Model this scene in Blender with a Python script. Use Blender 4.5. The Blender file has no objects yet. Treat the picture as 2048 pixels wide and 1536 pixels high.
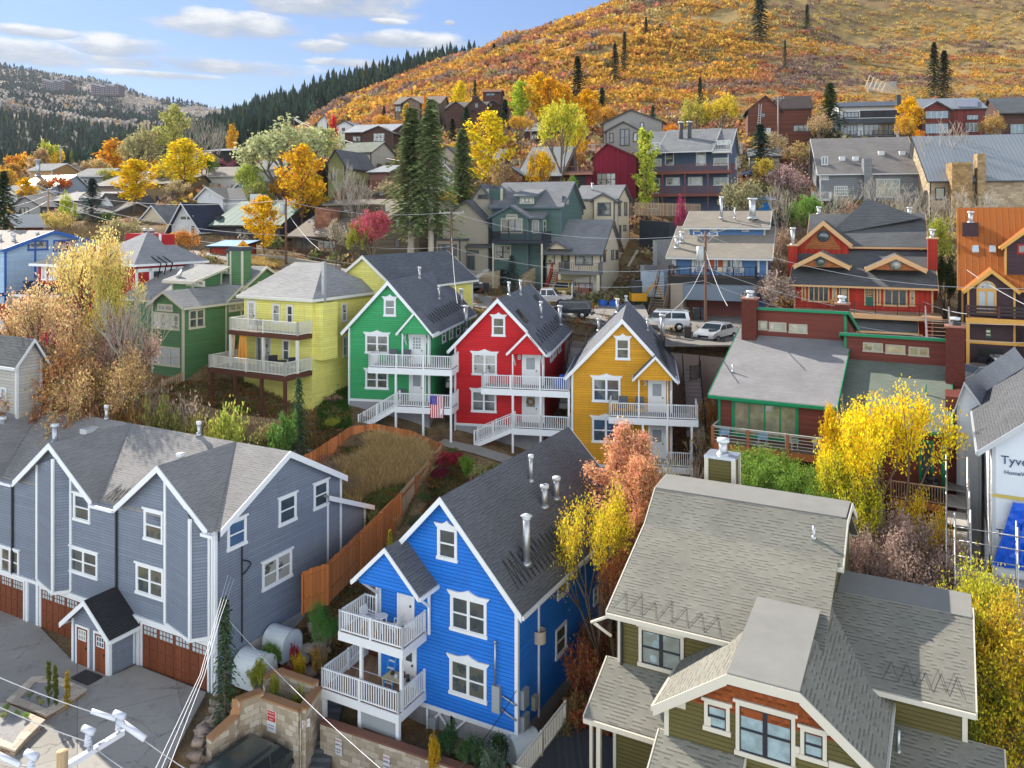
import bpy,math,random
import numpy as np
from mathutils import Vector,Matrix
random.seed(7);RS=np.random.RandomState(11)
SC=bpy.context.scene;COL=SC.collection
FL,CU,HV=1635.0,1024.0,440.0
def P(u,v,D):return Vector(((u-CU)/FL*D,D,-(v-HV)/FL*D))
def R(d):return math.radians(d)
def setp(o,label=None,cat=None,group=None,kind=None):
 if label:o['label']=label
 if cat:o['category']=cat
 if group:o['group']=group
 if kind:o['kind']=kind
 return o
def thing(name,label,cat,loc=(0,0,0),group=None):
 o=bpy.data.objects.new(name,None);COL.objects.link(o);o.location=loc;o.empty_display_size=.3
 return setp(o,label,cat,group)
def org(p):
 v=Vector((0,0,0))
 while p is not None:v=v+Vector(p.location);p=p.parent
 return v
class MB:
 def __init__(s,smooth=False):s.V=[];s.F=[];s.sm=smooth
 def poly(s,pts):
  n=len(s.V);s.V+=[tuple(p)for p in pts];s.F.append(tuple(range(n,n+len(pts))));return s
 def hexa(s,c):
  n=len(s.V);s.V+=[tuple(p)for p in c]
  for f in((3,2,1,0),(4,5,6,7),(0,1,5,4),(1,2,6,5),(2,3,7,6),(3,0,4,7)):s.F.append(tuple(n+i for i in f))
  return s
 def ext(s,pts,d):
  d=Vector(d);a=[Vector(p)for p in pts];b=[p+d for p in a]
  s.poly(a);s.poly(b[::-1]);m=len(a)
  for i in range(m):
   j=(i+1)%m;s.poly([a[j],a[i],b[i],b[j]])
  return s
 def box(s,c,sx,sy,sz,yaw=0):
  c=Vector(c);q=Matrix.Rotation(-R(yaw),3,'Z');pts=[]
  for z in(0,sz):
   for x,y in((-sx/2,-sy/2),(sx/2,-sy/2),(sx/2,sy/2),(-sx/2,sy/2)):pts.append(c+q@Vector((x,y,z)))
  return s.hexa(pts)
 def bar(s,p0,p1,w,h=None,up=(0,0,1)):
  h=h or w;p0=Vector(p0);p1=Vector(p1);d=(p1-p0)
  if d.length<1e-6:return s
  d.normalize();up=Vector(up)
  if abs(d.dot(up))>.98:up=Vector((1,0,0))
  a=d.cross(up).normalized()*(w/2);b=a.cross(d).normalized()*(h/2)
  return s.hexa([p0-a-b,p0+a-b,p1+a-b,p1-a-b,p0-a+b,p0+a+b,p1+a+b,p1-a+b])
 def tube(s,p0,p1,r0,r1=None,n=8,cap=True):
  r1=r0 if r1 is None else r1;p0=Vector(p0);p1=Vector(p1);d=(p1-p0)
  if d.length<1e-6:return s
  d.normalize();a=d.orthogonal().normalized();b=d.cross(a);k=len(s.V)
  for p,r in((p0,r0),(p1,r1)):
   for i in range(n):
    t=2*math.pi*i/n;s.V.append(tuple(p+a*(r*math.cos(t))+b*(r*math.sin(t))))
  for i in range(n):
   j=(i+1)%n;s.F.append((k+i,k+j,k+n+j,k+n+i))
  if cap:s.F.append(tuple(k+i for i in range(n))[::-1]);s.F.append(tuple(k+n+i for i in range(n)))
  return s
 def path(s,pts,r,n=5):
  for a,b in zip(pts,pts[1:]):s.tube(a,b,r,r,n,False)
  return s
 def obj(s,name,mat,parent=None,label=None,cat=None,group=None,kind=None,color=None):
  me=bpy.data.meshes.new(name);o0=org(parent)
  me.from_pydata([(x-o0.x,y-o0.y,z-o0.z)for x,y,z in s.V],[],s.F)
  uv=me.uv_layers.new(name='UVMap');n=len(me.loops);buf=np.zeros((n,2),np.float32)
  co=np.array(s.V,np.float64)
  for p in me.polygons:
   nn=p.normal
   if abs(nn.z)>.995:t=Vector((1,0,0));b=Vector((0,1,0))
   else:t=Vector((-nn.y,nn.x,0)).normalized();b=nn.cross(t)
   for li in p.loop_indices:
    c=co[me.loops[li].vertex_index];buf[li]=(c[0]*t.x+c[1]*t.y,c[0]*b.x+c[1]*b.y+c[2]*b.z)
  uv.data.foreach_set('uv',buf.ravel())
  if s.sm:me.polygons.foreach_set('use_smooth',[True]*len(me.polygons))
  if mat:me.materials.append(mat)
  o=bpy.data.objects.new(name,me);COL.objects.link(o);o.parent=parent
  if color:o.color=(*color,1)
  me.update()
  return setp(o,label,cat,group,kind)
def split_boxes(mb):
 out=[];i=0
 while i<len(mb.V):
  m=MB();m.V=mb.V[i:i+8];m.F=[tuple(k-i for k in f)for f in mb.F if i<=f[0]<i+8 and len(f)==4];out.append(m);i+=8
 return out
def npmesh(name,V,quads,mat,smooth=False,col=None,tris=False):
 me=bpy.data.meshes.new(name);k=3 if tris else 4
 V=np.ascontiguousarray(V,np.float32);Q=np.ascontiguousarray(quads,np.int32)
 me.vertices.add(len(V));me.vertices.foreach_set('co',V.ravel())
 me.loops.add(Q.size);me.loops.foreach_set('vertex_index',Q.ravel())
 me.polygons.add(len(Q));me.polygons.foreach_set('loop_start',np.arange(0,Q.size,k,dtype=np.int32))
 me.polygons.foreach_set('loop_total',np.full(len(Q),k,np.int32))
 if smooth:me.polygons.foreach_set('use_smooth',np.ones(len(Q),bool))
 if col is not None:
  a=me.color_attributes.new('Col','FLOAT_COLOR','POINT');c=np.ones((len(V),4),np.float32);c[:,:3]=col
  a.data.foreach_set('color',c.ravel())
 if mat:me.materials.append(mat)
 me.update();me.validate();return me
def dup(root,loc=None,scale=None,rz=None,label=None,group=None,color=None):
 r=root.copy();COL.objects.link(r)
 if loc is not None:r.location=loc
 if scale is not None:r.scale=scale
 if rz is not None:r.rotation_euler=(0,0,rz)
 if label:r['label']=label
 if group:r['group']=group
 for ch in list(root.children):
  c=ch.copy();COL.objects.link(c);c.parent=r
  if color and ch.name.startswith(('crown','foliage')):c.color=(*color,1)
  for g in list(ch.children):
   d=g.copy();COL.objects.link(d);d.parent=c
 return r
class NT:
 def __init__(s,name):
  s.m=bpy.data.materials.new(name);s.m.use_nodes=True;s.t=s.m.node_tree;s.t.nodes.clear()
  s.out=s.t.nodes.new('ShaderNodeOutputMaterial')
 def n(s,ty,**k):
  x=s.t.nodes.new('ShaderNode'+ty)
  for a,b in k.items():
   if a.startswith('_'):setattr(x,a[1:],b)
   else:
    a=a.replace('9',' ')
    x.inputs[int(a[1:])if a[0]=='i' and a[1:].isdigit()else a].default_value=b
  return x
 def l(s,a,b,o=0,i=0):
  s.t.links.new(a.outputs[o],b.inputs[i]);return b
 def math(s,op,a,b=0.,c=None):
  x=s.t.nodes.new('ShaderNodeMath');x.operation=op
  for k,q in enumerate((a,b,c)):
   if q is None:continue
   if hasattr(q,'outputs'):s.t.links.new(q.outputs[0],x.inputs[k])
   elif hasattr(q,'is_linked'):s.t.links.new(q,x.inputs[k])
   else:x.inputs[k].default_value=q
  return x
 def mix(s,fac,a,b,blend='MIX'):
  x=s.t.nodes.new('ShaderNodeMix');x.data_type='RGBA';x.blend_type=blend
  for k,q in((0,fac),(6,a),(7,b)):
   if hasattr(q,'outputs'):s.t.links.new(q.outputs[2 if q.bl_idname=='ShaderNodeMix' else 0],x.inputs[k])
   elif hasattr(q,'is_linked'):s.t.links.new(q,x.inputs[k])
   elif k and len(q)==3:x.inputs[k].default_value=(*q,1)
   else:x.inputs[k].default_value=q
  return x
 def ramp(s,src,stops):
  x=s.t.nodes.new('ShaderNodeValToRGB');e=x.color_ramp.elements
  while len(e)<len(stops):e.new(.5)
  for i,(p,c)in enumerate(stops):e[i].position=p;e[i].color=(*c,1)if len(c)==3 else c
  s.t.links.new(src if hasattr(src,'is_linked')else src.outputs[0],x.inputs[0]);return x
 def noise(s,scale,detail=4,vec=None,rough=.6):
  x=s.n('TexNoise',Scale=scale,Detail=detail,Roughness=rough)
  if vec is not None:s.t.links.new(vec,x.inputs['Vector'])
  return x
 def bsdf(s,col,rough=.8,metal=0.,spec=.3,bump=None,bstr=.3,bdist=.02):
  p=s.t.nodes.new('ShaderNodeBsdfPrincipled')
  if hasattr(col,'outputs'):s.t.links.new(col.outputs[2 if col.bl_idname=='ShaderNodeMix' else 0],p.inputs['Base Color'])
  elif hasattr(col,'is_linked'):s.t.links.new(col,p.inputs['Base Color'])
  else:p.inputs['Base Color'].default_value=(*col,1)
  if hasattr(rough,'outputs'):s.t.links.new(rough.outputs[0],p.inputs['Roughness'])
  else:p.inputs['Roughness'].default_value=rough
  p.inputs['Metallic'].default_value=metal;p.inputs['Specular IOR Level'].default_value=spec
  if bump is not None:
   b=s.n('Bump',Strength=bstr,Distance=bdist);s.t.links.new(bump.outputs[0],b.inputs['Height'])
   s.t.links.new(b.outputs[0],p.inputs['Normal'])
  s.t.links.new(p.outputs[0],s.out.inputs[0]);return p
_mc={}
def cached(fn):
 def w(*a,**k):
  key=(fn.__name__,a,tuple(sorted(k.items())))
  if key not in _mc:_mc[key]=fn(*a,**k)
  return _mc[key]
 return w
def mul(c,k):return tuple(min(1,x*k)for x in c)
@cached
def plain(c,rough=.7,metal=0.,var=.12,sc=3.):
 t=NT('painted');tc=t.n('TexCoord');no=t.noise(sc,5,tc.outputs['Object'])
 col=t.mix(no,mul(c,1-var),mul(c,1+var));t.bsdf(col,rough,metal,.35,no,.08,.01);return t.m
@cached
def siding(c,pitch=.16,line=.45,vert=False):
 t=NT('lap_siding');uv=t.n('UVMap');sp=t.n('SeparateXYZ');t.l(uv,sp)
 s=t.math('DIVIDE',sp.outputs[0 if vert else 1],pitch);f=t.math('FRACT',s);fl=t.math('FLOOR',s)
 wn=t.n('TexWhiteNoise');wn.noise_dimensions='1D';t.l(fl,wn,0,1)
 tc=t.n('TexCoord');no=t.noise(1.3,6,tc.outputs['Object'],.7);no2=t.noise(14,3,tc.outputs['Object'])
 v=t.math('ADD',t.math('MULTIPLY',no,.34),t.math('ADD',t.math('MULTIPLY',wn,.10),t.math('MULTIPLY',no2,.16)))
 base=t.mix(t.math('MULTIPLY',v,1.6),mul(c,.74),mul(c,1.18))
 mp=t.n('Mapping');t.t.links.new(tc.outputs['Object'],mp.inputs[0]);mp.inputs['Scale'].default_value=(5,5,.35);st=t.noise(1.6,5,mp.outputs[0],.7)
 base=t.mix(t.ramp(st,[(.48,(0,0,0)),(.75,(.42,.42,.42))]),base,tuple(min(1,x*.55+.035)for x in c));bt=t.n('TexBrick',Scale=1.,Mortar9Size=.006,Brick9Width=3.1,Row9Height=pitch);t.l(uv,bt)
 for k,q in(('Color1',.93),('Color2',1.05),('Mortar',.6)):bt.inputs[k].default_value=(q,q,q,1)
 if not vert:base=t.mix(1.,base,bt,'MULTIPLY')
 ln=t.ramp(f,[(0,(0,0,0)),(.06,(0,0,0)),(.17,(1,1,1)),(1,(1,1,1))])
 col=t.mix(ln,mul(c,line),base)  # dark lap line: shadow under each board painted into the colour
 bump=t.ramp(f,[(0,(.0,.0,.0)),(.12,(1,1,1)),(1,(.35,.35,.35))])
 t.bsdf(col,.65,0,.3,bump,.6,.03);return t.m
@cached
def shingle(c,w=.3,h=.15,contrast=.35,gap=.5,rough=.92):
 t=NT('asphalt_shingle');uv=t.n('UVMap')
 b=t.n('TexBrick',Scale=1.,Mortar9Size=.008,Mortar9Smooth=.3,Brick9Width=w,Row9Height=h)
 b.offset=.37;b.inputs['Color1'].default_value=(0,0,0,1);b.inputs['Color2'].default_value=(1,1,1,1);b.inputs['Mortar'].default_value=(.4,.4,.4,1);t.l(uv,b)
 sp=t.n('SeparateXYZ');t.l(uv,sp);f=t.math('FRACT',t.math('DIVIDE',sp.outputs[1],h));rnd=t.n('RGBToBW');t.l(b,rnd)
 dash=t.math('MULTIPLY',t.math('LESS_THAN',f,.42),t.math('GREATER_THAN',rnd,.52));line=t.math('LESS_THAN',f,.1);dk=t.math('MAXIMUM',dash,t.math('MULTIPLY',line,.2))  # dark dashes at row bottoms: shadows of random tabs painted into the colour
 no=t.noise(.45,5,uv.outputs[0],.65);no2=t.noise(30,2,uv.outputs[0]);base=t.mix(rnd,mul(c,1-contrast*.6),mul(c,1+contrast*.7))
 col=t.mix(t.math('MULTIPLY',dk,1-gap*.55),base,mul(c,gap*.75));k=t.ramp(no,[(.3,(.80,.80,.80)),(.7,(1.15,1.15,1.15))]);col=t.mix(1.,col,k,'MULTIPLY')
 col=t.mix(.2,col,t.ramp(no2,[(.3,mul(c,.5)),(.7,mul(c,1.5))]));hgt=t.math('SUBTRACT',1.,dk)
 t.bsdf(col,rough,0,.2,hgt,.5,.02);return t.m
@cached
def seam(c,pitch=.45,rough=.35,metal=.6):
 t=NT('standing_seam_metal');uv=t.n('UVMap');sp=t.n('SeparateXYZ');t.l(uv,sp)
 f=t.math('FRACT',t.math('DIVIDE',sp.outputs[0],pitch));tc=t.n('TexCoord');no=t.noise(.8,5,tc.outputs['Object'])
 r=t.ramp(f,[(0,mul(c,.35)),(.07,mul(c,.5)),(.13,c),(1,mul(c,1.08))])
 r2=t.ramp(f,[(0,(1,1,1)),(.08,(1,1,1)),(.14,(0,0,0))])
 col=t.mix(t.math('MULTIPLY',no,.5),r,mul(c,.75));t.bsdf(col,rough,metal,.4,r2,.6,.03);return t.m
@cached
def boards(c,pitch=.14,gap=.35,rough=.75,horiz=False,var=.4):
 t=NT('wood_boards');uv=t.n('UVMap');sp=t.n('SeparateXYZ');t.l(uv,sp)
 s=t.math('DIVIDE',sp.outputs[1 if horiz else 0],pitch);f=t.math('FRACT',s);fl=t.math('FLOOR',s)
 wn=t.n('TexWhiteNoise');wn.noise_dimensions='1D';t.l(fl,wn,0,1)
 tc=t.n('TexCoord');mp=t.n('Mapping');t.t.links.new(tc.outputs['Object'],mp.inputs[0])
 mp.inputs['Scale'].default_value=(1,1,8)if horiz else(8,8,.8)
 no=t.noise(2,5,mp.outputs[0],.7)
 v=t.math('ADD',t.math('MULTIPLY',wn,.5),t.math('MULTIPLY',no,.6))
 base=t.mix(v,mul(c,1-var),mul(c,1+var));ln=t.ramp(f,[(0,(0,0,0)),(.08,(1,1,1)),(1,(1,1,1))])
 t.bsdf(t.mix(ln,mul(c,gap),base),rough,0,.25,ln,.4,.02);return t.m
@cached
def stone(c,w=.5,h=.22,contrast=.35,gap=.4,c2=None):
 t=NT('stone_blocks');uv=t.n('UVMap')
 nv=t.noise(3.5/max(w,.3),3,uv.outputs[0]);add=t.n('VectorMath',_operation='MULTIPLY_ADD');t.t.links.new(nv.outputs[1],add.inputs[0])
 add.inputs[1].default_value=(.42*w,.5*h,0);t.t.links.new(uv.outputs[0],add.inputs[2])
 b=t.n('TexBrick',Scale=1.,Mortar9Size=.012,Brick9Width=w,Row9Height=h);b.offset=.43
 b.inputs['Color1'].default_value=(*mul(c2 or c,1+contrast),1);b.inputs['Color2'].default_value=(*mul(c,1-contrast),1)
 b.inputs['Mortar'].default_value=(*mul(c,gap),1);t.l(add,b)
 no=t.noise(7,5,uv.outputs[0],.7);col=t.mix(t.math('MULTIPLY',no,.6),b,mul(c,.7))
 t.bsdf(col,.9,0,.2,b,.5,.04);return t.m
@cached
def concrete(c,crack=True):
 t=NT('concrete');tc=t.n('TexCoord');a=t.noise(.35,7,tc.outputs['Object'],.7);b=t.noise(9,5,tc.outputs['Object'])
 col=t.mix(a,mul(c,.62),mul(c,1.25));col=t.mix(t.math('MULTIPLY',b,.35),col,mul(c,.6))
 stn=t.ramp(t.noise(.8,8,tc.outputs['Object'],.8),[(.55,(0,0,0)),(.68,(.55,.55,.55))]);col=t.mix(stn,col,mul(c,.42));mp=t.n('Mapping');t.t.links.new(tc.outputs['Object'],mp.inputs[0]);mp.inputs['Rotation'].default_value=(0,0,R(62));bj=t.n('TexBrick',Scale=1.,Mortar9Size=.012,Brick9Width=5.5,Row9Height=4.2);bj.inputs['Color1'].default_value=(1,1,1,1);bj.inputs['Color2'].default_value=(.84,.84,.84,1);bj.inputs['Mortar'].default_value=(.4,.4,.4,1);t.l(mp,bj)
 if crack:col=t.mix(1.,col,bj,'MULTIPLY')
 if crack:
  vo=t.n('TexVoronoi',Scale=.33);vo.feature='DISTANCE_TO_EDGE';nv=t.noise(1.2,5,tc.outputs['Object'])
  m=t.n('VectorMath',_operation='MULTIPLY_ADD');t.t.links.new(nv.outputs[1],m.inputs[0]);m.inputs[1].default_value=(1.2,1.2,0)
  t.t.links.new(tc.outputs['Object'],m.inputs[2]);t.l(m,vo)
  ck=t.math('MULTIPLY',t.ramp(vo,[(0,(1,1,1)),(.010,(0,0,0))]),t.ramp(t.noise(.22,3,tc.outputs['Object']),[(.50,(0,0,0)),(.56,(1,1,1))]));col=t.mix(ck,col,mul(c,.35))
 t.bsdf(col,.9,0,.2,b,.25,.01);return t.m
@cached
def glass(c=(.035,.045,.05),curtain=.4):
 t=NT('window_glass');oi=t.n('ObjectInfo');tc=t.n('TexCoord');uv=t.n('UVMap')
 no=t.noise(1.6,3,uv.outputs[0]);r=t.math('GREATER_THAN',oi.outputs['Random'],1-curtain)
 sp=t.n('SeparateXYZ');t.l(uv,sp);f=t.math('FRACT',t.math('MULTIPLY',sp.outputs[1],16))
 bl=t.mix(t.math('MULTIPLY',f,.5),(.42,.42,.38),(.16,.17,.16));dk=t.mix(no,mul(c,.3),mul(c,3.2));vo=t.n('TexVoronoi',Scale=2.3);t.l(uv,vo)
 rf=t.math('MULTIPLY',t.math('GREATER_THAN',t.math('FRACT',t.math('MULTIPLY',oi.outputs['Random'],7.3)),.55),t.math('GREATER_THAN',vo.outputs[0],.42));dk=t.mix(t.math('MULTIPLY',rf,.55),dk,(.16,.15,.10))  # patchy reflection painted into the base colour of some panes
 fac=t.math('MULTIPLY',r,t.math('GREATER_THAN',no,.42))
 p=t.bsdf(t.mix(fac,dk,bl),.06,0,.8);p.inputs['Coat Weight'].default_value=.5;p.inputs['Coat Roughness'].default_value=.03
 return t.m
@cached
def metal(c=(.5,.52,.54),rough=.35):
 t=NT('galvanised_metal');tc=t.n('TexCoord');no=t.noise(6,5,tc.outputs['Object'])
 t.bsdf(t.mix(no,mul(c,.6),mul(c,1.2)),t.math('ADD',t.math('MULTIPLY',no,.3),rough-.1),.75,.5);return t.m
@cached
def rocky(c,sc=5.):
 t=NT('rock');tc=t.n('TexCoord');no=t.noise(sc,6,tc.outputs['Object'],.7)
 t.bsdf(t.mix(no,mul(c,.45),mul(c,1.5)),.95,0,.15,no,.5,.05);return t.m
@cached
def carpaint(c):
 t=NT('car_paint');p=t.bsdf(c,.28,.3,.5);p.inputs['Coat Weight'].default_value=.8;p.inputs['Coat Roughness'].default_value=.08;return t.m
def leafmat(name,attr=False,trans=.35,hue=.5):
 t=NT(name)
 if attr:base=t.n('Attribute',_attribute_name='Col')
 else:base=t.n('ObjectInfo')
 src=base.outputs['Color']
 g=t.n('NewGeometry');rr=g.outputs['Random Per Island']
 hsv=t.n('HueSaturation');t.t.links.new(src,hsv.inputs['Color'])
 t.t.links.new(t.math('ADD',t.math('MULTIPLY',rr,.07*hue*2),.5-.035*hue*2).outputs[0],hsv.inputs['Hue'])
 wn=t.n('TexWhiteNoise');wn.noise_dimensions='1D';t.t.links.new(rr,wn.inputs[1])
 t.t.links.new(t.math('ADD',t.math('MULTIPLY',wn,.75),.6).outputs[0],hsv.inputs['Value'])
 d=t.n('BsdfDiffuse');tr=t.n('BsdfTranslucent');t.l(hsv,d);t.l(hsv,tr)
 m=t.n('MixShader',Fac=trans);t.t.links.new(d.outputs[0],m.inputs[1]);t.t.links.new(tr.outputs[0],m.inputs[2])
 t.t.links.new(m.outputs[0],t.out.inputs[0]);return t.m
LEAF=leafmat('foliage');NEED=leafmat('needles',trans=.15,hue=.25);SCRUB=leafmat('scrub_foliage',attr=True,trans=.3)
NEEDA=leafmat('needle_wood',attr=True,trans=.1,hue=.2)
WHITE=plain((.76,.78,.8),.5,0.,.05);CREAM=plain((.62,.56,.42),.6);DARK=plain((.03,.032,.035),.5);BLACK=plain((.012,.012,.013),.45)
BARK=rocky((.16,.12,.09));BARKP=rocky((.42,.38,.32));GLASS=glass();GLASSB=glass((.06,.09,.12),.15);GALV=metal()
BROWNW=plain((.10,.035,.02),.7);CEDAR=boards((.42,.13,.035));IRON=plain((.02,.02,.022),.5)
TU=np.array([-900,-300,0,200,350,500,700,900,1100,1300,1500,1800,2100,2950],float)
TD=[8,28,36,40,45,52,62,72,82,96,116,160,220,300,400,550,800,1200,1800,2500,3300,5200]
TZ=np.array([[-24.5]*14,[-24,-24,-24,-24.2,-24.3,-24.4,-24.4,-24.4,-24.4,-24.3,-24.3,-24.3,-24.3,-24.3],[-22.6,-22.4,-22.3,-22.3,-22.6,-24.2,-24.2,-23.0,-23.4,-23.9,-23.8,-23.6,-23.6,-23.6],[-22.3,-22.1,-22.1,-22.1,-22.1,-22.3,-22.4,-22.6,-23.0,-23.0,-22.8,-22.8,-22.8,-22.8],[-22.3,-22.1,-22.1,-22.1,-22.0,-21.4,-20.7,-20.4,-21.8,-21.6,-21.2,-21.4,-21.8,-21.8],[-21,-20.6,-20.4,-20.2,-19.6,-18.6,-16.3,-16.5,-18.6,-18.9,-19.0,-19.2,-20,-20],[-15,-14.6,-14.2,-13.8,-12.7,-12.9,-13.8,-15.2,-16.3,-17.0,-17.2,-17.2,-18.0,-18.5],[-11,-10.6,-10,-9.6,-8.8,-8.6,-9.6,-11.6,-12.4,-12.6,-12.8,-13.2,-13.8,-15],[-7,-6.6,-6,-5.4,-5,-5.0,-6.4,-7.8,-8.4,-8.9,-9.6,-11.5,-12.2,-14],[-5,-4.4,-4,-3.4,-3,-4.0,-6.0,-7.2,-7.9,-8.2,-7.0,-5.5,-6,-8],[-2,-1.4,-1,-.6,-.4,-1.6,-2.2,-1.4,-1.4,-.4,.6,1.4,2.0,0],[2,2.4,3,3.6,5,7.5,10.5,11.5,12.5,13,13.5,15,16,14],[3,5,7,8,10.5,15,21,26,27,27,28,31,33,32],[5,7,9,11,16,23,35,44,48,52,52,53,56,60],[8,11,14,18,23,32,54,70,88,101,98,92,98,110],[14,20,27,30,34,46,80,105,126,156,165,162,165,190],[50,52,54,56,72,102,134,150,168,200,225,240,250,280],[190,175,165,140,128,140,160,180,200,225,240,250,260,280],[330,300,272,225,190,190,200,210,220,230,240,250,260,280],[520,500,468,420,345,320,300,290,280,270,260,250,250,250],[540,520,480,430,345,300,290,280,270,260,250,240,240,240],[500,480,440,400,330,280,270,260,250,240,230,220,220,220]],float)
def _h2(ix,iy,s):
 n=(ix*374761393+iy*668265263+s*1442695041)&0xffffffff;n=((n^(n>>13))*1274126177)&0xffffffff
 return((n^(n>>16))&0xffff)/65535.
def vnoise(x,y,s=0):
 x=np.asarray(x,float);y=np.asarray(y,float);ix=np.floor(x).astype(np.int64);iy=np.floor(y).astype(np.int64)
 fx=x-ix;fy=y-iy;fx=fx*fx*(3-2*fx);fy=fy*fy*(3-2*fy)
 a=_h2(ix,iy,s);b=_h2(ix+1,iy,s);c=_h2(ix,iy+1,s);d=_h2(ix+1,iy+1,s)
 return(a*(1-fx)+b*fx)*(1-fy)+(c*(1-fx)+d*fx)*fy
def fbm(x,y,s=0,o=4):
 t=0;a=.5;n=0
 for k in range(o):t=t+a*vnoise(x*2**k,y*2**k,s+k);n+=a;a*=.5
 return t/n
_lu=np.linspace(TU[0],TU[-1],260);_ld=np.linspace(math.log(TD[0]),math.log(TD[-1]),300)
_t=np.array([np.interp(_lu,TU,r)for r in TZ]);_t=np.array([np.interp(_ld,np.log(TD),_t[:,j])for j in range(len(_lu))]).T
for _ in range(3):
 p=np.pad(_t,2,mode='edge');_t=sum(p[2+a:2+a+_t.shape[0],2+b:2+b+_t.shape[1]]for a in(-2,-1,0,1,2)for b in(-2,-1,0,1,2))/25.
PADS=[]
def base_z(x,y):
 x=np.asarray(x,float);y=np.asarray(y,float);D=np.clip(y,8,5100);u=np.clip(CU+FL*x/np.maximum(y,6),TU[0],TU[-1])
 i=(np.log(D)-_ld[0])/(_ld[1]-_ld[0]);j=(u-_lu[0])/(_lu[1]-_lu[0])
 i0=np.clip(i.astype(int),0,len(_ld)-2);j0=np.clip(j.astype(int),0,len(_lu)-2);fi=i-i0;fj=j-j0
 return(_t[i0,j0]*(1-fj)+_t[i0,j0+1]*fj)*(1-fi)+(_t[i0+1,j0]*(1-fj)+_t[i0+1,j0+1]*fj)*fi
def height(x,y,rough=True):
 x=np.atleast_1d(np.asarray(x,float));y=np.atleast_1d(np.asarray(y,float));z=base_z(x,y)
 if rough:
  a=np.clip((y-25)/400,0,1);z=z+(fbm(x*.35,y*.35,5,3)-.5)*.35+(fbm(x/40,y/40,3,4)-.5)*(11*a)*np.clip((y-200)/200,0,1)+(fbm(x/160,y/160,9,3)-.5)*60*np.clip((y-800)/800,0,1)
 for pts,hw,bl in PADS:
  best=np.full(x.shape,1e9);bz=np.zeros(x.shape)
  for(x0,y0,z0),(x1,y1,z1)in zip(pts,pts[1:]):
   dx,dy=x1-x0,y1-y0;t=np.clip(((x-x0)*dx+(y-y0)*dy)/(dx*dx+dy*dy+1e-9),0,1)
   d=np.hypot(x-x0-t*dx,y-y0-t*dy);m=d<best;best=np.where(m,d,best);bz=np.where(m,z0+t*(z1-z0),bz)
  w=np.clip(1-(best-hw)/bl,0,1);w=w*w*(3-2*w);z=z*(1-w)+bz*w
 return z
def gz(x,y):return float(height(x,y)[0])
def GP(u,D,dz=0.):
 x=(u-CU)/FL*D;return Vector((x,D,gz(x,D)+dz))
def pad(pts,hw,bl):
 PADS.append(([((u-CU)/FL*D,D,z)for u,D,z in pts],hw,bl))
ROAD=[(-500,150,-3.0),(-100,124,-3.0),(150,110,-3.3),(420,97,-4.0),(700,88,-5.9),(850,83,-7.2),(1000,79,-8.2),(1230,73.5,-9.1),(1400,70,-9.8),(1620,68,-10.8),(1950,66,-12.7),(2400,63,-15.5)]
pad([(u,D,z-.05)for u,D,z in ROAD],4.2,2)
FR28=(math.cos(R(28)),math.sin(R(28)))
pad([(-400,50,-22.35),(110,42.5,-22.28),(200,38.6,-22.3),(400,36.0,-22.45)],3.8,1.5)
pad([(380,29,-24.3),(590,34.0,-24.3),(760,30.5,-24.35)],3.0,1.5)
PATH=[(880,57.5,-15.65),(960,56.4,-16.0),(1040,54.6,-16.35),(1160,52.5,-17.0),(1330,50,-17.9)]
pad(PATH,1.0,2.5)
pad([(-600,22,-24.2),(200,24,-24.3),(1000,24,-24.4)],5,6)
def face_pts(fr,axis,a,b,z):
 return fr.W(a,b,z)if axis=='y' else fr.W(b,a,z)
FOOT=[]
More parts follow.
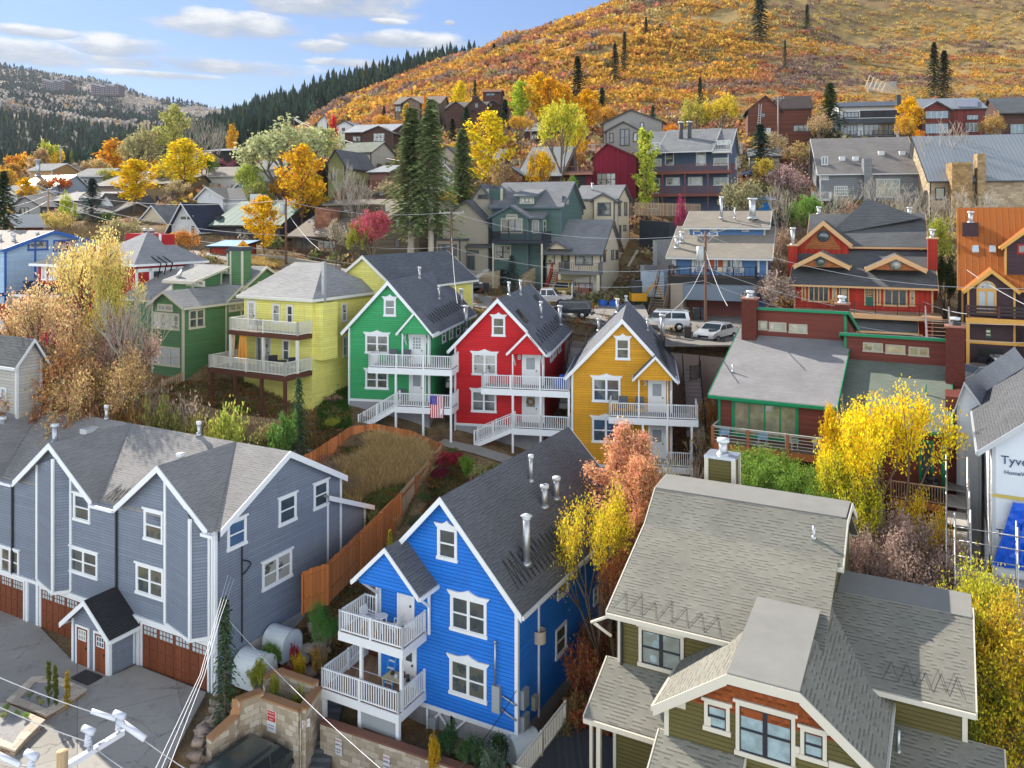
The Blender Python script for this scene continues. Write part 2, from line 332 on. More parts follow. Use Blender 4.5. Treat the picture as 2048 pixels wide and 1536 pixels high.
class House:
 def __init__(s,name,label,cat,u,D,yaw,group=None,z=-20.,wall=None,roof=None,trim=None,glass=None):
  s.X=Vector((math.cos(R(yaw)),-math.sin(R(yaw)),0));s.Y=Vector((math.sin(R(yaw)),math.cos(R(yaw)),0))
  s.o=Vector(((u-CU)/FL*D,D,0));s.yaw=yaw;s.z0=z
  s.e=thing(name,label,cat,(s.o.x,s.o.y,z),group)
  s.wall=wall;s.roof=roof or shingle((.09,.1,.11));s.trim=trim or WHITE;s.glass=glass or GLASS
 def W(s,x,y,z):return Vector((s.o.x+s.X.x*x+s.Y.x*y,s.o.y+s.X.y*x+s.Y.y*y,z))
 def fx(s,u,y=0.):
  k=(u-CU)/FL;q=s.W(0,y,0);return(k*q.y-q.x)/(s.X.x-k*s.X.y)
 def fz(s,u,v,y=0.):return-(v-HV)/FL*s.W(s.fx(u,y),y,0).y
 def sy(s,u,x=0.):
  k=(u-CU)/FL;q=s.W(x,0,0);return(k*q.y-q.x)/(s.Y.x-k*s.Y.y)
 def sz(s,u,v,x=0.):return-(v-HV)/FL*s.W(x,s.sy(u,x),0).y
 def px(s,x,y,z):q=s.W(x,y,z);return(CU+FL*q.x/q.y,HV-FL*q.z/q.y)
 def part(s,mb,name,mat,parent=None,**k):
  if name in('corner_board','roof_trim','bay_trim','green_post','white_trim','porch_brace','awning_frame','stringer')and len(mb.V)%8==0 and(s.o.y<75 or name!='roof_trim')and len(mb.F)==len(mb.V)//8*6:
   o=None
   for m in split_boxes(mb):o=m.obj(name,mat,parent or s.e,**k)
   return o
  return mb.obj(name,mat,parent or s.e,**k)
 def bx(s,mb,x0,x1,y0,y1,z0,z1):
  return mb.hexa([s.W(x0,y0,z0),s.W(x1,y0,z0),s.W(x1,y1,z0),s.W(x0,y1,z0),s.W(x0,y0,z1),s.W(x1,y0,z1),s.W(x1,y1,z1),s.W(x0,y1,z1)])
 def box(s,name,mat,x0,x1,y0,y1,z0,z1,parent=None,**k):
  m=MB();s.bx(m,x0,x1,y0,y1,z0,z1);return s.part(m,name,mat,parent,**k)
 def ray(s,u,v,p0,n):
  d=Vector(((u-CU)/FL,1,-(v-HV)/FL));t=p0.dot(n)/d.dot(n);return d*t
 def block(s,line,b0,b1,zb,axis='y',wall=None,roof=None,trim=None,oe=.35,og=.35,th=.13,rake=.24,zb2=None,corners=True,walls=True,gut=True,fascia=None,rakes=(1,1),skipseg=()):
  wall=wall or s.wall;roof=roof or s.roof;trim=trim or s.trim;f=lambda a,b,z:face_pts(s,axis,a,b,z)
  a0,a1=line[0][0],line[-1][0];FOOT.append((s.o.x,s.o.y,s.X.x,s.X.y,*((a0,a1,b0,b1)if axis=='y' else(b0,b1,a0,a1))))
  if walls:
   m=MB();pr=[(a0,zb)]+list(line)+[(a1,zb)];lo=.02
   F0=[f(a,b0,z-(lo if i not in(0,len(pr)-1)else 0))for i,(a,z)in enumerate(pr)];F1=[f(a,b1,z-(lo if i not in(0,len(pr)-1)else 0))for i,(a,z)in enumerate(pr)]
   m.poly(F0 if axis=='x' else F0[::-1]);m.poly(F1[::-1]if axis=='x' else F1)
   for i in range(len(pr)):
    j=(i+1)%len(pr);q=[F0[i],F0[j],F1[j],F1[i]]
    m.poly(q if axis=='y' else q[::-1])
   s.part(m,'wall',wall)
  L=[Vector((a,z))for a,z in line]
  d0=(L[0]-L[1]).normalized();d1=(L[-1]-L[-2]).normalized()
  L2=[L[0]+d0*oe/max(.3,abs(d0.x))]+L[1:-1]+[L[-1]+d1*oe/max(.3,abs(d1.x))]
  m=MB();t=MB();g0,g1=b0-og,b1+og
  for i in range(len(L2)-1):
   if i in skipseg:continue
   p,q=L2[i],L2[i+1]
   A,B,C,E=f(p.x,g0,p.y),f(q.x,g0,q.y),f(q.x,g1,q.y),f(p.x,g1,p.y);up=Vector((0,0,th))
   m.hexa([A,B,C,E,A+up,B+up,C+up,E+up]if axis=='y' else[E,C,B,A,E+up,C+up,B+up,A+up])
   for gb,sgn,on in((g0,-1,rakes[0]),(g1,1,rakes[1])):
    if not on:continue
    A,B=f(p.x,gb,p.y+th+.015),f(q.x,gb,q.y+th+.015);dn=Vector((0,0,-rake-.02));off=f(0,sgn*.05,0)-f(0,0,0)
    t.hexa([A+dn,B+dn,B+dn+off,A+dn+off,A,B,B+off,A+off])
  s.part(m,'roof',roof)
  for e,(p,sg)in enumerate(((L2[0],-1),(L2[-1],1))):
   if not gut or(e==0 and 0 in skipseg):continue
   x0,x1=p.x+sg*.01,p.x+sg*.10;z0,z1=p.y-.08,p.y+th*.7
   c=[f(x0,g0,z0),f(x1,g0,z0),f(x1,g1,z0),f(x0,g1,z0)];c2=[q+Vector((0,0,z1-z0))for q in c];t.hexa(c+c2)
  s.part(t,'roof_trim',fascia or trim)
  if walls and corners:
   t=MB();w=.13
   for a,z,sa in((a0,line[0][1],-1),(a1,line[-1][1],1)):
    for b,sb in((b0,-1),(b1,1)):
     lo,hi=sorted((a+sa*.025,a-sa*w));l2,h2=sorted((b+sb*.025,b-sb*w));z1=z-.05
     pts=[f(lo,l2,zb),f(hi,l2,zb),f(hi,h2,zb),f(lo,h2,zb)];t.hexa(pts+[q+Vector((0,0,z1-zb))for q in pts])
   s.part(t,'corner_board',trim)
  return s
 def q(s,side,c,a,z,t=0.):
  if side=='f':return s.W(a,c-t,z)
  if side=='r':return s.W(c+t,a,z)
  if side=='b':return s.W(a,c+t,z)
  return s.W(c-t,a,z)
 def qbox(s,m,side,c,a0,a1,z0,z1,t0,t1):
  g=lambda a,z,t:s.q(side,c,a,z,t)
  return m.hexa([g(a0,z0,t0),g(a1,z0,t0),g(a1,z0,t1),g(a0,z0,t1),g(a0,z1,t0),g(a1,z1,t0),g(a1,z1,t1),g(a0,z1,t1)])
 def win(s,side,c,a0,a1,z0,z1,cols=1,rows=2,trim=None,sash=None,crown=0,tw=.11,glassm=None,name='window',arch=False,label=None):
  if a0>a1:a0,a1=a1,a0
  trim=trim or s.trim;m=MB();i0,i1,j0,j1=a0+tw,a1-tw,z0+tw,z1-tw
  s.qbox(m,side,c,a0,i0,z0,z1,0,.06);s.qbox(m,side,c,i1,a1,z0,z1,0,.06)
  s.qbox(m,side,c,a0-.04,a1+.04,z0-.03,j0,0,.09);s.qbox(m,side,c,i0,i1,j1,z1,0,.055)
  if crown==1:s.qbox(m,side,c,a0-.08,a1+.08,z1-.01,z1+.09,0,.11)
  if crown==2:
   w=a1-a0;e=.17;cx=(a0+a1)/2
   pr=[(a0-e,z1+.17),(a0-.02,z1-.02),(a1+.02,z1-.02),(a1+e,z1+.17),(cx+w*.27,z1+.15),(cx+w*.10,z1+.24),(cx,z1+.33),(cx-w*.10,z1+.24),(cx-w*.27,z1+.15)]
   m.ext([s.q(side,c,a,z,0)for a,z in pr],s.q(side,c,0,0,.09)-s.q(side,c,0,0,0))
  w=s.part(m,name,trim,label=label)
  g=MB();s.qbox(g,side,c,i0,i1,j0,j1,-.02,.012);s.part(g,'pane',glassm or s.glass,w)
  h=MB();b=.045;W_=i1-i0;H_=j1-j0
  for k in range(cols+1):
   x=i0+W_*k/cols;bb=b if 0<k<cols else b*.8
   if cols==2 and k==1:bb=b*1.6
   s.qbox(h,side,c,max(i0,x-bb),min(i1,x+bb),j0,j1,.013,.045)
  for k in range(rows+1):
   z=j0+H_*k/rows;s.qbox(h,side,c,i0,i1,max(j0,z-b*.8),min(j1,z+b*.8),.013,.042)
  s.part(h,'sash',sash or trim,w)
  return w
 def wpx(s,side,c,u0,u1,vt,vb,**k):
  if side=='f':a0,a1=s.fx(u0,c),s.fx(u1,c);z1,z0=s.fz(u0,vt,c),s.fz(u0,vb,c)
  else:a0,a1=s.sy(u0,c),s.sy(u1,c);z1,z0=s.sz(u0,vt,c),s.sz(u0,vb,c)
  return s.win(side,c,a0,a1,z0,z1,**k)
 def door(s,side,c,a0,a1,z0,z1,mat,trim=None,lights=(3,3),name='door',lh=.42,gm=None):
  if a0>a1:a0,a1=a1,a0
  trim=trim or s.trim;m=MB();tw=.1
  s.qbox(m,side,c,a0-tw,a0,z0,z1+tw,0,.06);s.qbox(m,side,c,a1,a1+tw,z0,z1+tw,0,.06);s.qbox(m,side,c,a0,a1,z1,z1+tw,0,.06)
  d=MB();s.qbox(d,side,c,a0,a1,z0,z1,-.01,.03);w=s.part(d,name,mat);s.part(m,'door_frame',trim,w)
  if lights:
   H_=(z1-z0)*lh;x0,x1=a0+(a1-a0)*.18,a1-(a1-a0)*.18;g=MB();t=MB();y1=z1-.12;y0=y1-H_
   s.qbox(g,side,c,x0,x1,y0,y1,.03,.036);s.part(g,'pane',gm or s.glass,w)
   for k in range(lights[0]+1):x=x0+(x1-x0)*k/lights[0];s.qbox(t,side,c,x-.02,x+.02,y0,y1,.036,.05)
   for k in range(lights[1]+1):z=y0+(y1-y0)*k/lights[1];s.qbox(t,side,c,x0,x1,z-.02,z+.02,.036,.048)
   s.part(t,'muntin',trim,w)
  h=MB();s.qbox(h,side,c,a1-.14,a1-.09,z0+.95,z0+1.05,.03,.1);s.part(h,'handle',DARK,w)
  return w
 def garage(s,side,c,a0,a1,z0,z1,mat,trim=None,cols=4,rows=4,winrow=True,gm=None,tr=.12):
  if a0>a1:a0,a1=a1,a0
  d=MB();w_=(a1-a0)/cols;h_=(z1-z0)/rows;s.qbox(d,side,c,a0,a1,z0,z1,-.02,.02)
  for i in range(cols*2):
   for j in range(rows-(1 if winrow else 0)):
    x=a0+i*w_/2;z=z0+j*h_;s.qbox(d,side,c,x+.06,x+w_/2-.06,z+.05,z+h_-.05,.02,.045)
  w=s.part(d,'garage_door',mat)
  if tr:
   t=MB();s.qbox(t,side,c,a0-tr,a0,z0,z1+tr,0,.07);s.qbox(t,side,c,a1,a1+tr,z0,z1+tr,0,.07);s.qbox(t,side,c,a0,a1,z1,z1+tr,0,.07);s.part(t,'garage_frame',trim or s.trim,w)
  if winrow:
   g=MB();t=MB()
   for i in range(cols):
    x0,x1=a0+i*w_+.12,a0+(i+1)*w_-.12;y0,y1=z1-h_+.06,z1-.08;s.qbox(g,side,c,x0,x1,y0,y1,.02,.03)
    for k in(1,2,3):x=x0+(x1-x0)*k/4;s.qbox(t,side,c,x-.02,x+.02,y0,y1,.03,.045)
    s.qbox(t,side,c,x0,x1,(y0+y1)/2-.02,(y0+y1)/2+.02,.03,.042)
   s.part(g,'pane',gm or plain((.45,.52,.55),.2),w);s.part(t,'muntin',mat,w)
  return w
 def rail(s,p0,p1,h=.95,mat=None,gap=.13,bw=.04,posts=None,name='railing',pw=.1,drop=.1,metal=False,parent=None,cap=.09):
  mat=mat or s.trim;p0=Vector(p0);p1=Vector(p1);d=p1-p0;n=max(1,int(Vector((d.x,d.y,0)).length/gap));m=MB();up=Vector((0,0,1))
  m.bar(p0+up*h,p1+up*h,cap,.05);m.bar(p0+up*drop,p1+up*drop,.05,.06)
  for i in range(1,n):a=p0+d*i/n;m.bar(a+up*drop,a+up*h,bw,bw,up=d.normalized())
  k=posts if posts is not None else max(1,round(d.length/1.9))
  for i in range(k+1):a=p0+d*i/k;m.bar(a-up*.05,a+up*(h+.06),pw,pw,up=d.normalized())
  return s.part(m,name,mat,parent)
 def post(s,x,y,z0,z1,mat=None,w=.13,name='post'):
  m=MB();s.bx(m,x-w/2,x+w/2,y-w/2,y+w/2,z0,z1);return s.part(m,name,mat or s.trim)
 def deck(s,x0,x1,y0,y1,z,mat=None,trim=None,fas=.28,th=.05,name='deck'):
  m=MB();s.bx(m,x0,x1,y0,y1,z-th,z);d=s.part(m,name,mat or boards((.3,.2,.12),.14))
  t=MB();s.bx(t,x0-.03,x1+.03,y0-.03,y0+.02,z-fas,z+.012);s.bx(t,x0-.031,x0+.02,y0+.021,y1,z-fas,z+.01);s.bx(t,x1-.02,x1+.031,y0+.021,y1,z-fas,z+.01)
  s.bx(t,x0+.03,x1-.03,y0+.03,y1,z-fas+.02,z-th-.01)
  s.part(t,'deck_fascia',trim or s.trim,d);return d
 def stairs(s,pa,pb,width,n,mat=None,rails=(1,1),railmat=None,across=None,name='stairs',gap=.16,stringer=None):
  """pa: lower edge centre (world), pb: upper edge centre"""
  pa=Vector(pa);pb=Vector(pb);d=pb-pa;h=Vector((d.x,d.y,0));a=Vector((-h.y,h.x,0)).normalized()*(width/2);m=MB();st=h/n;hn=h.normalized()
  for i in range(n):
   b=pa+d*(i+.5)/n;m.hexa([b-a-st*.6-Vector((0,0,.05)),b+a-st*.6-Vector((0,0,.05)),b+a+st*.55-Vector((0,0,.05)),b-a+st*.55-Vector((0,0,.05)),b-a-st*.6,b+a-st*.6,b+a+st*.55,b-a+st*.55])
  o=s.part(m,name,mat or s.trim);t=MB();dz=Vector((0,0,-.16))
  for sg in(-1,1):t.bar(pa+a*sg*1.03+dz,pb+a*sg*1.03+dz,.06,.3)
  s.part(t,'stringer',stringer or railmat or s.trim,o)
  for sg,on in zip((-1,1),rails):
   if on:s.rail(pa+a*sg,pb+a*sg,.9,railmat,gap,name='stair_railing',parent=o)
  return o
 def vent(s,base,h,r=.09,cap=True,lean=0,mat=None,elbow=False,name='vent_pipe',conical=False):
  m=MB(True);b=Vector(base);top=b+Vector((0,0,h));m.tube(b-Vector((0,0,.15)),top,r,r,10);mt=mat or GALV
  m.tube(b-Vector((0,0,.05)),b+Vector((0,0,.14)),r*1.9,r*1.15,10)
  o=s.part(m,name,mt)
  if cap:
   c=MB(True)
   if conical:c.tube(top-Vector((0,0,.05)),top+Vector((0,0,.06)),r*1.15,r*1.15,10);c.tube(top+Vector((0,0,.1)),top+Vector((0,0,.22)),r*1.75,r*.1,12)
   else:c.tube(top-Vector((0,0,.02)),top+Vector((0,0,.14)),r*1.45,r*1.45,10)
   s.part(c,'vent_cap',plain((.62,.64,.66),.35),o)
  return o
 def ventpx(s,ub,vb,vt,p0,n,**k):
  b=s.ray(ub,vb,p0,n);h=(vb-vt)/FL*b.y;return s.vent(b,h,**k)
 def downspout(s,side,c,a,z0,z1,mat=None):
  m=MB();s.qbox(m,side,c,a-.04,a+.04,z0,z1,.03,.11);return s.part(m,'downspout',mat or s.trim)
 def vents_on(s,x,y,z,h=.5,**k):return s.vent(s.W(x,y,z),h,**k)
 def text(s,body,side,c,a,z,size,mat,t=.03,name='house_number'):
  cu=bpy.data.curves.new(name,'FONT');cu.body=body;cu.size=size;cu.extrude=.01;cu.align_x='CENTER';cu.align_y='CENTER';cu.materials.append(mat)
  o=bpy.data.objects.new(name,cu);COL.objects.link(o);o.parent=s.e;o.location=s.q(side,c,a,z,t)-org(s.e)
  rz=-R(s.yaw)+(math.pi/2 if side=='r' else-math.pi/2 if side=='l' else 0);o.rotation_euler=(math.pi/2,0,rz);return o
def slabpoly(m,pts,th=.13,up=True):
 d=Vector((0,0,th));return m.ext([Vector(p)for p in pts],d)
BLUE=siding((.014,.19,.72),.17);DSH=shingle((.135,.14,.155),.32,.14,.3,.55)
SKIRT=siding((.36,.36,.38),.12,.6,True)
def skirt(h,x0,x1,y0,y1,z0,z1,mat=SKIRT):
 return h.box('foundation',mat,x0,x1,y0,y1,z0,z1)
b=House('blue_house','bright blue gabled house with white trim and two stacked corner porches, nearest the parking pad','house',1035,35,28,z=-22.2,wall=BLUE,roof=DSH)
x0=b.fx(758);ZE,ZR,xr=-16.35,-12.45,(x0)/2;ZBL=-22.15;YB=13.2
b.block([(x0,ZE),(xr,ZR),(0,ZE)],0,YB,ZBL,oe=.42,og=.42,rake=.3)
skirt(b,x0+.05,-.05,.05,YB-.1,-24.4,ZBL);m=MB();b.bx(m,x0-.02,.03,-.035,0,ZBL-.04,ZBL+.16)
for xx,sg in((-.1,-1),(-3.3,-1),(-3.3,1),(-4.6,1)):
 p=b.W(xx,-.05,ZBL-.75);m.bar(p,p+b.X*(sg*.7)+Vector((0,0,.72)),.07,.07)
 m.bar(b.W(xx,-.05,ZBL-1.2),b.W(xx,-.05,ZBL),.09,.09)
b.part(m,'base_trim',WHITE)
b.wpx('f',0,875.5,915,1051,1115,crown=2)
b.wpx('f',0,901.5,974,1186,1257,cols=2,crown=2);b.wpx('f',0,900,974,1313,1384,cols=2,crown=2)
b.wpx('r',0,1114.5,1135,1141,1200,crown=0);b.wpx('r',0,1110.5,1132,1261,1320);b.wpx('r',0,1168,1185,1082,1128)
b.wpx('r',0,1186,1196,1178,1212)
sl=(ZE-ZR)/(0-xr);PR=b.W(xr,0,ZR+.13);NR=(b.Y.cross(b.X+Vector((0,0,sl)))).normalized()
b.ventpx(1053,1128,1036,PR,NR,r=.16,conical=True);b.ventpx(1089,1014,975,PR,NR,r=.16);b.ventpx(1113,998,959,PR,NR,r=.15)
b.ventpx(1062,963,915,PR,NR,r=.1);
def heat_cable(h,p0,n,ua,va,ub,vb,teeth,rise,name='heat_cable',r=.018):
 A=h.ray(ua,va,p0,n);B=h.ray(ub,vb,p0,n);t=(B-A);up=t.normalized().cross(n);up=up if up.z>0 else-up;m=MB();pts=[]
 for i in range(teeth):pts+=[A+t*(i/teeth),A+t*((i+.5)/teeth)+up*rise*(.85+.3*random.random())]
 pts.append(B);m.path([p+n*.03*(1 if n.z>0 else-1)for p in pts],r,4);return h.part(m,name,BLACK)
heat_cable(b,PR,NR,1037,1180,1140,1100,13,1.5)
b.downspout('r',0,b.sy(1075),-22.3,ZE-.1)
def mbox(h,side,c,a,z,w,hh,d=.18,mat=None,name='meter_box'):
 m=MB();h.qbox(m,side,c,a-w/2,a+w/2,z,z+hh,.0,d);return h.part(m,name,mat or plain((.33,.36,.38),.5))
mbox(b,'f',0,b.fx(995),-21.3,.38,1.15);mbox(b,'r',0,.5,-21.1,.5,.8);mbox(b,'r',0,.5,-22.1,.55,.7,.2,name='utility_box')
mbox(b,'r',0,1.5,-21.7,.35,.6,name='utility_box',mat=plain((.4,.38,.3)))
mbox(b,'f',0,b.fx(870),-22.9,.36,.45,.25,name='gas_meter');m=MB(True);xm=b.fx(993);m.tube(b.W(xm,-.12,-20.2),b.W(xm,-.12,-18.3),.045);m.tube(b.W(xm,-.12,-18.3),b.W(xm,-.12,-18.2),.08,.05)
m.tube(b.W(xm+.3,-.1,-20.5),b.W(0,-.1,-20.75),.035);m.tube(b.W(xm+.3,-.1,-21.1),b.W(0,-.1,-21.4),.035);b.part(m,'service_mast',GALV)
m=MB(True);p=b.W(.12,1.9,-18.9);m.tube(p,p+Vector((0,0,.55)),.3,.3,12,False);b.part(m,'hose_reel',plain((.5,.42,.33)))
DK=boards((.30,.17,.09),.14)
zu,zl=-18.75,-21.45
b.deck(-8.24,-4.7,-1.81,.1,zu,DK,fas=.38);ux=(-8.2,-4.74)
b.rail(b.W(-8.2,-1.77,zu),b.W(-4.74,-1.77,zu),posts=2);b.rail(b.W(-8.2,-1.77,zu),b.W(-8.2,.05,zu),posts=1);b.rail(b.W(-4.74,-1.77,zu),b.W(-4.74,0,zu),posts=1);b.rail(b.W(-8.2,.05,zu),b.W(x0-.1,.05,zu),posts=1)
b.deck(-9.04,-4.73,-2.07,.0,zl,DK,fas=.38);b.deck(-9.04,x0-.02,0.02,3.6,zl,DK,fas=.38)
b.rail(b.W(-9,-2.03,zl),b.W(-4.77,-2.03,zl),posts=2);b.rail(b.W(-4.77,-2.03,zl),b.W(-4.77,0,zl),posts=1);b.rail(b.W(-9,-2.03,zl),b.W(-9,3.5,zl),posts=3)
b.stairs(b.W(-10.1,-1.0,-22.9),b.W(-9.7,3.4,zl),1.05,9,rails=(1,0))
for xx,yy in((-7.0,-1.75),(-4.8,-1.75)):b.post(xx,yy,zl,zu-.38)
for xx,yy in((-8.95,-1.95),(-6.9,-1.95),(-4.83,-1.95)):b.post(xx,yy,-23.6,zl-.3,w=.17)
px0,px1,pxr,py=-7.45,-4.37,-5.9,-1.35
b.block([(px0,-16.25),(pxr,-14.75),(px1,-16.25)],py,0,-16.55,oe=.3,og=.15,rake=.22,corners=False,rakes=(1,0))
for xx in(px0+.08,px1-.08):
 b.post(xx,-.12,zu,-16.5,w=.1);m=MB();m.bar(b.W(xx,-.12,-17.5),b.W(xx,py+.1,-16.55),.09,.09);b.part(m,'porch_brace',WHITE)
WD=plain((.74,.74,.75),.45,0,.03)
xa,xb=b.fx(799),b.fx(826);b.door('f',0,xa,xb,zu,zu+2.08,WD,lights=(3,2),lh=.22);b.door('f',0,b.fx(808),b.fx(830),zl,zl+2.08,WD,lights=(1,1),lh=.4)
b.box('porch_tarp',plain((.30,.32,.34),.8),-7.0,-4.9,-1.98,-1.9,-22.6,-21.75)
def chair(loc,rz,mat,label,name='patio_chair',group=None,w=.5,back=.45,wire=False):
 t=thing(name,label,'chair',(0,0,0),group);m=MB();m.box((0,0,.42),w,w,.035);s=m.obj('seat',mat,t)
 m=MB();m.bar((0,w/2,.5),(0,w/2+.1,.5+back),w*.95,.03,up=(0,1,0));m.obj('backrest',mat,t)
 for sx in(-1,1):
  for sy in(-1,1):m=MB();m.bar((sx*w*.45,sy*w*.45,0),(sx*w*.42,sy*w*.42,.43),.03,.03);m.obj('leg',mat,t)
  m=MB();m.bar((sx*w*.5,-w*.45,.65),(sx*w*.5,w*.5,.68),.04,.03);m.bar((sx*w*.5,-w*.42,.42),(sx*w*.5,-w*.42,.65),.03,.03);m.obj('armrest',mat,t)
 t.location=loc;t.rotation_euler=(0,0,rz);return t
def table(loc,rz,mat,label,w=.7,d=.7,h=.72,name='patio_table',round_=False,top=None):
 t=thing(name,label,'table',(0,0,0));m=MB()
 if round_:m.tube((0,0,h),(0,0,h+.03),w/2,w/2,20)
 else:m.box((0,0,h),w,d,.04)
 m.obj('table_top',top or mat,t)
 for sx in(-1,1):
  for sy in(-1,1):m=MB();m.bar((sx*w*.2 if round_ else sx*w*.45,sy*d*.2 if round_ else sy*d*.45,0),(sx*w*.3 if round_ else sx*w*.45,sy*d*.3 if round_ else sy*d*.45,h),.035,.035);m.obj('leg',mat,t)
 t.location=loc;t.rotation_euler=(0,0,rz);return t
table(b.W(-6.5,-.95,zu),R(-28),WHITE,'white round bistro table on the upper porch of the blue house',.6,.6,round_=True)
chair(b.W(-7.25,-.9,zu),R(60),WHITE,'white bistro chair on the left of the round porch table',group='bistro chairs on the blue porch')
chair(b.W(-5.75,-.95,zu),R(-120),WHITE,'white bistro chair on the right of the round porch table',group='bistro chairs on the blue porch')
tb=table(b.W(-5.6,-.8,zl),R(-28),plain((.55,.5,.35)),'cluttered work table on the lower porch of the blue house',1.5,.75,.74)
for k,(dx,dy,c)in enumerate(((-.45,.1,(.05,.04,.03)),(-.1,-.1,(.5,.5,.52)),(.15,.12,(.12,.03,.03)),(.5,-.05,(.03,.03,.04)))):
 m=MB(True);p=b.W(-5.6+dx,-.8+dy,zl+.78);m.tube(p,p+Vector((0,0,.12+.05*k)),.1,.07,9);m.tube(p+Vector((0,0,.12+.05*k)),p+Vector((0,0,.15+.05*k)),.05,.05,9)
 m.obj('jar',plain(c),None,label=('black pot at the left end of the work table','pale grey jar in the middle of the work table','dark red tin behind the pale jar on the work table','black jar at the right end of the work table')[k],cat='jar',group='jars on the work table')
t=thing('stepladder','blue stepladder with yellow top and white steps standing open on the lower porch','ladder',b.W(-6.3,-.2,zl))
q=lambda x,y,z:b.W(-6.3+x,-.2+y,zl+z)
LB=plain((.02,.22,.6),.5);m=MB();m.bar(q(-.25,-.55,0),q(-.14,0,1.75),.05,.07);m.bar(q(.25,-.55,0),q(.14,0,1.75),.05,.07);m.obj('front_rail',LB,t)
m=MB();m.bar(q(-.25,.5,0),q(-.14,.02,1.75),.05,.05);m.bar(q(.25,.5,0),q(.14,.02,1.75),.05,.05);m.obj('rear_rail',LB,t)
m=MB();m.hexa([q(-.2,-.12,1.73),q(.2,-.12,1.73),q(.2,.12,1.73),q(-.2,.12,1.73),q(-.2,-.12,1.83),q(.2,-.12,1.83),q(.2,.12,1.83),q(-.2,.12,1.83)]);m.obj('ladder_top',plain((.75,.5,.02)),t)
m=MB()
for k in range(1,6):f=k/6;m.bar(q(-.25+.11*f,-.55+.55*f,1.75*f),q(.25-.11*f,-.55+.55*f,1.75*f),.09,.03)
m.obj('step',plain((.7,.7,.7)),t)
def tunnel(name,label,p,yaw,L,r,h,mat,group=None):
 t=thing(name,label,'cover',p,group);q=Matrix.Rotation(-R(yaw),3,'Z');p=Vector(p);n=12;arc=[(-r,0)]+[(-r*math.cos(math.pi*i/n),h+r*math.sin(math.pi*i/n))for i in range(n+1)]+[(r,0)]
 for i in(0,):pass
 m=MB(True);A=[p+q@Vector((x,0,z))for x,z in arc];B=[p+q@Vector((x,L,z))for x,z in arc]
 for i in range(len(arc)-1):m.poly([A[i],A[i+1],B[i+1],B[i]])
 m.obj('shell',mat,t)
 for yy in(.03,L-.03):m=MB();m.ext([p+q@Vector((x*.97,yy,z*.985))for x,z in arc],q@Vector((0,-.05,0)));m.obj('end_panel',mat,t)
 m=MB()
 for i in range(len(arc)-1):m.bar(B[i],B[i+1],.05,.05)
 m.obj('rim',plain((.5,.53,.54),.5),t);return t
FG=plain((.66,.72,.74),.4,0,.06)
GREY=siding((.20,.235,.30),.15,.55);GSH=shingle((.27,.262,.258),.26,.14,.18,.6);FOUND=stone((.42,.40,.37),1.1,.5,.15,.6)
g=House('grey_townhouse','long grey-blue townhouse row with zigzag gabled roof and rust-brown garage doors','house',430,38.5,28,z=-22.3,wall=GREY,roof=GSH)
ZE,ZR,YR=-14.62,-12.1,4.55;YE=9.1
g.block([(0,ZE),(YR,ZR),(YE,ZE)],-30,0,-22.9,axis='x',oe=.03,og=.4,rake=.32,gut=False)
g.block([(7.9,-15.45),(11.3,-16.95)],-30,-.02,-22.2,axis='x',oe=.3,og=.42,rake=.26,gut=False)
g.box('foundation',FOUND,-30,.08,1.5,11.4,-23.2,-20.9)
for k,(xl,xm,xrr)in enumerate(((-6.65,-3.44,0),(-15.2,-11.97,-8.4),(-24.0,-20.5,-17.0))):
 m=MB();t=MB();th=.14
 for a,sg in((xl,-1),(xrr,1)):
  dz=(ZE-ZR)/(abs(a-xm));ex=a;p=[g.W(ex,-.45,ZE+.02),g.W(xm,-.45,ZR+.02),g.W(xm,YR,ZR+.02),g.W(ex,0.02,ZE+.02)]
  if sg>0:p=[p[0],p[3],p[2],p[1]]
  m.ext(p,(0,0,th));A,B=g.W(ex,-.45,ZE+th+.04),g.W(xm,-.45,ZR+th+.04);off=g.Y*-.05;dn=Vector((0,0,-.34));t.hexa([A+dn,B+dn,B+dn+off,A+dn+off,A,B,B+off,A+off])
  m2=MB();m2.ext([g.W(ex,-.44,ZE-.01),g.W(xm,-.44,ZR-.01),g.W(xm,0,ZR-.01),g.W(ex,0,ZE-.01)],(0,0,.02));
 g.part(m,'cross_gable_roof',GSH);g.part(t,'rake_board',WHITE)
 m=MB();m.ext([g.W(xl,-.012,ZE-.6),g.W(xrr,-.012,ZE-.6),g.W(xrr,-.012,ZE),g.W(xm,-.012,ZR),g.W(xl,-.012,ZE)],g.Y*.3);g.part(m,'gable_wall',GREY)
for k,(a,e,c,zt)in enumerate(((-3.4,-.95,-.35,0),(-13.7,-11.35,-10.75,0),(-22.3,-20.0,-19.3,0))):
 xm=(-3.44,-11.97,-20.5)[k];w=(0-(-3.44),3.6,3.5)[k];rz=lambda x:ZR-(ZR-ZE)*abs(x-xm)/w-.12
 p=-.62;zb=-19.75;m=MB();A,E,C=(a,0),(e,p),(c,0)
 m.poly([g.W(*A,zb),g.W(*E,zb),g.W(*E,rz(e)),g.W(*A,rz(a))]);m.poly([g.W(*E,zb),g.W(*C,zb),g.W(*C,rz(c)),g.W(*E,rz(e))]);m.poly([g.W(*A,zb),g.W(*C,zb),g.W(*E,zb)])
 g.part(m,'bay',GREY);m=MB()
 for(q,r_)in((A,a),(E,e),(C,c)):m.bar(g.W(q[0],q[1]-.02,zb),g.W(q[0],q[1]-.02,rz(r_)),.15,.1,up=tuple(g.Y))
 m.bar(g.W(a,-.04,zb),g.W(e,p-.04,zb),.08,.16);m.bar(g.W(e,p-.04,zb),g.W(c,-.04,zb),.08,.16);g.part(m,'bay_trim',WHITE)
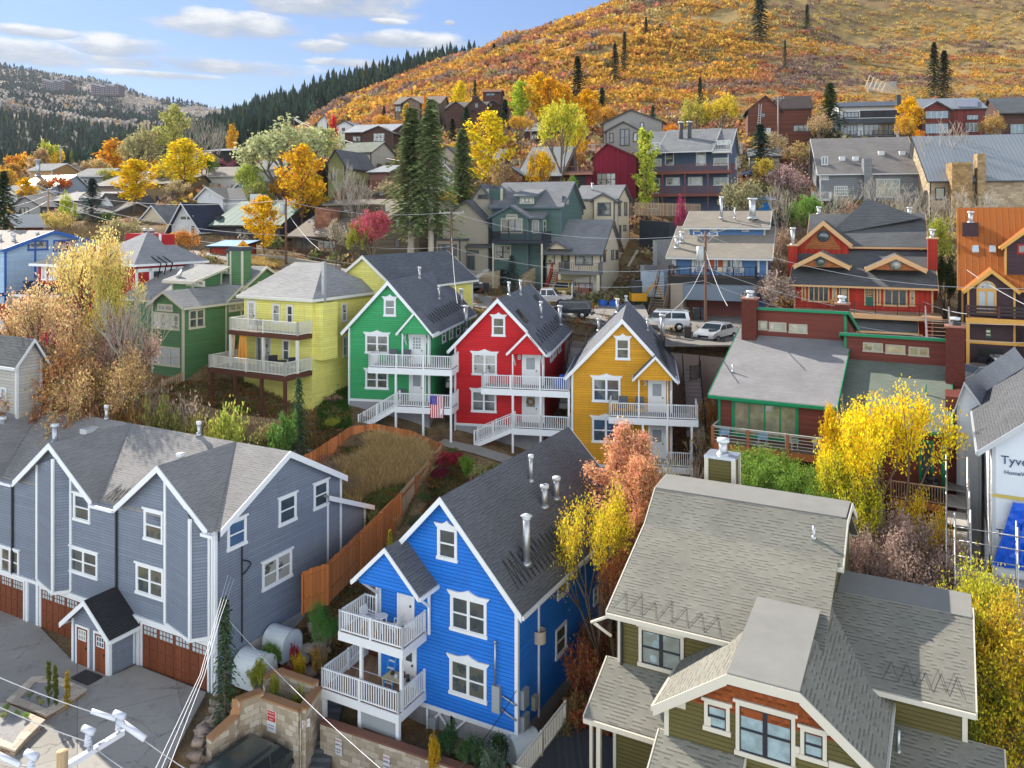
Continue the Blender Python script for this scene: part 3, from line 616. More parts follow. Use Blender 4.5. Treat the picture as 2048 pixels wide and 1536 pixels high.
for u0,u1,vt,vb,cc in((289,327,1016,1077,1),(148,181,984,1038,1),(273,328,1124,1184,2),(139,196,1090,1141,2),(2,39,1090,1142,2),(58,84,968,1010,1)):
 if u0==58:continue
 g.wpx('f',0,u0,u1,vt,vb,cols=cc,crown=1)
for u0,u1,vt,vb,cc in((454,492,1046,1103,1),(557,592,998,1054,1),(627,656,969,1021,1),(524,583,1126,1183,2)):g.wpx('r',0,u0,u1,vt,vb,cols=cc,crown=1)
m=MB()
for k in range(9):z=-13.35-k*.1;g.qbox(m,'r',0,4.1,4.85,z,z+.05,0,.04)
g.part(m,'louver',plain((.22,.25,.31)))
RUST=boards((.17,.05,.022),.5,.75,.55,False,.3)
zf=-22.32;zt=-20.15
for a,c in((-5.05,-.45),(-13.3,-9.05),(-19.2,-14.9)):g.garage('f',0,a,c,zf,zt,RUST,cols=4,rows=4)
m=MB();g.qbox(m,'f',0,-30,0,-20.0,-19.82,0,.12);
for xx in(-5.35,-8.75,-13.6,-14.55):g.qbox(m,'f',0,xx-.1,xx+.1,-22.3,-20,0,.1)
g.part(m,'belt_trim',WHITE)
for xx,yy,zz in((-7.0,.0,-15),(-15.9,0,-15)):
 m=MB();g.qbox(m,'f',0,xx-.05,xx+.05,-19.9,ZE-.2,.03,.12);g.part(m,'downspout',DARK)
m=MB();g.bx(m,-8.4,-6.65,-.62,-.48,ZE-.12,ZE+.02);g.bx(m,-17.0,-15.2,-.62,-.48,ZE-.12,ZE+.02);g.bx(m,-.3,.5,-.62,-.48,ZE-.12,ZE+.02);g.part(m,'gutter',WHITE)
g.downspout('f',0,-.12,-22.3,ZE-.1)
EX0,EX1,EY=-8.5,-5.63,-1.45
g.block([(EX0,-20.0),((EX0+EX1)/2,-18.85),(EX1,-20.0)],EY,0,-22.4,roof=shingle((.035,.036,.04),.3,.14,.35),oe=.45,og=.35,rake=.26,rakes=(1,0))
DOORW=boards((.20,.055,.02),.16,.6)
g.door('f',EY,g.fx(155,EY),g.fx(177,EY),-22.3,-20.35,DOORW,lights=(3,2),lh=.25);g.door('f',EY,g.fx(191,EY),g.fx(213,EY),-22.3,-20.35,DOORW,lights=(3,2),lh=.25)
PF=g.W(0,0,ZE+.14);sl=(ZR-ZE)/YR;NF=g.X.cross(g.Y+Vector((0,0,sl))).normalized()
for ub,vb,vt,r in((110,895,852,.16),(5,885,838,.16),(362,962,912,.17),(101,822,798,.1),(213,838,815,.1),(398,870,848,.1)):g.ventpx(ub,vb,vt,PF,NF,r=r)
for ub,vb in((362,966),(110,897),(5,890)):
 p=g.ray(ub,vb,PF,NF);m=MB(True);m.tube(p-Vector((0,0,.3)),p+Vector((0,0,.55)),.42,.18,10);g.part(m,'flue_base',GALV)
p=g.ray(180,862,PF,NF);m=MB();m.box(p-Vector((0,0,.1)),.6,.9,.3,28);g.part(m,'skylight',plain((.6,.62,.63),.3))
heat_cable(g,PF,NF,203,1001,243,1012,6,1.1)
m=MB(True);m.path([g.W(.08,1.6,-15.9),g.W(.08,1.6,-20.6)],.035);m.path([g.W(.1,1.65+.5*math.sin(a),-16.6-.5*a*.45)for a in(0,.5,1,1.5,2,2.6,3.1)],.03);g.part(m,'service_cable',BLACK)
m=MB(True);p=g.W(.15,6.9,-20.2);m.tube(p,p+Vector((0,0,1.1)),.12,.12,10);m.tube(p+Vector((0,0,1.1)),p+g.X*.35+Vector((0,0,1.25)),.12,.1,10);g.part(m,'vent_duct',WHITE)
tunnel('well_cover','rounded white window-well cover at the grey townhouse, the nearer of two',g.W(.15,1.6,-22.3),118,1.5,.72,.75,FG,'window-well covers').rotation_euler=(0,0,0)
tunnel('well_cover','rounded white window-well cover at the grey townhouse, the farther of two',g.W(.15,3.5,-21.9),118,1.4,.68,.7,FG,'window-well covers')
tunnel('well_cover','white tunnel cover standing against the front corner of the blue house',b.W(-.2,-.25,-23.6),62,1.2,.62,.95,FG,'window-well covers')
OLV=siding((.115,.098,.028),.15,.6);OSH=shingle((.225,.218,.185),.21,.145,.22,.42);MEMB=plain((.235,.232,.215),.65,0,.2,1.1);OTR=plain((.60,.56,.47),.6,0,.05)
SASH=plain((.022,.026,.034),.4,0,.03);OGL=glass((.16,.22,.24),.0)
o=House('olive_house','large olive green house with pale shingle roofs and black window sashes','house',1237,31.5,28,z=-22,wall=OLV,roof=OSH,trim=OTR,glass=OGL)
WK=dict(trim=OTR,sash=SASH,crown=1,tw=.12)
o.block([(0,-14.92),(4.05,-13.22),(5.5,-12.1),(7.2,-11.97),(11.5,-14.6)],0,7.15,-19,axis='x',oe=.42,og=.32,rake=.26,fascia=OTR,rakes=(1,0))
m=MB();m.ext([o.W(-.33,5.5,-11.96),o.W(7.6,5.5,-11.96),o.W(7.6,7.22,-11.83),o.W(-.33,7.22,-11.83)],(0,0,.03));o.part(m,'membrane_roof',MEMB)
o.block([(3.9,-13.3),(5.48,-12.12),(7.18,-11.99),(9,-13)],7.15,7.35,-19,axis='x',oe=.1,og=.3,rake=.26,fascia=OTR,corners=False,rakes=(0,1))
o.wpx('f',0,1278,1368,1250,1328,cols=2,**WK)
gy=-2.84;o.block([(2.74,-16.25),(4.92,-14.75),(7.15,-14.75),(9.25,-16.4)],gy,4.5,-21,oe=.28,og=.4,rake=.34,fascia=OTR,rakes=(1,0),skipseg=(1,))
m=MB();m.ext([o.W(4.92,gy-.4,-14.62),o.W(7.15,gy-.4,-14.62),o.W(7.15,1.5,-14.1),o.W(4.92,1.5,-14.1)],(0,0,.05));o.part(m,'membrane_roof',MEMB)
m=MB();zt=-14.62;A=o.W(4.92,gy-.4,zt);B=o.W(7.15,gy-.4,zt);off=o.Y*-.05;dn=Vector((0,0,-.3));m.hexa([A+dn,B+dn,B+dn+off,A+dn+off,A,B,B+off,A+off]);m.ext([o.W(4.92,gy-.35,zt-.13),o.W(7.15,gy-.35,zt-.13),o.W(7.15,1,zt-.13),o.W(4.92,1,zt-.13)],(0,0,.12));o.part(m,'rake_board',OTR)
SHK=shingle((.24,.065,.02),.14,.2,.45,.4);m=MB();m.ext([o.W(3.35,gy-.03,-16.05),o.W(8.7,gy-.03,-16.05),o.W(7.1,gy-.03,-14.85),o.W(4.97,gy-.03,-14.85)],o.Y*.03);o.part(m,'shake_gable',SHK)
for a,c,z in((2.8,3.45,-16.25),(4.15,4.3,-16.6),(6.95,7.1,-16.75),(7.95,9.15,-16.9)):o.box('band_board',OTR,a,c,gy-.05,gy,z-.12,z+.22)
o.wpx('f',gy,1409,1460,1397,1455,**WK);o.wpx('f',gy,1472,1591,1400,1504,cols=2,**WK);o.wpx('f',gy,1601,1654,1451,1513,**WK)
heat_cable(o,o.W(0,0,-14.79),o.X.cross(o.Y+Vector((0,0,.42))).normalized(),1222,1216,1440,1271,7,.9,r=.006)
o.block([(-2.1,-18.15),(0.0,-17.15)],-.35,3.0,-18.0,axis='x',oe=.1,og=.15,rake=.2,walls=False)
o.box('wall',OLV,.1,2.9,-.6,-.02,-24.2,-17.95);o.box('corner_board',OTR,.02,.14,-.64,-.56,-24.2,-17.95)
o.post(.0,-2.0,-21.5,-18.1,OTR,.16);o.post(-.5,-1.5,-21.5,-18.1,OTR,.12)
o.wpx('f',-.6,1306,1345,1470,1515,cols=1,rows=1,trim=OTR,sash=SASH,tw=.1)
o.deck(-3.3,-.05,-2.6,2.2,-21.5,boards((.06,.065,.07),.14),OTR);o.rail(o.W(-3.2,-2.5,-21.5),o.W(-.2,-2.5,-21.5),mat=OTR);o.rail(o.W(-3.2,-2.5,-21.5),o.W(-3.2,2.1,-21.5),mat=OTR,gap=.15)
o.box('foundation',FOUND,-3.2,0,-2.4,2.2,-24.3,-21.8)
o.block([(-5.2,-18.9),(gy,-17.55)],2.6,5.3,-24,axis='x',oe=.1,og=.1,rake=.18,wall=OLV)
o.block([(1.1,-15.95),(4.2,-14.55),(4.9,-14.45),(8.5,-16.2)],7.35,11.75,-24,axis='x',oe=.35,og=.25,rake=.24,fascia=OTR)
m=MB();m.ext([o.W(7.4,4.2,-14.41),o.W(11.98,4.2,-14.41),o.W(11.98,5.9,-14.25),o.W(7.4,5.9,-14.25)],(0,0,.03));o.part(m,'membrane_roof',MEMB)
o.block([(-6,-20.4),(1.06,-17.35)],9.3,12.6,-24,axis='x',oe=.1,og=.2,rake=.2,wall=OLV)
heat_cable(o,o.W(0,1.1,-15.8),o.X.cross(o.Y+Vector((0,0,.452))).normalized(),1766,1358,1925,1395,5,.8,r=.007)
o.box('chimney',OLV,1.25,2.5,8.3,9.3,-16,-11.1);o.box('chimney_cap',metal((.55,.6,.66)),1.15,2.6,8.2,9.4,-11.1,-10.98)
m=MB()
for xx in(1.25,2.5):
 for yy in(8.3,9.3):o.bx(m,xx-.09,xx+.09,yy-.09,yy+.09,-13,-11.1)
o.part(m,'corner_board',OTR);o.vent(o.W(1.9,8.8,-11.0),.6,.2);PO=o.W(0,4.05,-13.1);NO=o.X.cross(o.Y+Vector((0,0,.77))).normalized();o.ventpx(1628,1078,1052,PO,NO,r=.06,cap=False)
o.vent(o.W(9.75,.2,-17.7),.8,.06,cap=False);o.vent(o.W(10.4,6.2,-15.2),.9,.05,cap=False)
o.downspout('f',0,.15,-18,-15.1,DARK);m=MB(True);m.tube(o.W(-.3,-.5,-15.15),o.W(-1.0,-.3,-15.6),.06);m.tube(o.W(-.9,-.3,-15.6),o.W(-.3,0,-16.1),.06);o.part(m,'gutter_elbow',OTR)
def row_house(label,u,D,yaw,zsb,col,uL,uR,vbase,apex,eave,depth,porch,W,no,rail_u,rail_l,stair,name,num,door_l,sides,ground,flag=None,numuv=None):
 wm=siding(col,.17,.6);h=House(name,label,'house',u,D,yaw,z=-(vbase-HV)/FL*D,wall=wm,roof=shingle((.155,.165,.19),.32,.15,.3,.5))
 x1=h.fx(uR);xr=h.fx(apex[0]);zr=h.fz(*apex)-.1;ze=h.fz(*eave)-.05;zb=h.fz(uL,vbase)
 h.block([(0,ze),(xr,zr),(x1,ze)],0,depth,zb,oe=.4,og=.35,rake=.3)
 skirt(h,.04,x1-.04,.04,depth-.1,zb-4.0,zb);h.box('base_trim',WHITE,-.02,x1+.02,-.04,0,zb-.04,zb+.14)
 for w in W:h.wpx('f',0,*w,cols=1 if w is W[0]else 2,crown=2)
 for u0,u1,vt,vb in sides:h.wpx('r',x1,u0,u1,vt,vb)
 (ua,va),(ul,vl),(ur,vr),p=porch;pa=h.fx(ua,-p);pz=h.fz(ua,va,-p);pl=h.fx(ul,-p);pr_=h.fx(ur,-p);zl_=h.fz(ul,vl,-p)
 h.block([(pl+.25,zl_),(pa,pz-.1),(pr_-.25,zl_)],-p+.2,0.3,zl_-.25,oe=.25,og=.12,rake=.2,corners=False,rakes=(1,0))
 (a0,av,a1)=rail_u;dd=1.9;X0=h.fx(a0,-dd);X1=h.fx(a1,-dd);zu=h.fz(a0,av,-dd)-1.0
 GD=boards((.24,.22,.2),.14);h.deck(X0,X1,-dd,0,zu,GD,fas=.42);n=3
 h.rail(h.W(X0+.04,-dd+.04,zu),h.W(X1-.04,-dd+.04,zu),posts=n);h.rail(h.W(X0+.04,-dd+.04,zu),h.W(X0+.04,0,zu),posts=1);h.rail(h.W(X1-.04,-dd+.04,zu),h.W(X1-.04,0,zu),posts=1)
 (b0,bv,b1)=rail_l;Y0=h.fx(b0,-dd);Y1=h.fx(b1,-dd);zl=h.fz(b0,bv,-dd)-1.0
 h.deck(Y0,Y1,-dd,0,zl,GD,fas=.42);h.rail(h.W(Y0+.04,-dd+.04,zl),h.W(Y1-.04,-dd+.04,zl),posts=2);h.rail(h.W(Y1-.04,-dd+.04,zl),h.W(Y1-.04,0,zl),posts=1)
 if stair:
  su,sv,dys=stair;sx=h.fx(su,-dd+.5);sz=h.fz(su,sv,-dd+.5)
  h.stairs(h.W(sx,-dd+.55,sz),h.W(Y0,-dd+.55,zl),1.0,9)
 for xx in(Y0+.05,(Y0+Y1)/2,Y1-.05):
  h.post(xx,-dd+.06,zl,zu-.35,w=.14);h.post(xx,-dd+.06,zl-3.5,zl-.35,w=.14)
 h.post(pl+.35,-p+.3,zu,zl_-.1,w=.09);h.post(x1-.06,-.12,zu,zl_-.1,w=.12)
 m=MB();m.bar(h.W(pl+.35,-.05,zl_-1.2),h.W(pl+.35,-p+.3,zl_-.25),.08,.08);m.bar(h.W(x1-.1,-.05,zl_-1.2),h.W(x1-.1,-p+.3,zl_-.25),.08,.08);h.part(m,'porch_brace',WHITE)
 du0,du1,dl=door_l;h.door('f',0,h.fx(du0),h.fx(du1),zu,zu+2.08,WD,lights=no[1],lh=.42,gm=plain((.3,.34,.36),.2));h.door('f',0,h.fx(du0),h.fx(du1),zl,zl+2.08,WD,lights=(1,1),lh=.42,gm=plain((.3,.34,.36),.2))
 nu,nv=numuv;h.text(num,'f',0,h.fx(nu),h.fz(nu,nv),.5,WHITE)
 sl=(zr-ze)/(x1-xr);p0=h.W(xr,0,zr+.13);nn=h.Y.cross(h.X-Vector((0,0,sl))).normalized()
 h.rp=(p0,nn);h.zu=zu;h.zl=zl;h.x1=x1;h.dk=(X0,X1,Y0,Y1,dd)
 h.downspout('f',0,.06,zb-2,ze);h.downspout('f',0,x1-.3,zb-.5,ze)
 A=h.px(x1+.2,.3,ze-.1);B=h.px(x1+.2,depth-.4,ze-.1)
 return h
hg=row_house('green gabled row house numbered 11 with a US flag on its lower deck',697,61,11,0,(.045,.36,.13),697,859.5,800,(778.6,562),(697,653),12.5,((828,625),(793,661),(863,664),1.3),[(768,792,597,632),(731,778,668,706),(731,777,740,777)],(None,(3,4)),(737,706.5,903),(790,785,903),(722,852,1),'green_row_house','11',(821,847,0),[(884,891,658,687),(898,905,650,680),(912,920,644,675),(927,932,638,664)],0,numuv=(814.5,673))
hr=row_house('red gabled row house numbered 8 with a wreath on its lower door',909,60,11.5,0,(.60,.012,.018),909,1088,849,(997,597),(909,690),12.8,((1054,666),(1014,702),(1091,707),1.3),[(984,1010.5,633,672),(944.6,994,706,749),(943,993,780,823)],(None,(1,1)),(963,748,1139),(1024,828,1139),(952,884,1),'red_row_house','8',(1047,1076,0),[(1100,1105,700,725),(1107,1111.5,693,716),(1116,1121,682,707)],0,numuv=(1038.5,715))
hy=row_house('mustard gold gabled row house numbered 5, rightmost of the row',1143,56.5,9.5,0,(.68,.33,.018),1143,1344,930,(1245,638),(1143,742),12.5,((1311,714),(1267,753),(1352,757),1.3),[(1231,1260,676,719),(1184.6,1241,755,803),(1184,1240,835,884)],(None,(1,1)),(1218,804,1396),(1284,901,1385),None,'gold_row_house','5',(1299,1329,0),[],0,numuv=(1290.5,766))
for h,L in((hg,((839,557,537,.1,1),(878,598,574,.09,1),(923,612,580,.12,1),(932,660,614,.17,1))),(hr,((1041,590,563,.09,1),(1082,635,606,.1,1),(1120,650,614,.16,1),(1018,591,567,.09,1))),(hy,((1295,661,641,.09,1),(1325,680,632,.2,1),(1252,602,594,.1,1)))):
 for ub,vb,vt,r,c in L:h.ventpx(ub,vb,vt,*h.rp,r=r)
for ub,vb,vt,r in((1198,662,640,.13),(1235,626,600,.12)):
 hy.ventpx(ub,vb,vt,hy.rp[0],(hy.Y.cross(hy.X+Vector((0,0,1.05)))).normalized(),r=r)
for h,e in((hg,(858,653,935,612,16)),(hr,(1076,697,1136,641,14)),(hy,(1343,746,1322,682,12))):heat_cable(h,h.rp[0],h.rp[1],*e,1.0,r=.02)
p=hr.ray(1082,632,*hr.rp);
for pts in(((1030,623),(1036,617),(1058,643),(1052,648)),((1065,592),(1072,588),(1080,600),(1073,604))):
 m=MB();m.ext([hr.ray(u,v,*hr.rp)for u,v in pts],hr.rp[1]*.12);hr.part(m,'skylight',plain((.03,.02,.02),.2))
t=thing('flag','US flag hanging from the lower white railing of the green house','flag',hg.W(hg.dk[3]-1.15,-1.98,hg.zl-.8))
FW,FH=1.0,1.55;fx0=hg.dk[3]-1.55
q=lambda a,z:hg.W(fx0+a,-1.97+.05*math.sin(a*7+z*2),hg.zl+.9-z)
red,wht=MB(),MB()
for i in range(13):
 a0,a1=FW*i/13,FW*(i+1)/13
 for k in range(8):z0,z1=FH*k/8,FH*(k+1)/8;(wht if i%2 else red).poly([q(a0,z0),q(a0,z1),q(a1,z1),q(a1,z0)])
red.obj('red_stripes',plain((.50,.02,.03),.8),t);wht.obj('white_stripes',plain((.75,.75,.78),.8),t)
m=MB();q2=lambda a,z:q(a,z)-hg.Y*.012
for i in range(4):
 for k in range(3):a0,a1,z0,z1=FW*.54*i/4,FW*.54*(i+1)/4,.62*k/3,.62*(k+1)/3;m.poly([q2(a0,z0),q2(a0,z1),q2(a1,z1),q2(a1,z0)])
m.obj('canton',plain((.06,.03,.30),.8),t);m=MB()
for i in range(5):
 for k in range(6):a,z=.06+FW*.1*i,.06+.1*k;m.poly([q2(a,z-.02)-hg.Y*.006,q2(a-.02,z)-hg.Y*.006,q2(a,z+.02)-hg.Y*.006,q2(a+.02,z)-hg.Y*.006])
m.obj('stars',plain((.8,.8,.8),.8),t)
m=MB(True);c=hr.W(hr.fx(1061),-.12,hr.zl+1.5)
for i in range(14):a,a2=2*math.pi*i/14,2*math.pi*(i+1)/14;m.tube(c+hr.X*.24*math.cos(a)+Vector((0,0,.24*math.sin(a))),c+hr.X*.24*math.cos(a2)+Vector((0,0,.24*math.sin(a2))),.075+.02*(i%2),.06,6)
m.obj('wreath',plain((.35,.18,.05),.9,0,.5,14),None,label='round autumn wreath of dried leaves on the lower white door of the red house',cat='wreath')
CG=plain((.10,.11,.13),.7)
for h,us,w in((hg,(783,811),'green'),(hy,(1246,1279),'gold')):
 for k,uu in enumerate(us):chair(h.W(h.fx(uu,-.7),-.7,h.zu),R(-10),CG,f"charcoal porch chair on the {w} house's upper deck, {'left' if k == 0 else 'right'} one of two",group='charcoal porch chairs on the row houses',w=.62,back=.6)
chair(hg.W(hg.fx(800,-.7),-.7,hg.zl),R(-10),CG,"dark chair on the green house's lower deck beside the flag",w=.55)
m=MB(True);c=hr.W(hr.x1+1.4,-.9,hr.zu+.02)
for k in range(3):m.tube(c+hr.X*(k*.35-.3),c+hr.X*(k*.35-.3)+Vector((0,0,.75+.2*(k==1))),.28,.2,9)
m.obj('covered_pile',plain((.02,.10,.45),.6),None,label='blue-covered pile of things on the right end of the upper red deck',cat='pile')
CST=concrete((.33,.31,.29),False)
for h,lab in((hg,'flight of grey steps between the green and the red house'),(hr,'flight of grey steps between the red and the gold house'),(hy,'flight of dark steps at the right side of the gold house')):
 t=thing('outdoor_stairs',lab,'stairs',h.W(h.x1+1.6,2,h.zl));n=16;m=MB();r=MB();x0_=h.x1+1.0;x1_=x0_+1.25
 for i in range(n):z=h.zu-1.4+i*.2;y=.8+i*.42;h.bx(m,x0_,x1_,y,y+.45,z-.4,z)
 m.obj('steps',CST,t)
 for xx in(x0_,x1_):
  a=h.W(xx,.8,h.zu-1.4);c=h.W(xx,.8+n*.42,h.zu-1.4+n*.2);r.bar(a+Vector((0,0,.95)),c+Vector((0,0,.95)),.05,.05);r.bar(a+Vector((0,0,.5)),c+Vector((0,0,.5)),.03,.03)
  for k in range(7):p=a+(c-a)*k/6;r.bar(p,p+Vector((0,0,.95)),.05,.05)
 r.obj('handrail',IRON,t)
def solid(h,name,mat,x0,x1,y0,y1,z0,z1,**k):return h.box(name,mat,x0,x1,y0,y1,z0,z1,**k)
YL=siding((.80,.74,.20),.17,.72);YSH=shingle((.31,.31,.31),.4,.2,.22,.6);CRM=plain((.68,.67,.6),.5,0,.05)
y=House('yellow_house','pale yellow house with two wraparound cream balconies on brown posts','house',624,60,28,z=-13.3,wall=YL,roof=YSH,trim=CRM)
xl=y.fx(488);ze=-5.95;y.box('wall',YL,xl,0,0,8.3,-14.5,ze-.02)
def hip(h,x0,x1,y0,y1,ze,r0,r1,zr,mat,th=.14,trim=None,ov=.4):
 m=MB();A,B,C,D_=[h.W(*p,ze)for p in((x0-ov,y0-ov),(x1+ov,y0-ov),(x1+ov,y1+ov),(x0-ov,y1+ov))];E,F_=h.W(*r0,zr),h.W(*r1,zr)
 up=Vector((0,0,th));base=[A,B,C,D_]
 if(E-F_).length<.05:tops=[[A,B,E],[B,C,E],[C,D_,E],[D_,A,E]]
 elif abs(r0[1]-r1[1])<abs(r0[0]-r1[0]):tops=[[A,B,F_,E],[B,C,F_],[C,D_,E,F_],[D_,A,E]]
 else:tops=[[A,B,E],[B,C,F_,E],[C,D_,F_],[D_,A,E,F_]]
 for t in tops:m.poly([p+up for p in t])
 m.poly(base[::-1]);
 for i in range(4):a,b2=base[i],base[(i+1)%4];m.poly([a,b2,b2+up,a+up])
 h.part(m,'roof',mat);t=MB()
 for i in range(4):a,b2=base[i],base[(i+1)%4];t.bar(a+up*.4,b2+up*.4,.08,.2)
 h.part(t,'roof_trim',trim or h.trim)
hip(y,xl,0,0,8.3,ze,(xl+1.2,4.3),(-2.66,4.3),-3.55,YSH)
y.block([(-4.2,-5.6),(-.6,-3.0),(2.4,-5.3)],6.9,19,-14,roof=shingle((.13,.14,.16),.4,.2,.25),oe=.4,og=.3,rake=.26)
y.wpx('r',0,683,694,607,645);y.wpx('r',0,685.5,693.5,673,714);y.wpx('r',0,647,652,611,648,rows=1);y.box('bay',YL,0,.8,.3,1.9,-10.3,-6.1);y.box('chimney_pipe',GALV,.2,.45,.8,1.05,-6.3,-3.1)
y.wpx('f',0,545,561,607,646);y.wpx('f',0,573,587,609,649)
zu,zl=-8.35,-11.05;BW=boards((.1,.035,.02),.14);y.door('f',0,y.fx(496),y.fx(511),zu,zu+2.1,WD,lights=(3,4),lh=.8)
y.door('f',0,y.fx(514),y.fx(525),zl,zl+2.2,DARK,lights=(1,1),lh=.8,name='glass_door');y.door('f',0,y.fx(529),y.fx(540),zl,zl+2.2,DARK,lights=(1,1),lh=.8,name='glass_door');y.wpx('f',0,565,580,678,722)
y.deck(xl,0,-1.5,0,zu,BW,BROWNW,.3);y.rail(y.W(xl+.04,-1.45,zu),y.W(-.05,-1.45,zu),posts=2,mat=CRM);y.rail(y.W(-.05,-1.45,zu),y.W(-.05,0,zu),posts=1,mat=CRM);y.rail(y.W(xl+.04,-1.45,zu),y.W(xl+.04,0,zu),posts=1,mat=CRM)
y.deck(xl-.8,0,-2.77,0,zl,BW,BROWNW,.34);y.rail(y.W(xl-.75,-2.7,zl),y.W(-.05,-2.7,zl),posts=2,mat=CRM);y.rail(y.W(-.05,-2.7,zl),y.W(-.05,0,zl),posts=1,mat=CRM);y.rail(y.W(xl-.75,-2.7,zl),y.W(xl-.75,0,zl),posts=1,mat=CRM)
for xx in(xl+.1,-3.4,-.1):y.post(xx,-1.42,zl,zu-.3,CRM,.18)
for xx in(xl-.6,xl+1.8,-2.4,-.15):y.post(xx,-2.6,-14.2,zl-.3,BROWNW,.2)
m=MB();
for i in range(5):a=y.W(xl+.9+i*.13,-1.3,zu-.3);c=y.W(xl+.7+i*.22,-1.35+.06*(i%2),zl+.3);d=y.W(xl+.9+i*.22,-1.35+.06*((i+1)%2),zl+.3);m.poly([a,c,d,a+y.X*.13]);
m.obj('porch_curtain',plain((.70,.30,.05),.8),None,label='orange curtain hanging at the left of the yellow house porch',cat='curtain')
m=MB();
for i in range(4):a=y.W(xl+.15+i*.06,-1.25,zu-.3);c=y.W(xl-.1+i*.1,-1.3,zl+.7);m.poly([a,c,c+y.X*.1,a+y.X*.06])
m.obj('porch_curtain',plain((.72,.45,.25),.8),None,label='pale peach curtain tied at the left post of the yellow house porch',cat='curtain')
for k,uu in enumerate((545,585)):chair(y.W(y.fx(uu,-.9),-.9,zl),R(200),DARK,('dark porch armchair left of the yellow house window','dark porch armchair at the right of the yellow house porch')[k],group='dark porch armchairs',w=.7,back=.6)
table(y.W(y.fx(562,-1.2),-1.2,zl),0,DARK,'dark round table on the lower balcony of the yellow house',.9,.9,round_=True)
chair(y.W(y.fx(520,-.7),-.7,zu),R(180),DARK,'dark chair on the upper balcony of the yellow house',w=.6)
GRN=siding((.085,.20,.085),.2,.6);TAN=plain((.50,.48,.38),.6,0,.05)
q=House('green_house','dark green house with cream trim, green chimneys and a three-pane dormer','house',366,63,28,z=-12.5,wall=GRN,roof=YSH,trim=TAN)
q.block([(-3.54,-6.65),(-1.9,-5.65),(-.0,-6.65)],0,6.2,-14,oe=.35,og=.3,rake=.2)
q.block([(4.2,-6.6),(5.7,-5.55),(7,-6.0)],-8,.02,-14,axis='x',oe=.2,og=.3,rake=.2);q.block([(5.8,-5.75),(8.4,-4.1),(11.4,-5.8)],-10,.05,-13,axis='x',oe=.2,og=.35,rake=.2)
q.block([(1.5,-6.5),(6.5,-4.5),(9,-5)],-9,-3.0,-13,axis='x',oe=.3,og=.3,rake=.2)
for a in((304.5,359,623,656,3),(304,360,690,728,3)):q.wpx('f',0,*a[:4],cols=3)
q.wpx('f',-.01,316,346,607,621,cols=2,rows=1);q.wpx('r',0,377,409,620,659,cols=2);q.wpx('r',0.03,457,486,599,624,cols=2,rows=1);q.wpx('r',.06,514,530,563,573,cols=2,rows=1)
q.block([(3.0,-5.0),(6.0,-4.2)],-4.9,-2.4,-6.2,axis='x',oe=.5,og=.5,rake=.18,roof=YSH);q.wpx('f',3.0,374,410,560,571,cols=3,rows=1,tw=.06)
for(xx,yy,w,z1)in((-1.2,5.9,1.3,-2.6),(-3.4,7.6,1.1,-2.9)):
 q.box('chimney',GRN,xx,xx+w,yy,yy+1,-6,z1);q.box('chimney_cap',plain((.045,.055,.07)),xx-.12,xx+w+.12,yy-.12,yy+1.12,z1,z1+.35);m=MB()
 for a in(xx,xx+w):q.bx(m,a-.07,a+.07,yy-.07,yy+.07,-6,z1)
 q.part(m,'corner_board',TAN)
t=thing('satellite_dish','grey satellite dish on the left roof of the dark green house','dish',q.W(-4.4,3.5,-5.8));m=MB(True);c=q.W(-4.4,3.5,-4.6);m.tube(c,c+Vector((-.12,-.12,.1)),.15,.42,14);m.obj('dish',plain((.4,.42,.42),.4),t);m=MB();m.tube(q.W(-4.4,3.5,-6.2),c,.04);m.obj('mast',GALV,t)
REDW=siding((.42,.014,.02),.2,.6);LSH=shingle((.30,.305,.32),.4,.2,.14,.7)
r=House('red_hip_house','deep red house with a big grey hip roof and white trim behind the bare tree','house',270,70,28,z=-9,wall=REDW,roof=LSH)
r.box('wall',REDW,-7,0,0,7.2,-11,-3.95);hip(r,-7,0,0,7.2,-3.95,(-3,3.6),(-3,3.6),-1.2,LSH)
r.box('cupola',REDW,-2.6,-1.5,4.2,5.3,-2.9,-1.3);r.box('cupola_trim',WHITE,-2.2,-1.9,4.15,4.2,-2.9,-1.3);r.box('wall',REDW,-6.6,-3.6,4,6.2,-3,-1.25)
r.wpx('r',0,304,327,538,562,cols=2,rows=1,sash=DARK);m=MB()
for a in(1.9,2.5,3.1):m.bar(r.W(.1,a,-6.2),r.W(.9,a,-3.8),.07,.07);m.bar(r.W(.9,a,-3.8),r.W(-.4,a,-3.2),.07,.07)
r.part(m,'awning_frame',BLACK);m=MB();r.qbox(m,'r',0,0,7.2,-4.5,-4.2,0,.05);
for a in(.02,1.4,4.2):r.qbox(m,'r',0,a,a+.25,-10,-4.2,0,.05)
r.part(m,'white_trim',WHITE)
for k,(xx,yy)in enumerate(((-7.2,6.6),(-6.0,6.4))):r.vent(r.W(xx,yy,-3.2),2.2,.22,conical=True,mat=plain((.08,.08,.09)))
w=House('red_annex','small red and white annex with stacked dark hip roofs beside the light blue house','house',120,69,28,z=-9,wall=REDW,roof=shingle((.06,.07,.08),.4,.2,.2))
w.box('wall',REDW,-3.0,0,0,4,-10.5,-3.9);hip(w,-3.0,0,0,4,-3.9,(-1.5,2),(-1.5,2),-2.9,w.roof,ov=.5);w.box('wall',REDW,-3.4,.1,-1.2,0,-10.5,-6.4);hip(w,-3.4,.1,-1.4,.5,-6.4,(-2.6,-.4),(-.8,-.4),-5.6,w.roof)
w.wpx('f',0,84,94,527,560,rows=1);w.wpx('f',0,99,115,530,560,cols=2,rows=1);w.box('chimney',REDW,1.0,2.2,1.8,3,-8,-2.2);w.box('chimney_trim',WHITE,2.2,2.45,1.8,1.95,-8,-2.2)
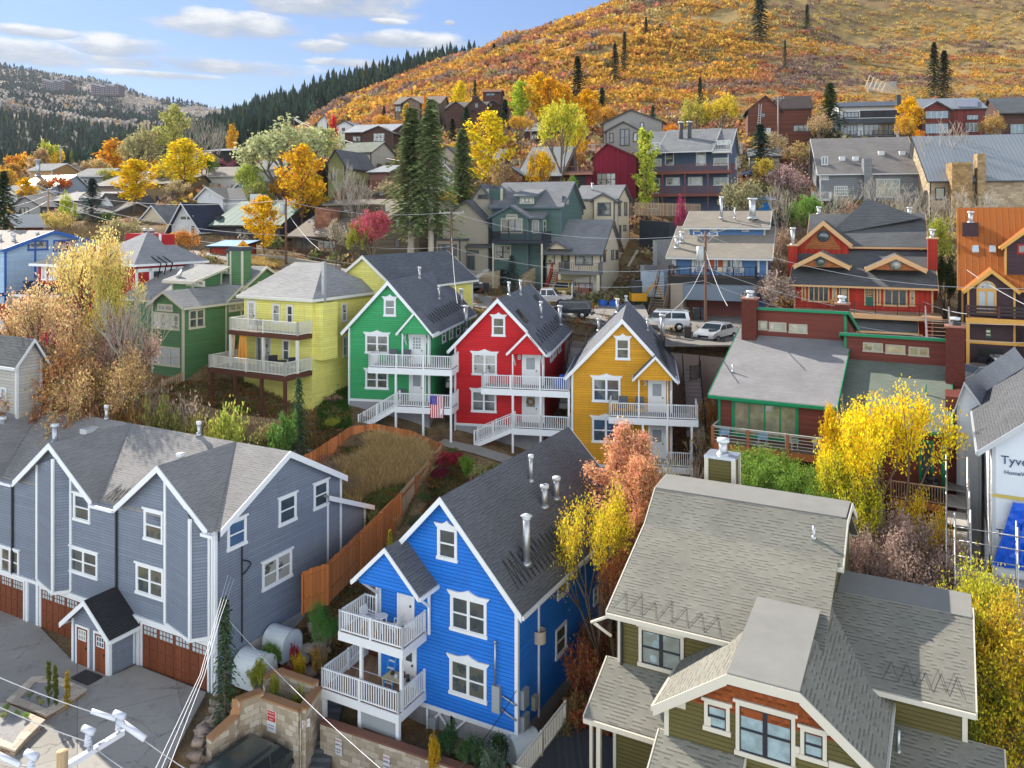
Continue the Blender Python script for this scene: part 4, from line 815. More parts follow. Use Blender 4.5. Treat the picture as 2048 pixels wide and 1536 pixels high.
w.wpx('f',-1.2,86,100,592,612);w.deck(-6,-1.2,-3.6,-1.2,-7.6,REDW,REDW,.5);w.box('deck_parapet',boards((.25,.05,.03)),-6,-1.2,-3.7,-3.6,-7.9,-6.8)
for xx in(-5.8,-3.6,-1.4):w.post(xx,-3.5,-11,-7.8,plain((.25,.05,.03)),.25)
LB_=siding((.37,.53,.70),.2,.8);BTR=plain((.025,.11,.36),.5)
lb=House('light_blue_building','light blue building with royal blue roof edges at the left edge','house',10,72,28,z=-10,wall=LB_,roof=plain((.33,.30,.27),.9),trim=BTR)
lb.block([(0,-2.55),(4.2,-1.1),(10,-2.55)],-14,0,-12,axis='x',oe=.4,og=.45,rake=.32)
for a,c in((2.0,3.9),(4.4,6.6)):lb.win('r',0,a,c,-2.75 if a<4 else-2.9,-1.85,cols=1,rows=1,trim=BTR)
m=MB();lb.qbox(m,'r',0,-.5,2.6,-6.7,-6.4,0,.05);lb.qbox(m,'r',0,2.6,2.8,-6.7,-1.6,0,.02);lb.part(m,'band_board',BTR);lb.wpx('r',0,46,66,562,575,rows=1)
for xx,yy in((-1.2,1.5),(-.5,3.2),(-3.5,1.6),(-4,3)):lb.vent(lb.W(xx,yy,-2.0+yy*.1),.45,.12)
CEXTRA=[]
def G(name,label,uL,uR,D,yaw,ve,vr,vb,depth,axis='x',wall=None,roof=None,trim=None,wins=(),ur=None,yr=None,ve2=None,og=.4,oe=.5,rake=.22,sash=None,group=None,glass=None,zadd=0,cat='house',tw=.1,crown=0):
 h=House(name,label,cat,uL,D,yaw,group,z=-(vb-HV)/FL*D,wall=wall,roof=roof,trim=trim,glass=glass);x1=h.fx(uR);zb=h.z0-3.5;ze=h.fz(uL,ve)
 if axis=='y':
  ur=(uL+uR)/2 if ur is None else ur;xr=h.fx(ur);zr=h.fz(ur,vr);z2=ze if ve2 is None else h.fz(uR,ve2)
  h.block([(0,ze),(xr,zr),(x1,z2)],0,depth,zb,oe=oe,og=og,rake=rake)
 else:
  yr=depth/2 if yr is None else yr;zr=-(vr-HV)/FL*h.W(x1/2,yr,0).y
  ln=[(0,ze),(yr,zr)]+([(depth,ze)]if yr<depth-.1 else[]);h.block(ln,0,x1,zb,axis='x',oe=oe,og=og,rake=rake)
 h.x1=x1;h.ze=ze;h.zr=zr;h.yr=yr
 for wn in wins:
  s,u0,u1,vt,vb_,cc,rr=(list(wn)+[1,1])[:7];c=0 if s=='f' else x1
  h.wpx('f' if s=='f' else 'r',c,u0,u1,vt,vb_,cols=cc,rows=rr,sash=sash,tw=tw,crown=crown)
 return h
def balc(h,u0,u1,v,dd=1.6,mat=None,rmat=None,rail=1.,gap=.16,posts=None,y0=0,fas=.3,pb=None,pm=None,pw=.16):
 X0,X1=h.fx(u0,y0-dd),h.fx(u1,y0-dd);z=h.fz(u0,v,y0-dd);h.deck(X0,X1,y0-dd,y0,z,mat,rmat or mat,fas)
 h.rail(h.W(X0+.05,y0-dd+.05,z),h.W(X1-.05,y0-dd+.05,z),rail,rmat or mat,gap,posts=posts);h.rail(h.W(X1-.05,y0-dd+.05,z),h.W(X1-.05,y0,z),rail,rmat or mat,gap,posts=1);h.rail(h.W(X0+.05,y0-dd+.05,z),h.W(X0+.05,y0,z),rail,rmat or mat,gap,posts=1)
 if pb is not None:
  n=max(2,int(abs(X1-X0)/3.2)+1)
  for i in range(n):h.post(X0+.1+(X1-X0-.2)*i/(n-1),y0-dd+.1,pb,z-fas,pm or rmat or mat,pw)
 return X0,X1,z
BEI=plain((.40,.36,.29),.85,0,.07,1.5);CRW=plain((.58,.50,.36),.85,0,.06,1.5);GTR=plain((.09,.095,.10),.6);GR1=shingle((.22,.225,.235),.5,.25,.12,.7);GR2=shingle((.13,.135,.15),.5,.25,.2,.6)
TEAL=siding((.085,.145,.135),.2,.65);OW=plain((.30,.13,.04))
a=G('beige_house','beige stucco house with black-edged double gables left of the teal house',915,1010,98,18,445,370,582,9,'y',BEI,GR2,GTR,[('f',956,975,389,398,2),('f',930,941,440,478,1,2),('f',946,972,436,466,2,2),('f',946,972,426,434,2)],ur=964,oe=.5)
a.block([(-1.2,a.fz(915,440,-2)),(a.fx(935,-2),a.fz(935,402,-2)),(a.fx(978,-2),a.fz(978,448,-2))],-2,0.1,a.z0-2,oe=.5,og=.4,rake=.22)
a2=G('beige_annex','low beige block with a cluttered roof terrace beside the brown utility pole',871,920,94,18,480,478,580,6,'x',BEI,plain((.12,.12,.12)),GTR,[('f',876,914,488,511,3,1)],yr=5.9,oe=.1,og=.1);a2.garage('f',0,a2.fx(879),a2.fx(909),a2.z0+.2,a2.z0+2.6,plain((.36,.33,.28)),winrow=False)
a3=G('beige_porch_wing','dark-roofed entry wing with glazed doors between the beige and teal houses',932,978,95,18,492,468,580,5,'x',BEI,GR2,GTR,[('f',933,958,500,507,3,1),('f',934,950,511,540,2,1)],yr=4.9,oe=.4)
t1=G('teal_house','teal green house with cream window trim, a black balcony and twin front gables',985,1122,96,20,412,366,580,9,'x',TEAL,GR1,plain((.10,.13,.16)),[('r',1124,1130,392,418,1,2),('r',1131,1138,396,411,1,1)],yr=4.5,oe=.4)
t1.block([(t1.fx(985,-2.2),t1.fz(985,433,-2.2)),(t1.fx(1023,-2.2),t1.fz(1023,412,-2.2)),(t1.fx(1056,-2.2),t1.fz(1056,433,-2.2))],-2.2,2,t1.z0-1,oe=.4,og=.4);x1=t1.fx(1083,-1.6);t1.block([(-1.6,t1.fz(1083,434,-1.6)),(3.2,t1.fz(1100,408,3))],t1.fx(1050,-1.6),x1,t1.z0-1,axis='x',oe=.4)
t1.win('f',-2.2,t1.fx(1002,-2.2),t1.fx(1045,-2.2),t1.fz(1002,466,-2.2),t1.fz(1002,437,-2.2),cols=3,rows=1,trim=TAN,sash=DARK);t1.wpx('f',-2.2,1013,1035,429,436,rows=1,trim=TAN,sash=DARK);t1.wpx('f',-1.6,1064,1078,440,466,rows=1,trim=TAN,sash=DARK)
t1.block([(-.5,t1.fz(1045,392,-.5)),(t1.fx(1053,-.5)*0+2.6,t1.fz(1053,381,1))],t1.fx(1036),t1.fx(1070),t1.fz(1040,412),axis='x',oe=.3);t1.wpx('f',-.5,1040,1068,395,407,cols=3,rows=1,trim=TAN,sash=DARK)
t1.wpx('f',-2.2,990,1022,490,518,cols=2,rows=2,trim=TAN,sash=DARK);t1.wpx('f',-1.6,1033,1048,490,518,rows=2,trim=TAN,sash=DARK);t1.wpx('r',x1,1086,1092,440,466,trim=TAN);t1.wpx('r',x1,1086,1092,488,518,trim=TAN)
balc(t1,984,1085,481,3.2,BLACK,plain((.03,.035,.05)),gap=.12,y0=-1.6,pb=t1.z0-1,pm=TAN);t1.box('chimney',TEAL,-1.0,.8,1,2.2,-1,t1.fz(1010,377,1));m=MB();t1.bx(m,.65,.95,.85,1.0,-1,t1.fz(1010,377,1));t1.bx(m,-1.15,-.85,.85,1.0,-1,t1.fz(1010,377,1));t1.part(m,'corner_board',TAN)
t1.box('entry_recess',BLACK,1.5,3.2,-2.25,-1.0,t1.z0-1,t1.z0+2.6)  # black panel on the wall, painted stand-in for shade inside the entry
STN=stone((.42,.33,.22),.7,.3,.35,.5)
def swall(label,pts,w,mat=STN,zb=None,name='stone_wall',cat='wall',cap=None,group=None,h0=3.):
 t=thing(name,label,cat,P(*pts[0]),group);m=MB();c=MB()
 for a,b2 in zip(pts,pts[1:]):
  A,B=P(*a),P(*b2);d=(B-A);d.z=0;n=Vector((-d.y,d.x,0)).normalized()*w/2;za=min(gz(A.x,A.y)-.6,A.z-.4)if zb is None else zb;zc=min(gz(B.x,B.y)-.6,B.z-.4)if zb is None else zb
  f=lambda p,z:Vector((p.x,p.y,z));m.hexa([f(A-n,za),f(A+n,za),f(B+n,zc),f(B-n,zc),A-n,A+n,B+n,B-n])if False else m.hexa([f(A+n,za),f(A-n,za),f(B-n,zc),f(B+n,zc),A+n,A-n,B-n,B+n])
  if cap:
   n2=n*1.25;up=Vector((0,0,.09));c.hexa([A+n2,A-n2,B-n2,B+n2,A+n2+up,A-n2+up,B-n2+up,B+n2+up])
 m.obj('wall_body',mat,t)
 if cap:c.obj('wall_cap',cap,t)
 return t
swall('pale stone wall rising left of the teal house garage',[(925,575,88),(975,540,92)],.5,cap=CRM);swall('tall stone garage pier under the teal house',[(958,545,91.5),(1000,540,91.5)],1.2);swall('curved stone wall at the foot of the teal house, right of the blue spruce',[(1035,560,91),(1072,530,93),(1079,534,95)],.6);swall('low stone planter wall below the stairs of the cream house',[(1066,582,87),(1108,586,86.5)],1.5)
c1=G('cream_tower_house','tall cream stucco house with slim dark windows on its right wall',1152,1232,104,20,398,372,560,8,'x',CRW,GR1,GTR,[('f',1155,1167,405,429,1,2),('r',1235,1241,404,431),('r',1248,1254,404,431),('r',1260,1264,404,429),('r',1238,1242,450,476),('r',1246,1252,450,462),('r',1266,1271,452,476)],yr=4,sash=GTR,oe=.3)
c1.block([(c1.fx(1186,-1),c1.fz(1186,399,-1)),(c1.fx(1207,-1),c1.fz(1207,388,-1)),(c1.fx(1229,-1),c1.fz(1229,400,-1))],-1,1,c1.z0,oe=.4);c1.wpx('f',-1,1195,1222,405,431,cols=2,rows=2,sash=GTR);c1.vent(c1.W(c1.fx(1175),2.4,c1.ze+1),1,.12);c1.box('retaining_footing',BEI,c1.x1,c1.x1+.3,0,8,c1.z0-8,c1.z0+2)
c2=G('cream_front_house','cream house with a grey hooded porch roof and wood brackets above the yellow pickup',1092,1202,92,20,497,441,604,9,'x',CRW,GR1,GTR,[('r',1206,1211,500,524),('r',1222,1227,500,520),('r',1231,1236,500,519),('f',1092,1110,501,528),('f',1150,1186,502,530,2,1)],yr=4.6,sash=GTR,oe=.9)
c2.block([(c2.fx(1100,-1.2),c2.fz(1100,495,-1.2)),(c2.fx(1114,-1.2),c2.fz(1114,483,-1.2)),(c2.fx(1134,-1.2),c2.fz(1134,496,-1.2))],-1.2,2,c2.fz(1100,498,-1.2),oe=.3,og=.3,corners=False)
balc(c2,1117,1198,543,1.7,plain((.28,.27,.25)),plain((.17,.17,.17)),gap=.2,fas=.3,pb=c2.z0-.5,pm=CRW,pw=.3);c2.door('f',0,c2.fx(1124),c2.fx(1138),c2.fz(1124,541),c2.fz(1124,503),DARK,lights=(1,3))
ORG=boards((.28,.07,.03),.4);c2.garage('f',-.02,c2.fx(1145),c2.fx(1184),c2.z0,c2.z0+2.2,ORG,cols=3);c2.box('garage_recess',BLACK,c2.fx(1122),c2.fx(1137),-.15,0,c2.z0-1,c2.z0+2.2)  # black panel beside the garage door paints the shade of an opening
m=MB()
for yy in(.2,4.6,8.6):z=c2.ze+(c2.zr-c2.ze)*(1-abs(yy-4.6)/4.6);m.bar(c2.W(c2.x1+.05,yy,z-1.0),c2.W(c2.x1+.6,yy,z-.2),.12,.12)
c2.part(m,'bracket',OW);c2.stairs(c2.W(c2.fx(1098,-2.5),-3.2,c2.z0+.2),c2.W(c2.fx(1112,-1),-.6,c2.fz(1117,543,-1.6)),1.1,14,mat=plain((.12,.03,.03)),railmat=plain((.35,.03,.03)))
LOD=boards((.115,.095,.065),.2,.7,horiz=True);LTN=shingle((.27,.23,.185),.5,.25,.1,.75);LTR=plain((.10,.07,.05))
l1=G('lodge','long brown mountain lodge with a broad tan roof, stone chimney and terrace railing',585,745,103,16,468,400,523,16,'x',LOD,LTN,LTR,[('f',590,628,476,503,3,1),('f',634,672,480,505,3,1)],yr=12,oe=1.,og=.3)
l1.block([(7,l1.fz(655,452)),(12,l1.fz(655,412))],l1.fx(655),l1.fx(722),-6,axis='x',walls=False)if False else None
l1.box('clerestory',LOD,l1.fx(655,5),l1.fx(733,5),5,9,-2,l1.fz(660,411,5));[l1.wpx('f',5,u0,u0+15,418,424,rows=1,tw=.05)for u0 in(663,686,709)];l1.box('clerestory_roof',LTN,l1.fx(650,5),l1.fx(738,5),4.4,12,l1.fz(660,411,5),l1.fz(660,408,5))
l1.box('chimney',stone((.30,.14,.09),.6,.4,.4),l1.fx(630,1.5),l1.fx(661,1.5),1.5,4,-3,l1.fz(640,415,1.5))
l2=G('lodge_wing','brown lodge wing with a swooping tan roof behind the two tall spruces',745,838,97,16,470,400,522,10,'y',LOD,LTN,LTR,[('f',790,799,435,457),('f',808,830,430,457,2,1),('f',788,800,476,498),('f',808,824,477,486)],ur=842,ve2=440,oe=.4)
l3=G('lodge_gable_wing','brown gabled end of the lodge right of the spruce trunks',838,900,98,16,432,405,522,7,'y',LOD,LTN,LTR,[('f',845,852,436,458),('f',876,892,437,454,2,1),('f',846,870,475,500)],ur=862)
balc(l1,556,668,512,3,BROWNW,plain((.16,.045,.03)),gap=.6,fas=.3);l1.box('terrace_wall',stone((.34,.28,.21),.5,.25),l1.fx(556,-3),l1.fx(668,-3),-2.9,0,-9,l1.fz(560,515,-3))
BLG=siding((.075,.11,.175),.22,.7);BTM=plain((.55,.55,.53),.6);RB=plain((.17,.05,.035),.6)
bb=G('blue_apartment_house','large slate blue house with two long red-brown balconies high on the slope',1288,1457,120,22,302,262,434,10,'x',BLG,shingle((.20,.21,.22),.6,.3,.1),BTM,[('f',1296,1318,385,418,2,1),('f',1292,1323,318,333,2),('f',1330,1348,304,331,1,2),('f',1392,1412,304,331,1,2),('f',1427,1456,316,331),('f',1296,1320,357,371,2),('f',1332,1360,355,371,2),('f',1376,1405,354,371,2),('f',1427,1456,355,371,2),('r',1481,1484,284,306),('r',1470,1473,315,338),('r',1477,1480,318,334)],yr=6,oe=.4)
bb.block([(-2.4,bb.fz(1316,304,-2.4)),(6,bb.zr+.05)],bb.fx(1318,-2.4),bb.fx(1420,-2.4),2,axis='x',oe=.3,walls=False)
zz=(bb.fz(1296,337,-2.5),bb.fz(1296,381,-2.5));balc(bb,1279,1464,345,2.5,BROWNW,RB,gap=.18,fas=.35,pb=bb.z0-1,pm=RB);balc(bb,1279,1456,389,2.5,BROWNW,RB,gap=.18,fas=.35)
balc(bb,1424,1460,302,2.0,BTM,BTM,gap=.2);balc(bb,1289,1318,305,2.0,BTM,BTM,gap=.2);bb.wpx('f',-.02,1434,1462,281,290,cols=3);bb.wpx('f',-.02,1300,1320,285,292,cols=2)
for uu in(1362,1379):bb.vent(bb.W(bb.fx(uu,2.5),2.5,bb.ze+1.2),3.0,.3,mat=plain((.06,.06,.065)))
CBL=siding((.09,.20,.40),.2,.7);TNR=shingle((.27,.24,.20),.45,.2,.14,.7);
k1=G('tan_roofed_cottage','blue cottage with two tiers of tan roof above a deck and open garage',1345,1535,84,20,508,462,640,6,'x',CBL,TNR,BTM,[('f',1389,1402,514,534,2,1),('f',1405,1414,514,534),('f',1452,1464,515,536),('f',1466,1482,515,536,2,1),('r',1540,1543,510,524)],yr=5.9,oe=1.0,og=.5)
k1.block([(4.6,k1.fz(1380,452,4.6)),(8.4,-(429-440)/FL*92)],k1.fx(1377,4.6),k1.fx(1530,4.6),-4,axis='x',oe=.8,og=.5);[k1.wpx('f',4.6,u0,u0+14,455,463,rows=1,tw=.05)for u0 in(1386,1420,1484)]
k1.door('f',0,k1.fx(1419),k1.fx(1429),k1.fz(1419,537),k1.fz(1419,513),plain((.45,.10,.03)),lights=None);k1.door('f',0,k1.fx(1436),k1.fx(1446),k1.fz(1436,537),k1.fz(1436,513),plain((.42,.09,.03)),lights=None)
for uu in(1350,1386,1403,1450,1482,1517):k1.post(k1.fx(uu,-.1),-.1,k1.fz(uu,545,-.1),k1.ze,BTM,.2)
X0,X1,zk=balc(k1,1337,1512,552,3.0,BROWNW,BLACK,gap=.5,fas=.7);k1.box('garage_wall',plain((.16,.05,.04)),0,k1.fx(1500),-.5,0,k1.z0-1,zk-.6);k1.box('garage_beam',plain((.16,.20,.25)),X0+1,X1,-2.9,-2.6,zk-2.3,zk-.7)
k1.box('garage_side_wall',plain((.30,.25,.20)),X0+.2,X0+1.4,-3,0,k1.z0-1,zk-.7)
k1.stairs(k1.W(k1.fx(1308,-5.6),-5.6,k1.z0+.1),k1.W(X0-.5,-1.4,zk),1.4,19,mat=plain((.20,.17,.14)),railmat=plain((.12,.08,.06)),gap=.6)
for uu,yy,hh,rr in((1443,6,2.2,.16),(1505,6,2.0,.35),(1354,1.2,1.1,.2),(1364,2.6,1.0,.2),(1470,6,1,.08)):k1.vent(k1.W(k1.fx(uu,yy),yy,k1.ze+.45*yy*.9+.1 if yy<4.6 else.2),hh,rr)
for i in range(3):
 for j,(uu,c)in enumerate(((1352,(.05,.05,.06)),(1398,(.5,.5,.5)),(1420,(.04,.04,.05)),(1440,(.55,.5,.4)),(1458,(.5,.45,.4)),(1478,(.52,.5,.45)))):
  if i==0:chair(k1.W(k1.fx(uu,-1.6),-1.6,zk),R(j*57),plain(c),('black chair at the left end of the cottage deck','white chair left of the utility pole on the cottage deck','black chair just left of the cottage door','cream chair just right of the cottage door','tan chair in front of the cottage window','cream chair near the right end of the cottage deck')[j],group='chairs on the cottage deck',w=.65)
BRN=boards((.155,.042,.032),.16,.55,horiz=True,var=.25);GFA=plain((.0,.22,.09),.5,0,.08);DU1=shingle((.26,.255,.26),.3,.14,.18,.65);DU2=shingle((.17,.20,.165),.3,.14,.18,.6)
d=House('brown_duplex','red-brown duplex with bright green fascias, two chimneys and clerestory windows','house',1437,52,28,z=-17,wall=BRN,roof=DU1,trim=GFA)
zE,zT=-10.95,-8.1;X1=d.fx(1658);d.block([(0,zE),(8,zT)],0,X1,-19,axis='x',oe=.6,og=.5,rake=.2,gut=True);d.block([(7.4,-6.35),(14,-8.2)],.4,X1+.2,-12,axis='x',oe=.3,og=.2,rake=.3)
X2=12.7;d.block([(-.1,zE-.8),(7.0,zT-1.05)],X1+.3,X2,-19,axis='x',oe=.6,og=.4,rake=.2,roof=DU2);d.block([(6.4,-7.65),(12.5,-9.3)],X1+.2,X2+.3,-12,axis='x',oe=.3,og=.25,rake=.3)
TS=plain((.42,.38,.30))
for y0,L in((7.4,((1500,1535,0),(1538,1573,1),(1578,1615,0))),(6.4,((1726,1766,0),(1771,1811,1),(1817,1858,0)))):
 for u0,u1,f in L:
  s=0.0;vt=640+(u0-1500)*.09 if y0>7 else 684+(u0-1726)*.095;d.wpx('f',y0,u0,u1,vt,vt+18,cols=1 if f else 2,rows=1,trim=TS,tw=.06,glassm=glass((.2,.19,.13),.1))
for xx,yy,w,z1,zb in((.0,6.6,1.0,-5.6,-12),(12.75,4.4,1.05,-6.55,-18),(5.9,8.9,.9,-5.9,-10)):
 d.box('chimney',stone((.15,.042,.032),.22,.08,.2),xx,xx+w,yy,yy+w,zb,z1);d.box('chimney_cap',plain((.35,.16,.12)),xx-.06,xx+w+.06,yy-.06,yy+w+.06,z1,z1+.1);d.vent(d.W(xx+w/2,yy+w/2,z1+.1),.35,.2,cap=True,mat=DARK if xx>10 else GALV)
d.box('chimney_shoulder',BRN,12.75,14.0,1.5,6,-19,-10.2)
d.win('f',0,d.fx(1464),d.fx(1597),-13.6,-11.3,cols=4,rows=1,tw=.14,glassm=glass((.14,.13,.09),0));m=MB()
for xx in(.02,X1-.12):d.bx(m,xx,xx+.12,-.08,0,-18,zE-.2)
d.part(m,'green_post',GFA);d.wpx('f',0,1466,1500,885,925,cols=2,rows=1);d.win('f',-.1,d.fx(1838),d.fx(1868),-15.3,-12.5,cols=1,rows=1)
RW=plain((.38,.13,.05));zd=-13.75
d.deck(0,X1-.1,-1.7,0,zd,boards((.28,.2,.13)),RW,.4)
for xx in(0.05,2.2,4.5,X1-.2):d.post(xx,-1.65,-18 if xx in(0.05,)or xx>5 else zd-.3,zd+1.05,RW,.16)
m=MB()
for k in range(5):m.bar(d.W(0.05,-1.65,zd+.2+k*.19),d.W(X1-.2,-1.65,zd+.2+k*.19),.035,.035)
m.bar(d.W(0.05,-1.65,zd+1.05),d.W(X1-.2,-1.65,zd+1.05),.12,.05);m.bar(d.W(0.05,-1.65,zd+1.05),d.W(.05,0,zd+1.05),.1,.05);d.part(m,'railing',plain((.5,.5,.48),.4))
d.deck(X2-2.6,X2+.1,-2.6,0,-15.3,BROWNW,RW,.35);d.rail(d.W(X2-2.6,-2.55,-15.3),d.W(X2+.1,-2.55,-15.3),mat=plain((.33,.22,.15)));d.rail(d.W(X2+.1,-2.55,-15.3),d.W(X2+.1,0,-15.3),mat=plain((.33,.22,.15)))
for k,(xx,c,lab)in enumerate(((.6,(.25,.48,.75),'light blue slatted chair at the left end of the brown deck'),(2.9,(.25,.48,.75),'light blue slatted chair second along the brown deck'),(4.6,(.7,.7,.7),'white plastic chair left of the last on the brown deck'),(6.1,(.68,.7,.68),'white plastic chair at the right end of the brown deck'))):
 chair(d.W(xx,-.9,zd),R((170,170,120,160)[k]),plain(c),lab,group='chairs on the brown deck',w=.55)
d.vent(d.W(.4,2.2,zE+.95),.5,.05,cap=False);d.vent(d.W(11.7,3.0,zE+.3),.75,.05,cap=False,mat=GFA)
m=MB(True);c=d.W(12.0,-1.2,-15.3);m.tube(c,c+Vector((0,0,.9)),.45,.5,12);m.tube(c+Vector((0,0,.9)),c+Vector((0,0,1.25)),.5,.2,12);m.obj('covered_grill',BLACK,None,label='black covered kettle grill on the small deck behind the yellow tree',cat='grill')
RED2=boards((.36,.03,.018),.22,.6);PEACH=plain((.60,.36,.17),.6,0,.05);CHS=shingle((.115,.12,.125),.5,.22,.3,.5);SHK2=shingle((.34,.12,.045),.25,.2,.4,.5)
e=House('red_gabled_duplex','deep red duplex with peach trim, shingled gables with round windows, and red chimneys','house',1588,79,24,z=-12,wall=RED2,roof=CHS,trim=PEACH)
X1=e.fx(1866);ze=e.fz(1588,563);e.block([(0,ze),(6.5,e.fz(1620,497,6.5))],0,X1,-14,axis='x',oe=.7,og=.4,rake=.4)
e.block([(6.2,e.fz(1640,487,6.2)),(11,e.fz(1700,430,11)),(16,-3)],1.2,X1-.6,-6,axis='x',oe=.6,og=.5,rake=.5)
e.block([(e.fx(1596,5.2),e.fz(1596,487,5.2)),(e.fx(1647,5.2),e.fz(1647,444,5.2)),(e.fx(1697,5.2),e.fz(1697,485,5.2))],5.2,12,-7,oe=.3,og=.4,rake=.5,corners=False)
m=MB();A,B,C=e.W(e.fx(1608,5.2),5.17,e.fz(1608,497,5.2)),e.W(e.fx(1683,5.2),5.17,e.fz(1683,500,5.2)),e.W(e.fx(1647,5.2),5.17,e.fz(1647,453,5.2));m.ext([A,B,C+e.X*.2,C-e.X*.2],e.Y*.02);e.part(m,'shake_gable',SHK2)
m=MB();zp=3.8
hx0,hx1=e.fx(1630,8),e.fx(1850,8);pk=e.W(e.fx(1735,10.5),10.5,e.fz(1735,397,10.5));base=[e.W(e.fx(1655,7.5),7.5,e.fz(1655,470,7.5)),e.W(e.fx(1845,9),9,e.fz(1845,436,9)),e.W(e.fx(1845,9),14,e.fz(1845,436,9)),e.W(e.fx(1655,7.5),14,e.fz(1655,470,7.5))]
for i in range(4):m.poly([base[i],base[(i+1)%4],pk])
e.part(m,'hip_roof',CHS)
for u0,um,u1,v in((1588,1641,1700,532),(1731,1792,1853,538)):
 yy=.2;zg=e.fz(u0,v,yy);e.block([(e.fx(u0,yy),zg),(e.fx(um,yy),e.fz(um,v-26,yy)),(e.fx(u1,yy),zg)],yy,4.5,zg-.05,oe=.0,og=.3,rake=.42,corners=False,wall=SHK2)
 t=MB(True);c=e.W(e.fx(um,yy),yy-.02,e.fz(um,v-9,yy));t.tube(c,c-e.Y*.08,.52,.5,18);p=e.part(t,'round_window',plain((.16,.20,.15)));t=MB(True);t.tube(c,c-e.Y*.1,.42,.42,18);e.part(t,'pane',GLASS,p)
t=MB(True);c=e.W(e.fx(1647,5.2),5.1,e.fz(1647,472,5.2));t.tube(c,c-e.Y*.08,.6,.58,18);e.part(t,'round_window',GLASS)
for L in((1603,1612,570,601,1),(1616,1659,570,603,4),(1664,1674,572,604,1),(1753,1762,575,610,1),(1767,1815,577,612,3),(1819,1830,578,612,1)):e.wpx('f',0,*L[:4],cols=L[4],rows=1,sash=PEACH)
for u0,c in((1680,WD),(1731,DARK)):e.door('f',0,e.fx(u0),e.fx(u0+16),e.fz(u0,611),e.fz(u0,575),plain((.03,.12,.09)),lights=(3,3))
TN2=boards((.40,.27,.16),.14)
X0=e.fx(1586,-3.5);XX=e.fx(1884,-3.5);zd=e.fz(1700,627,-3.5);e.deck(X0,XX,-3.5,0,zd,TN2,PEACH,.4);m=MB()
for k in range(8):a=e.W(X0+(XX-X0)*k/7,-3.45,zd);m.bar(a,a+Vector((0,0,1.05)),.06,.06)
for z in(.45,.75,1.05):m.bar(e.W(X0,-3.45,zd+z),e.W(XX,-3.45,zd+z),.03,.03)
e.part(m,'railing',BLACK);e.box('garage_wall',RED2,X0+.5,XX-2.5,-2.8,0,-16,zd-.8);e.block([(-3.6,zd-1.35),(-2.7,zd-.85)],X0+1.5,XX-2.2,-10,axis='x',walls=False,oe=.3)
for u0,u1 in((1729,1842),(1655,1705)):e.garage('f',-2.8,e.fx(u0,-2.8),e.fx(u1,-2.8),zd-4.2,zd-1.75,plain((.11,.045,.035)),trim=PEACH,cols=4)
e.stairs(e.W(e.fx(1880,-6.5),-7.2,zd-3.6),e.W(e.fx(1874,-3.6),-3.6,zd),1.8,12,mat=plain((.38,.2,.13)),railmat=plain((.35,.3,.28)),gap=.6)
for u0,u1,yy,vt,vb in((1576,1594,2.5,492,600),(1625,1650,13,430,450),(1805,1834,13,432,450),(1856,1875,2.5,478,600)):
 e.box('chimney',RED2,e.fx(u0,yy),e.fx(u1,yy),yy,yy+1.2,e.fz(u0,vb,yy),e.fz(u0,vt,yy));e.box('chimney_cap',PEACH,e.fx(u0-2,yy),e.fx(u1+2,yy),yy-.1,yy+1.3,e.fz(u0,vt,yy),e.fz(u0,vt,yy)+.15);e.vent(e.W(e.fx((u0+u1)/2,yy),yy+.5,e.fz(u0,vt,yy)+.1),1.6 if u0==1576 else.7,.2)
chair(e.W(e.fx(1672,-1),-1,zd),0,plain((.45,.25,.08)),'small wooden bench chair on the red duplex terrace',w=.8)
PLUM=siding((.055,.028,.035),.2,.7);YTR=plain((.62,.33,.07),.5,0,.05);ORR=seam((.52,.16,.035),.5,.42,.35)
n=House('orange_roofed_house','plum brown house with a bright orange metal roof, yellow trim and an arched window','house',1934,72,28,z=-13,wall=PLUM,roof=ORR,trim=YTR)
ze=n.fz(1934,573)
n.block([(.5,ze+.4),(6.5,n.fz(1934,418,6.5)),(11,-2)],-.4,13,-15,axis='x',oe=.6,og=.3,rake=.4)
n.block([(0,ze),(n.fx(1975,-2.2)+.3,n.fz(1975,541,-2.2)),(n.fx(2022,-2.2)+.3,ze+.1)],-2.2,3,-15,oe=.3,og=.4,rake=.35)
n.block([(n.fx(2010,1),n.fz(2010,490,1)),(n.fx(2060,1),n.fz(2060,455,1)),(n.fx(2110,1),n.fz(2110,490,1))],1,6,-5,oe=.3,og=.4,rake=.35)
n.wpx('f',1,2034,2060,488,508,cols=1,rows=1,trim=plain((.3,.02,.02)));XX=(n.fx(1953,-2.2),n.fx(1993,-2.2));zb_=n.fz(1953,628,-2.2);n.win('f',-2.2,XX[0],XX[1],zb_,n.fz(1953,578,-2.2),cols=2,rows=1,glassm=plain((.42,.47,.5),.15),tw=.14)
m=MB();cx=sum(XX)/2;rr_=(XX[1]-XX[0])/2;cz=n.fz(1953,578,-2.2);pts=[n.q('f',-2.2,cx-rr_*math.cos(math.pi*i/12),cz+rr_*math.sin(math.pi*i/12),0)for i in range(13)];m.ext(pts,-n.Y*.07);a=n.part(m,'arch_window',YTR)
m=MB();rr_-=.16;m.ext([n.q('f',-2.2,cx-rr_*math.cos(math.pi*i/12),cz+.08+rr_*math.sin(math.pi*i/12),.0)for i in range(13)],-n.Y*.09);n.part(m,'pane',GLASS,a)
zf=n.fz(1934,635,-3.4);n.deck(-.1,9.5,-3.4,-2.2,zf,BROWNW,YTR,.45);m=MB()
for k in range(3):m.bar(n.W(-.1,-3.35,zf+.35+k*.3),n.W(9.5,-3.35,zf+.35+k*.3),.08,.2)
for k in range(5):n.post(-.05+k*2.3,-3.35,zf,zf+1.05,plain((.10,.03,.03)),.2)
n.part(m,'railing',plain((.045,.03,.03)))
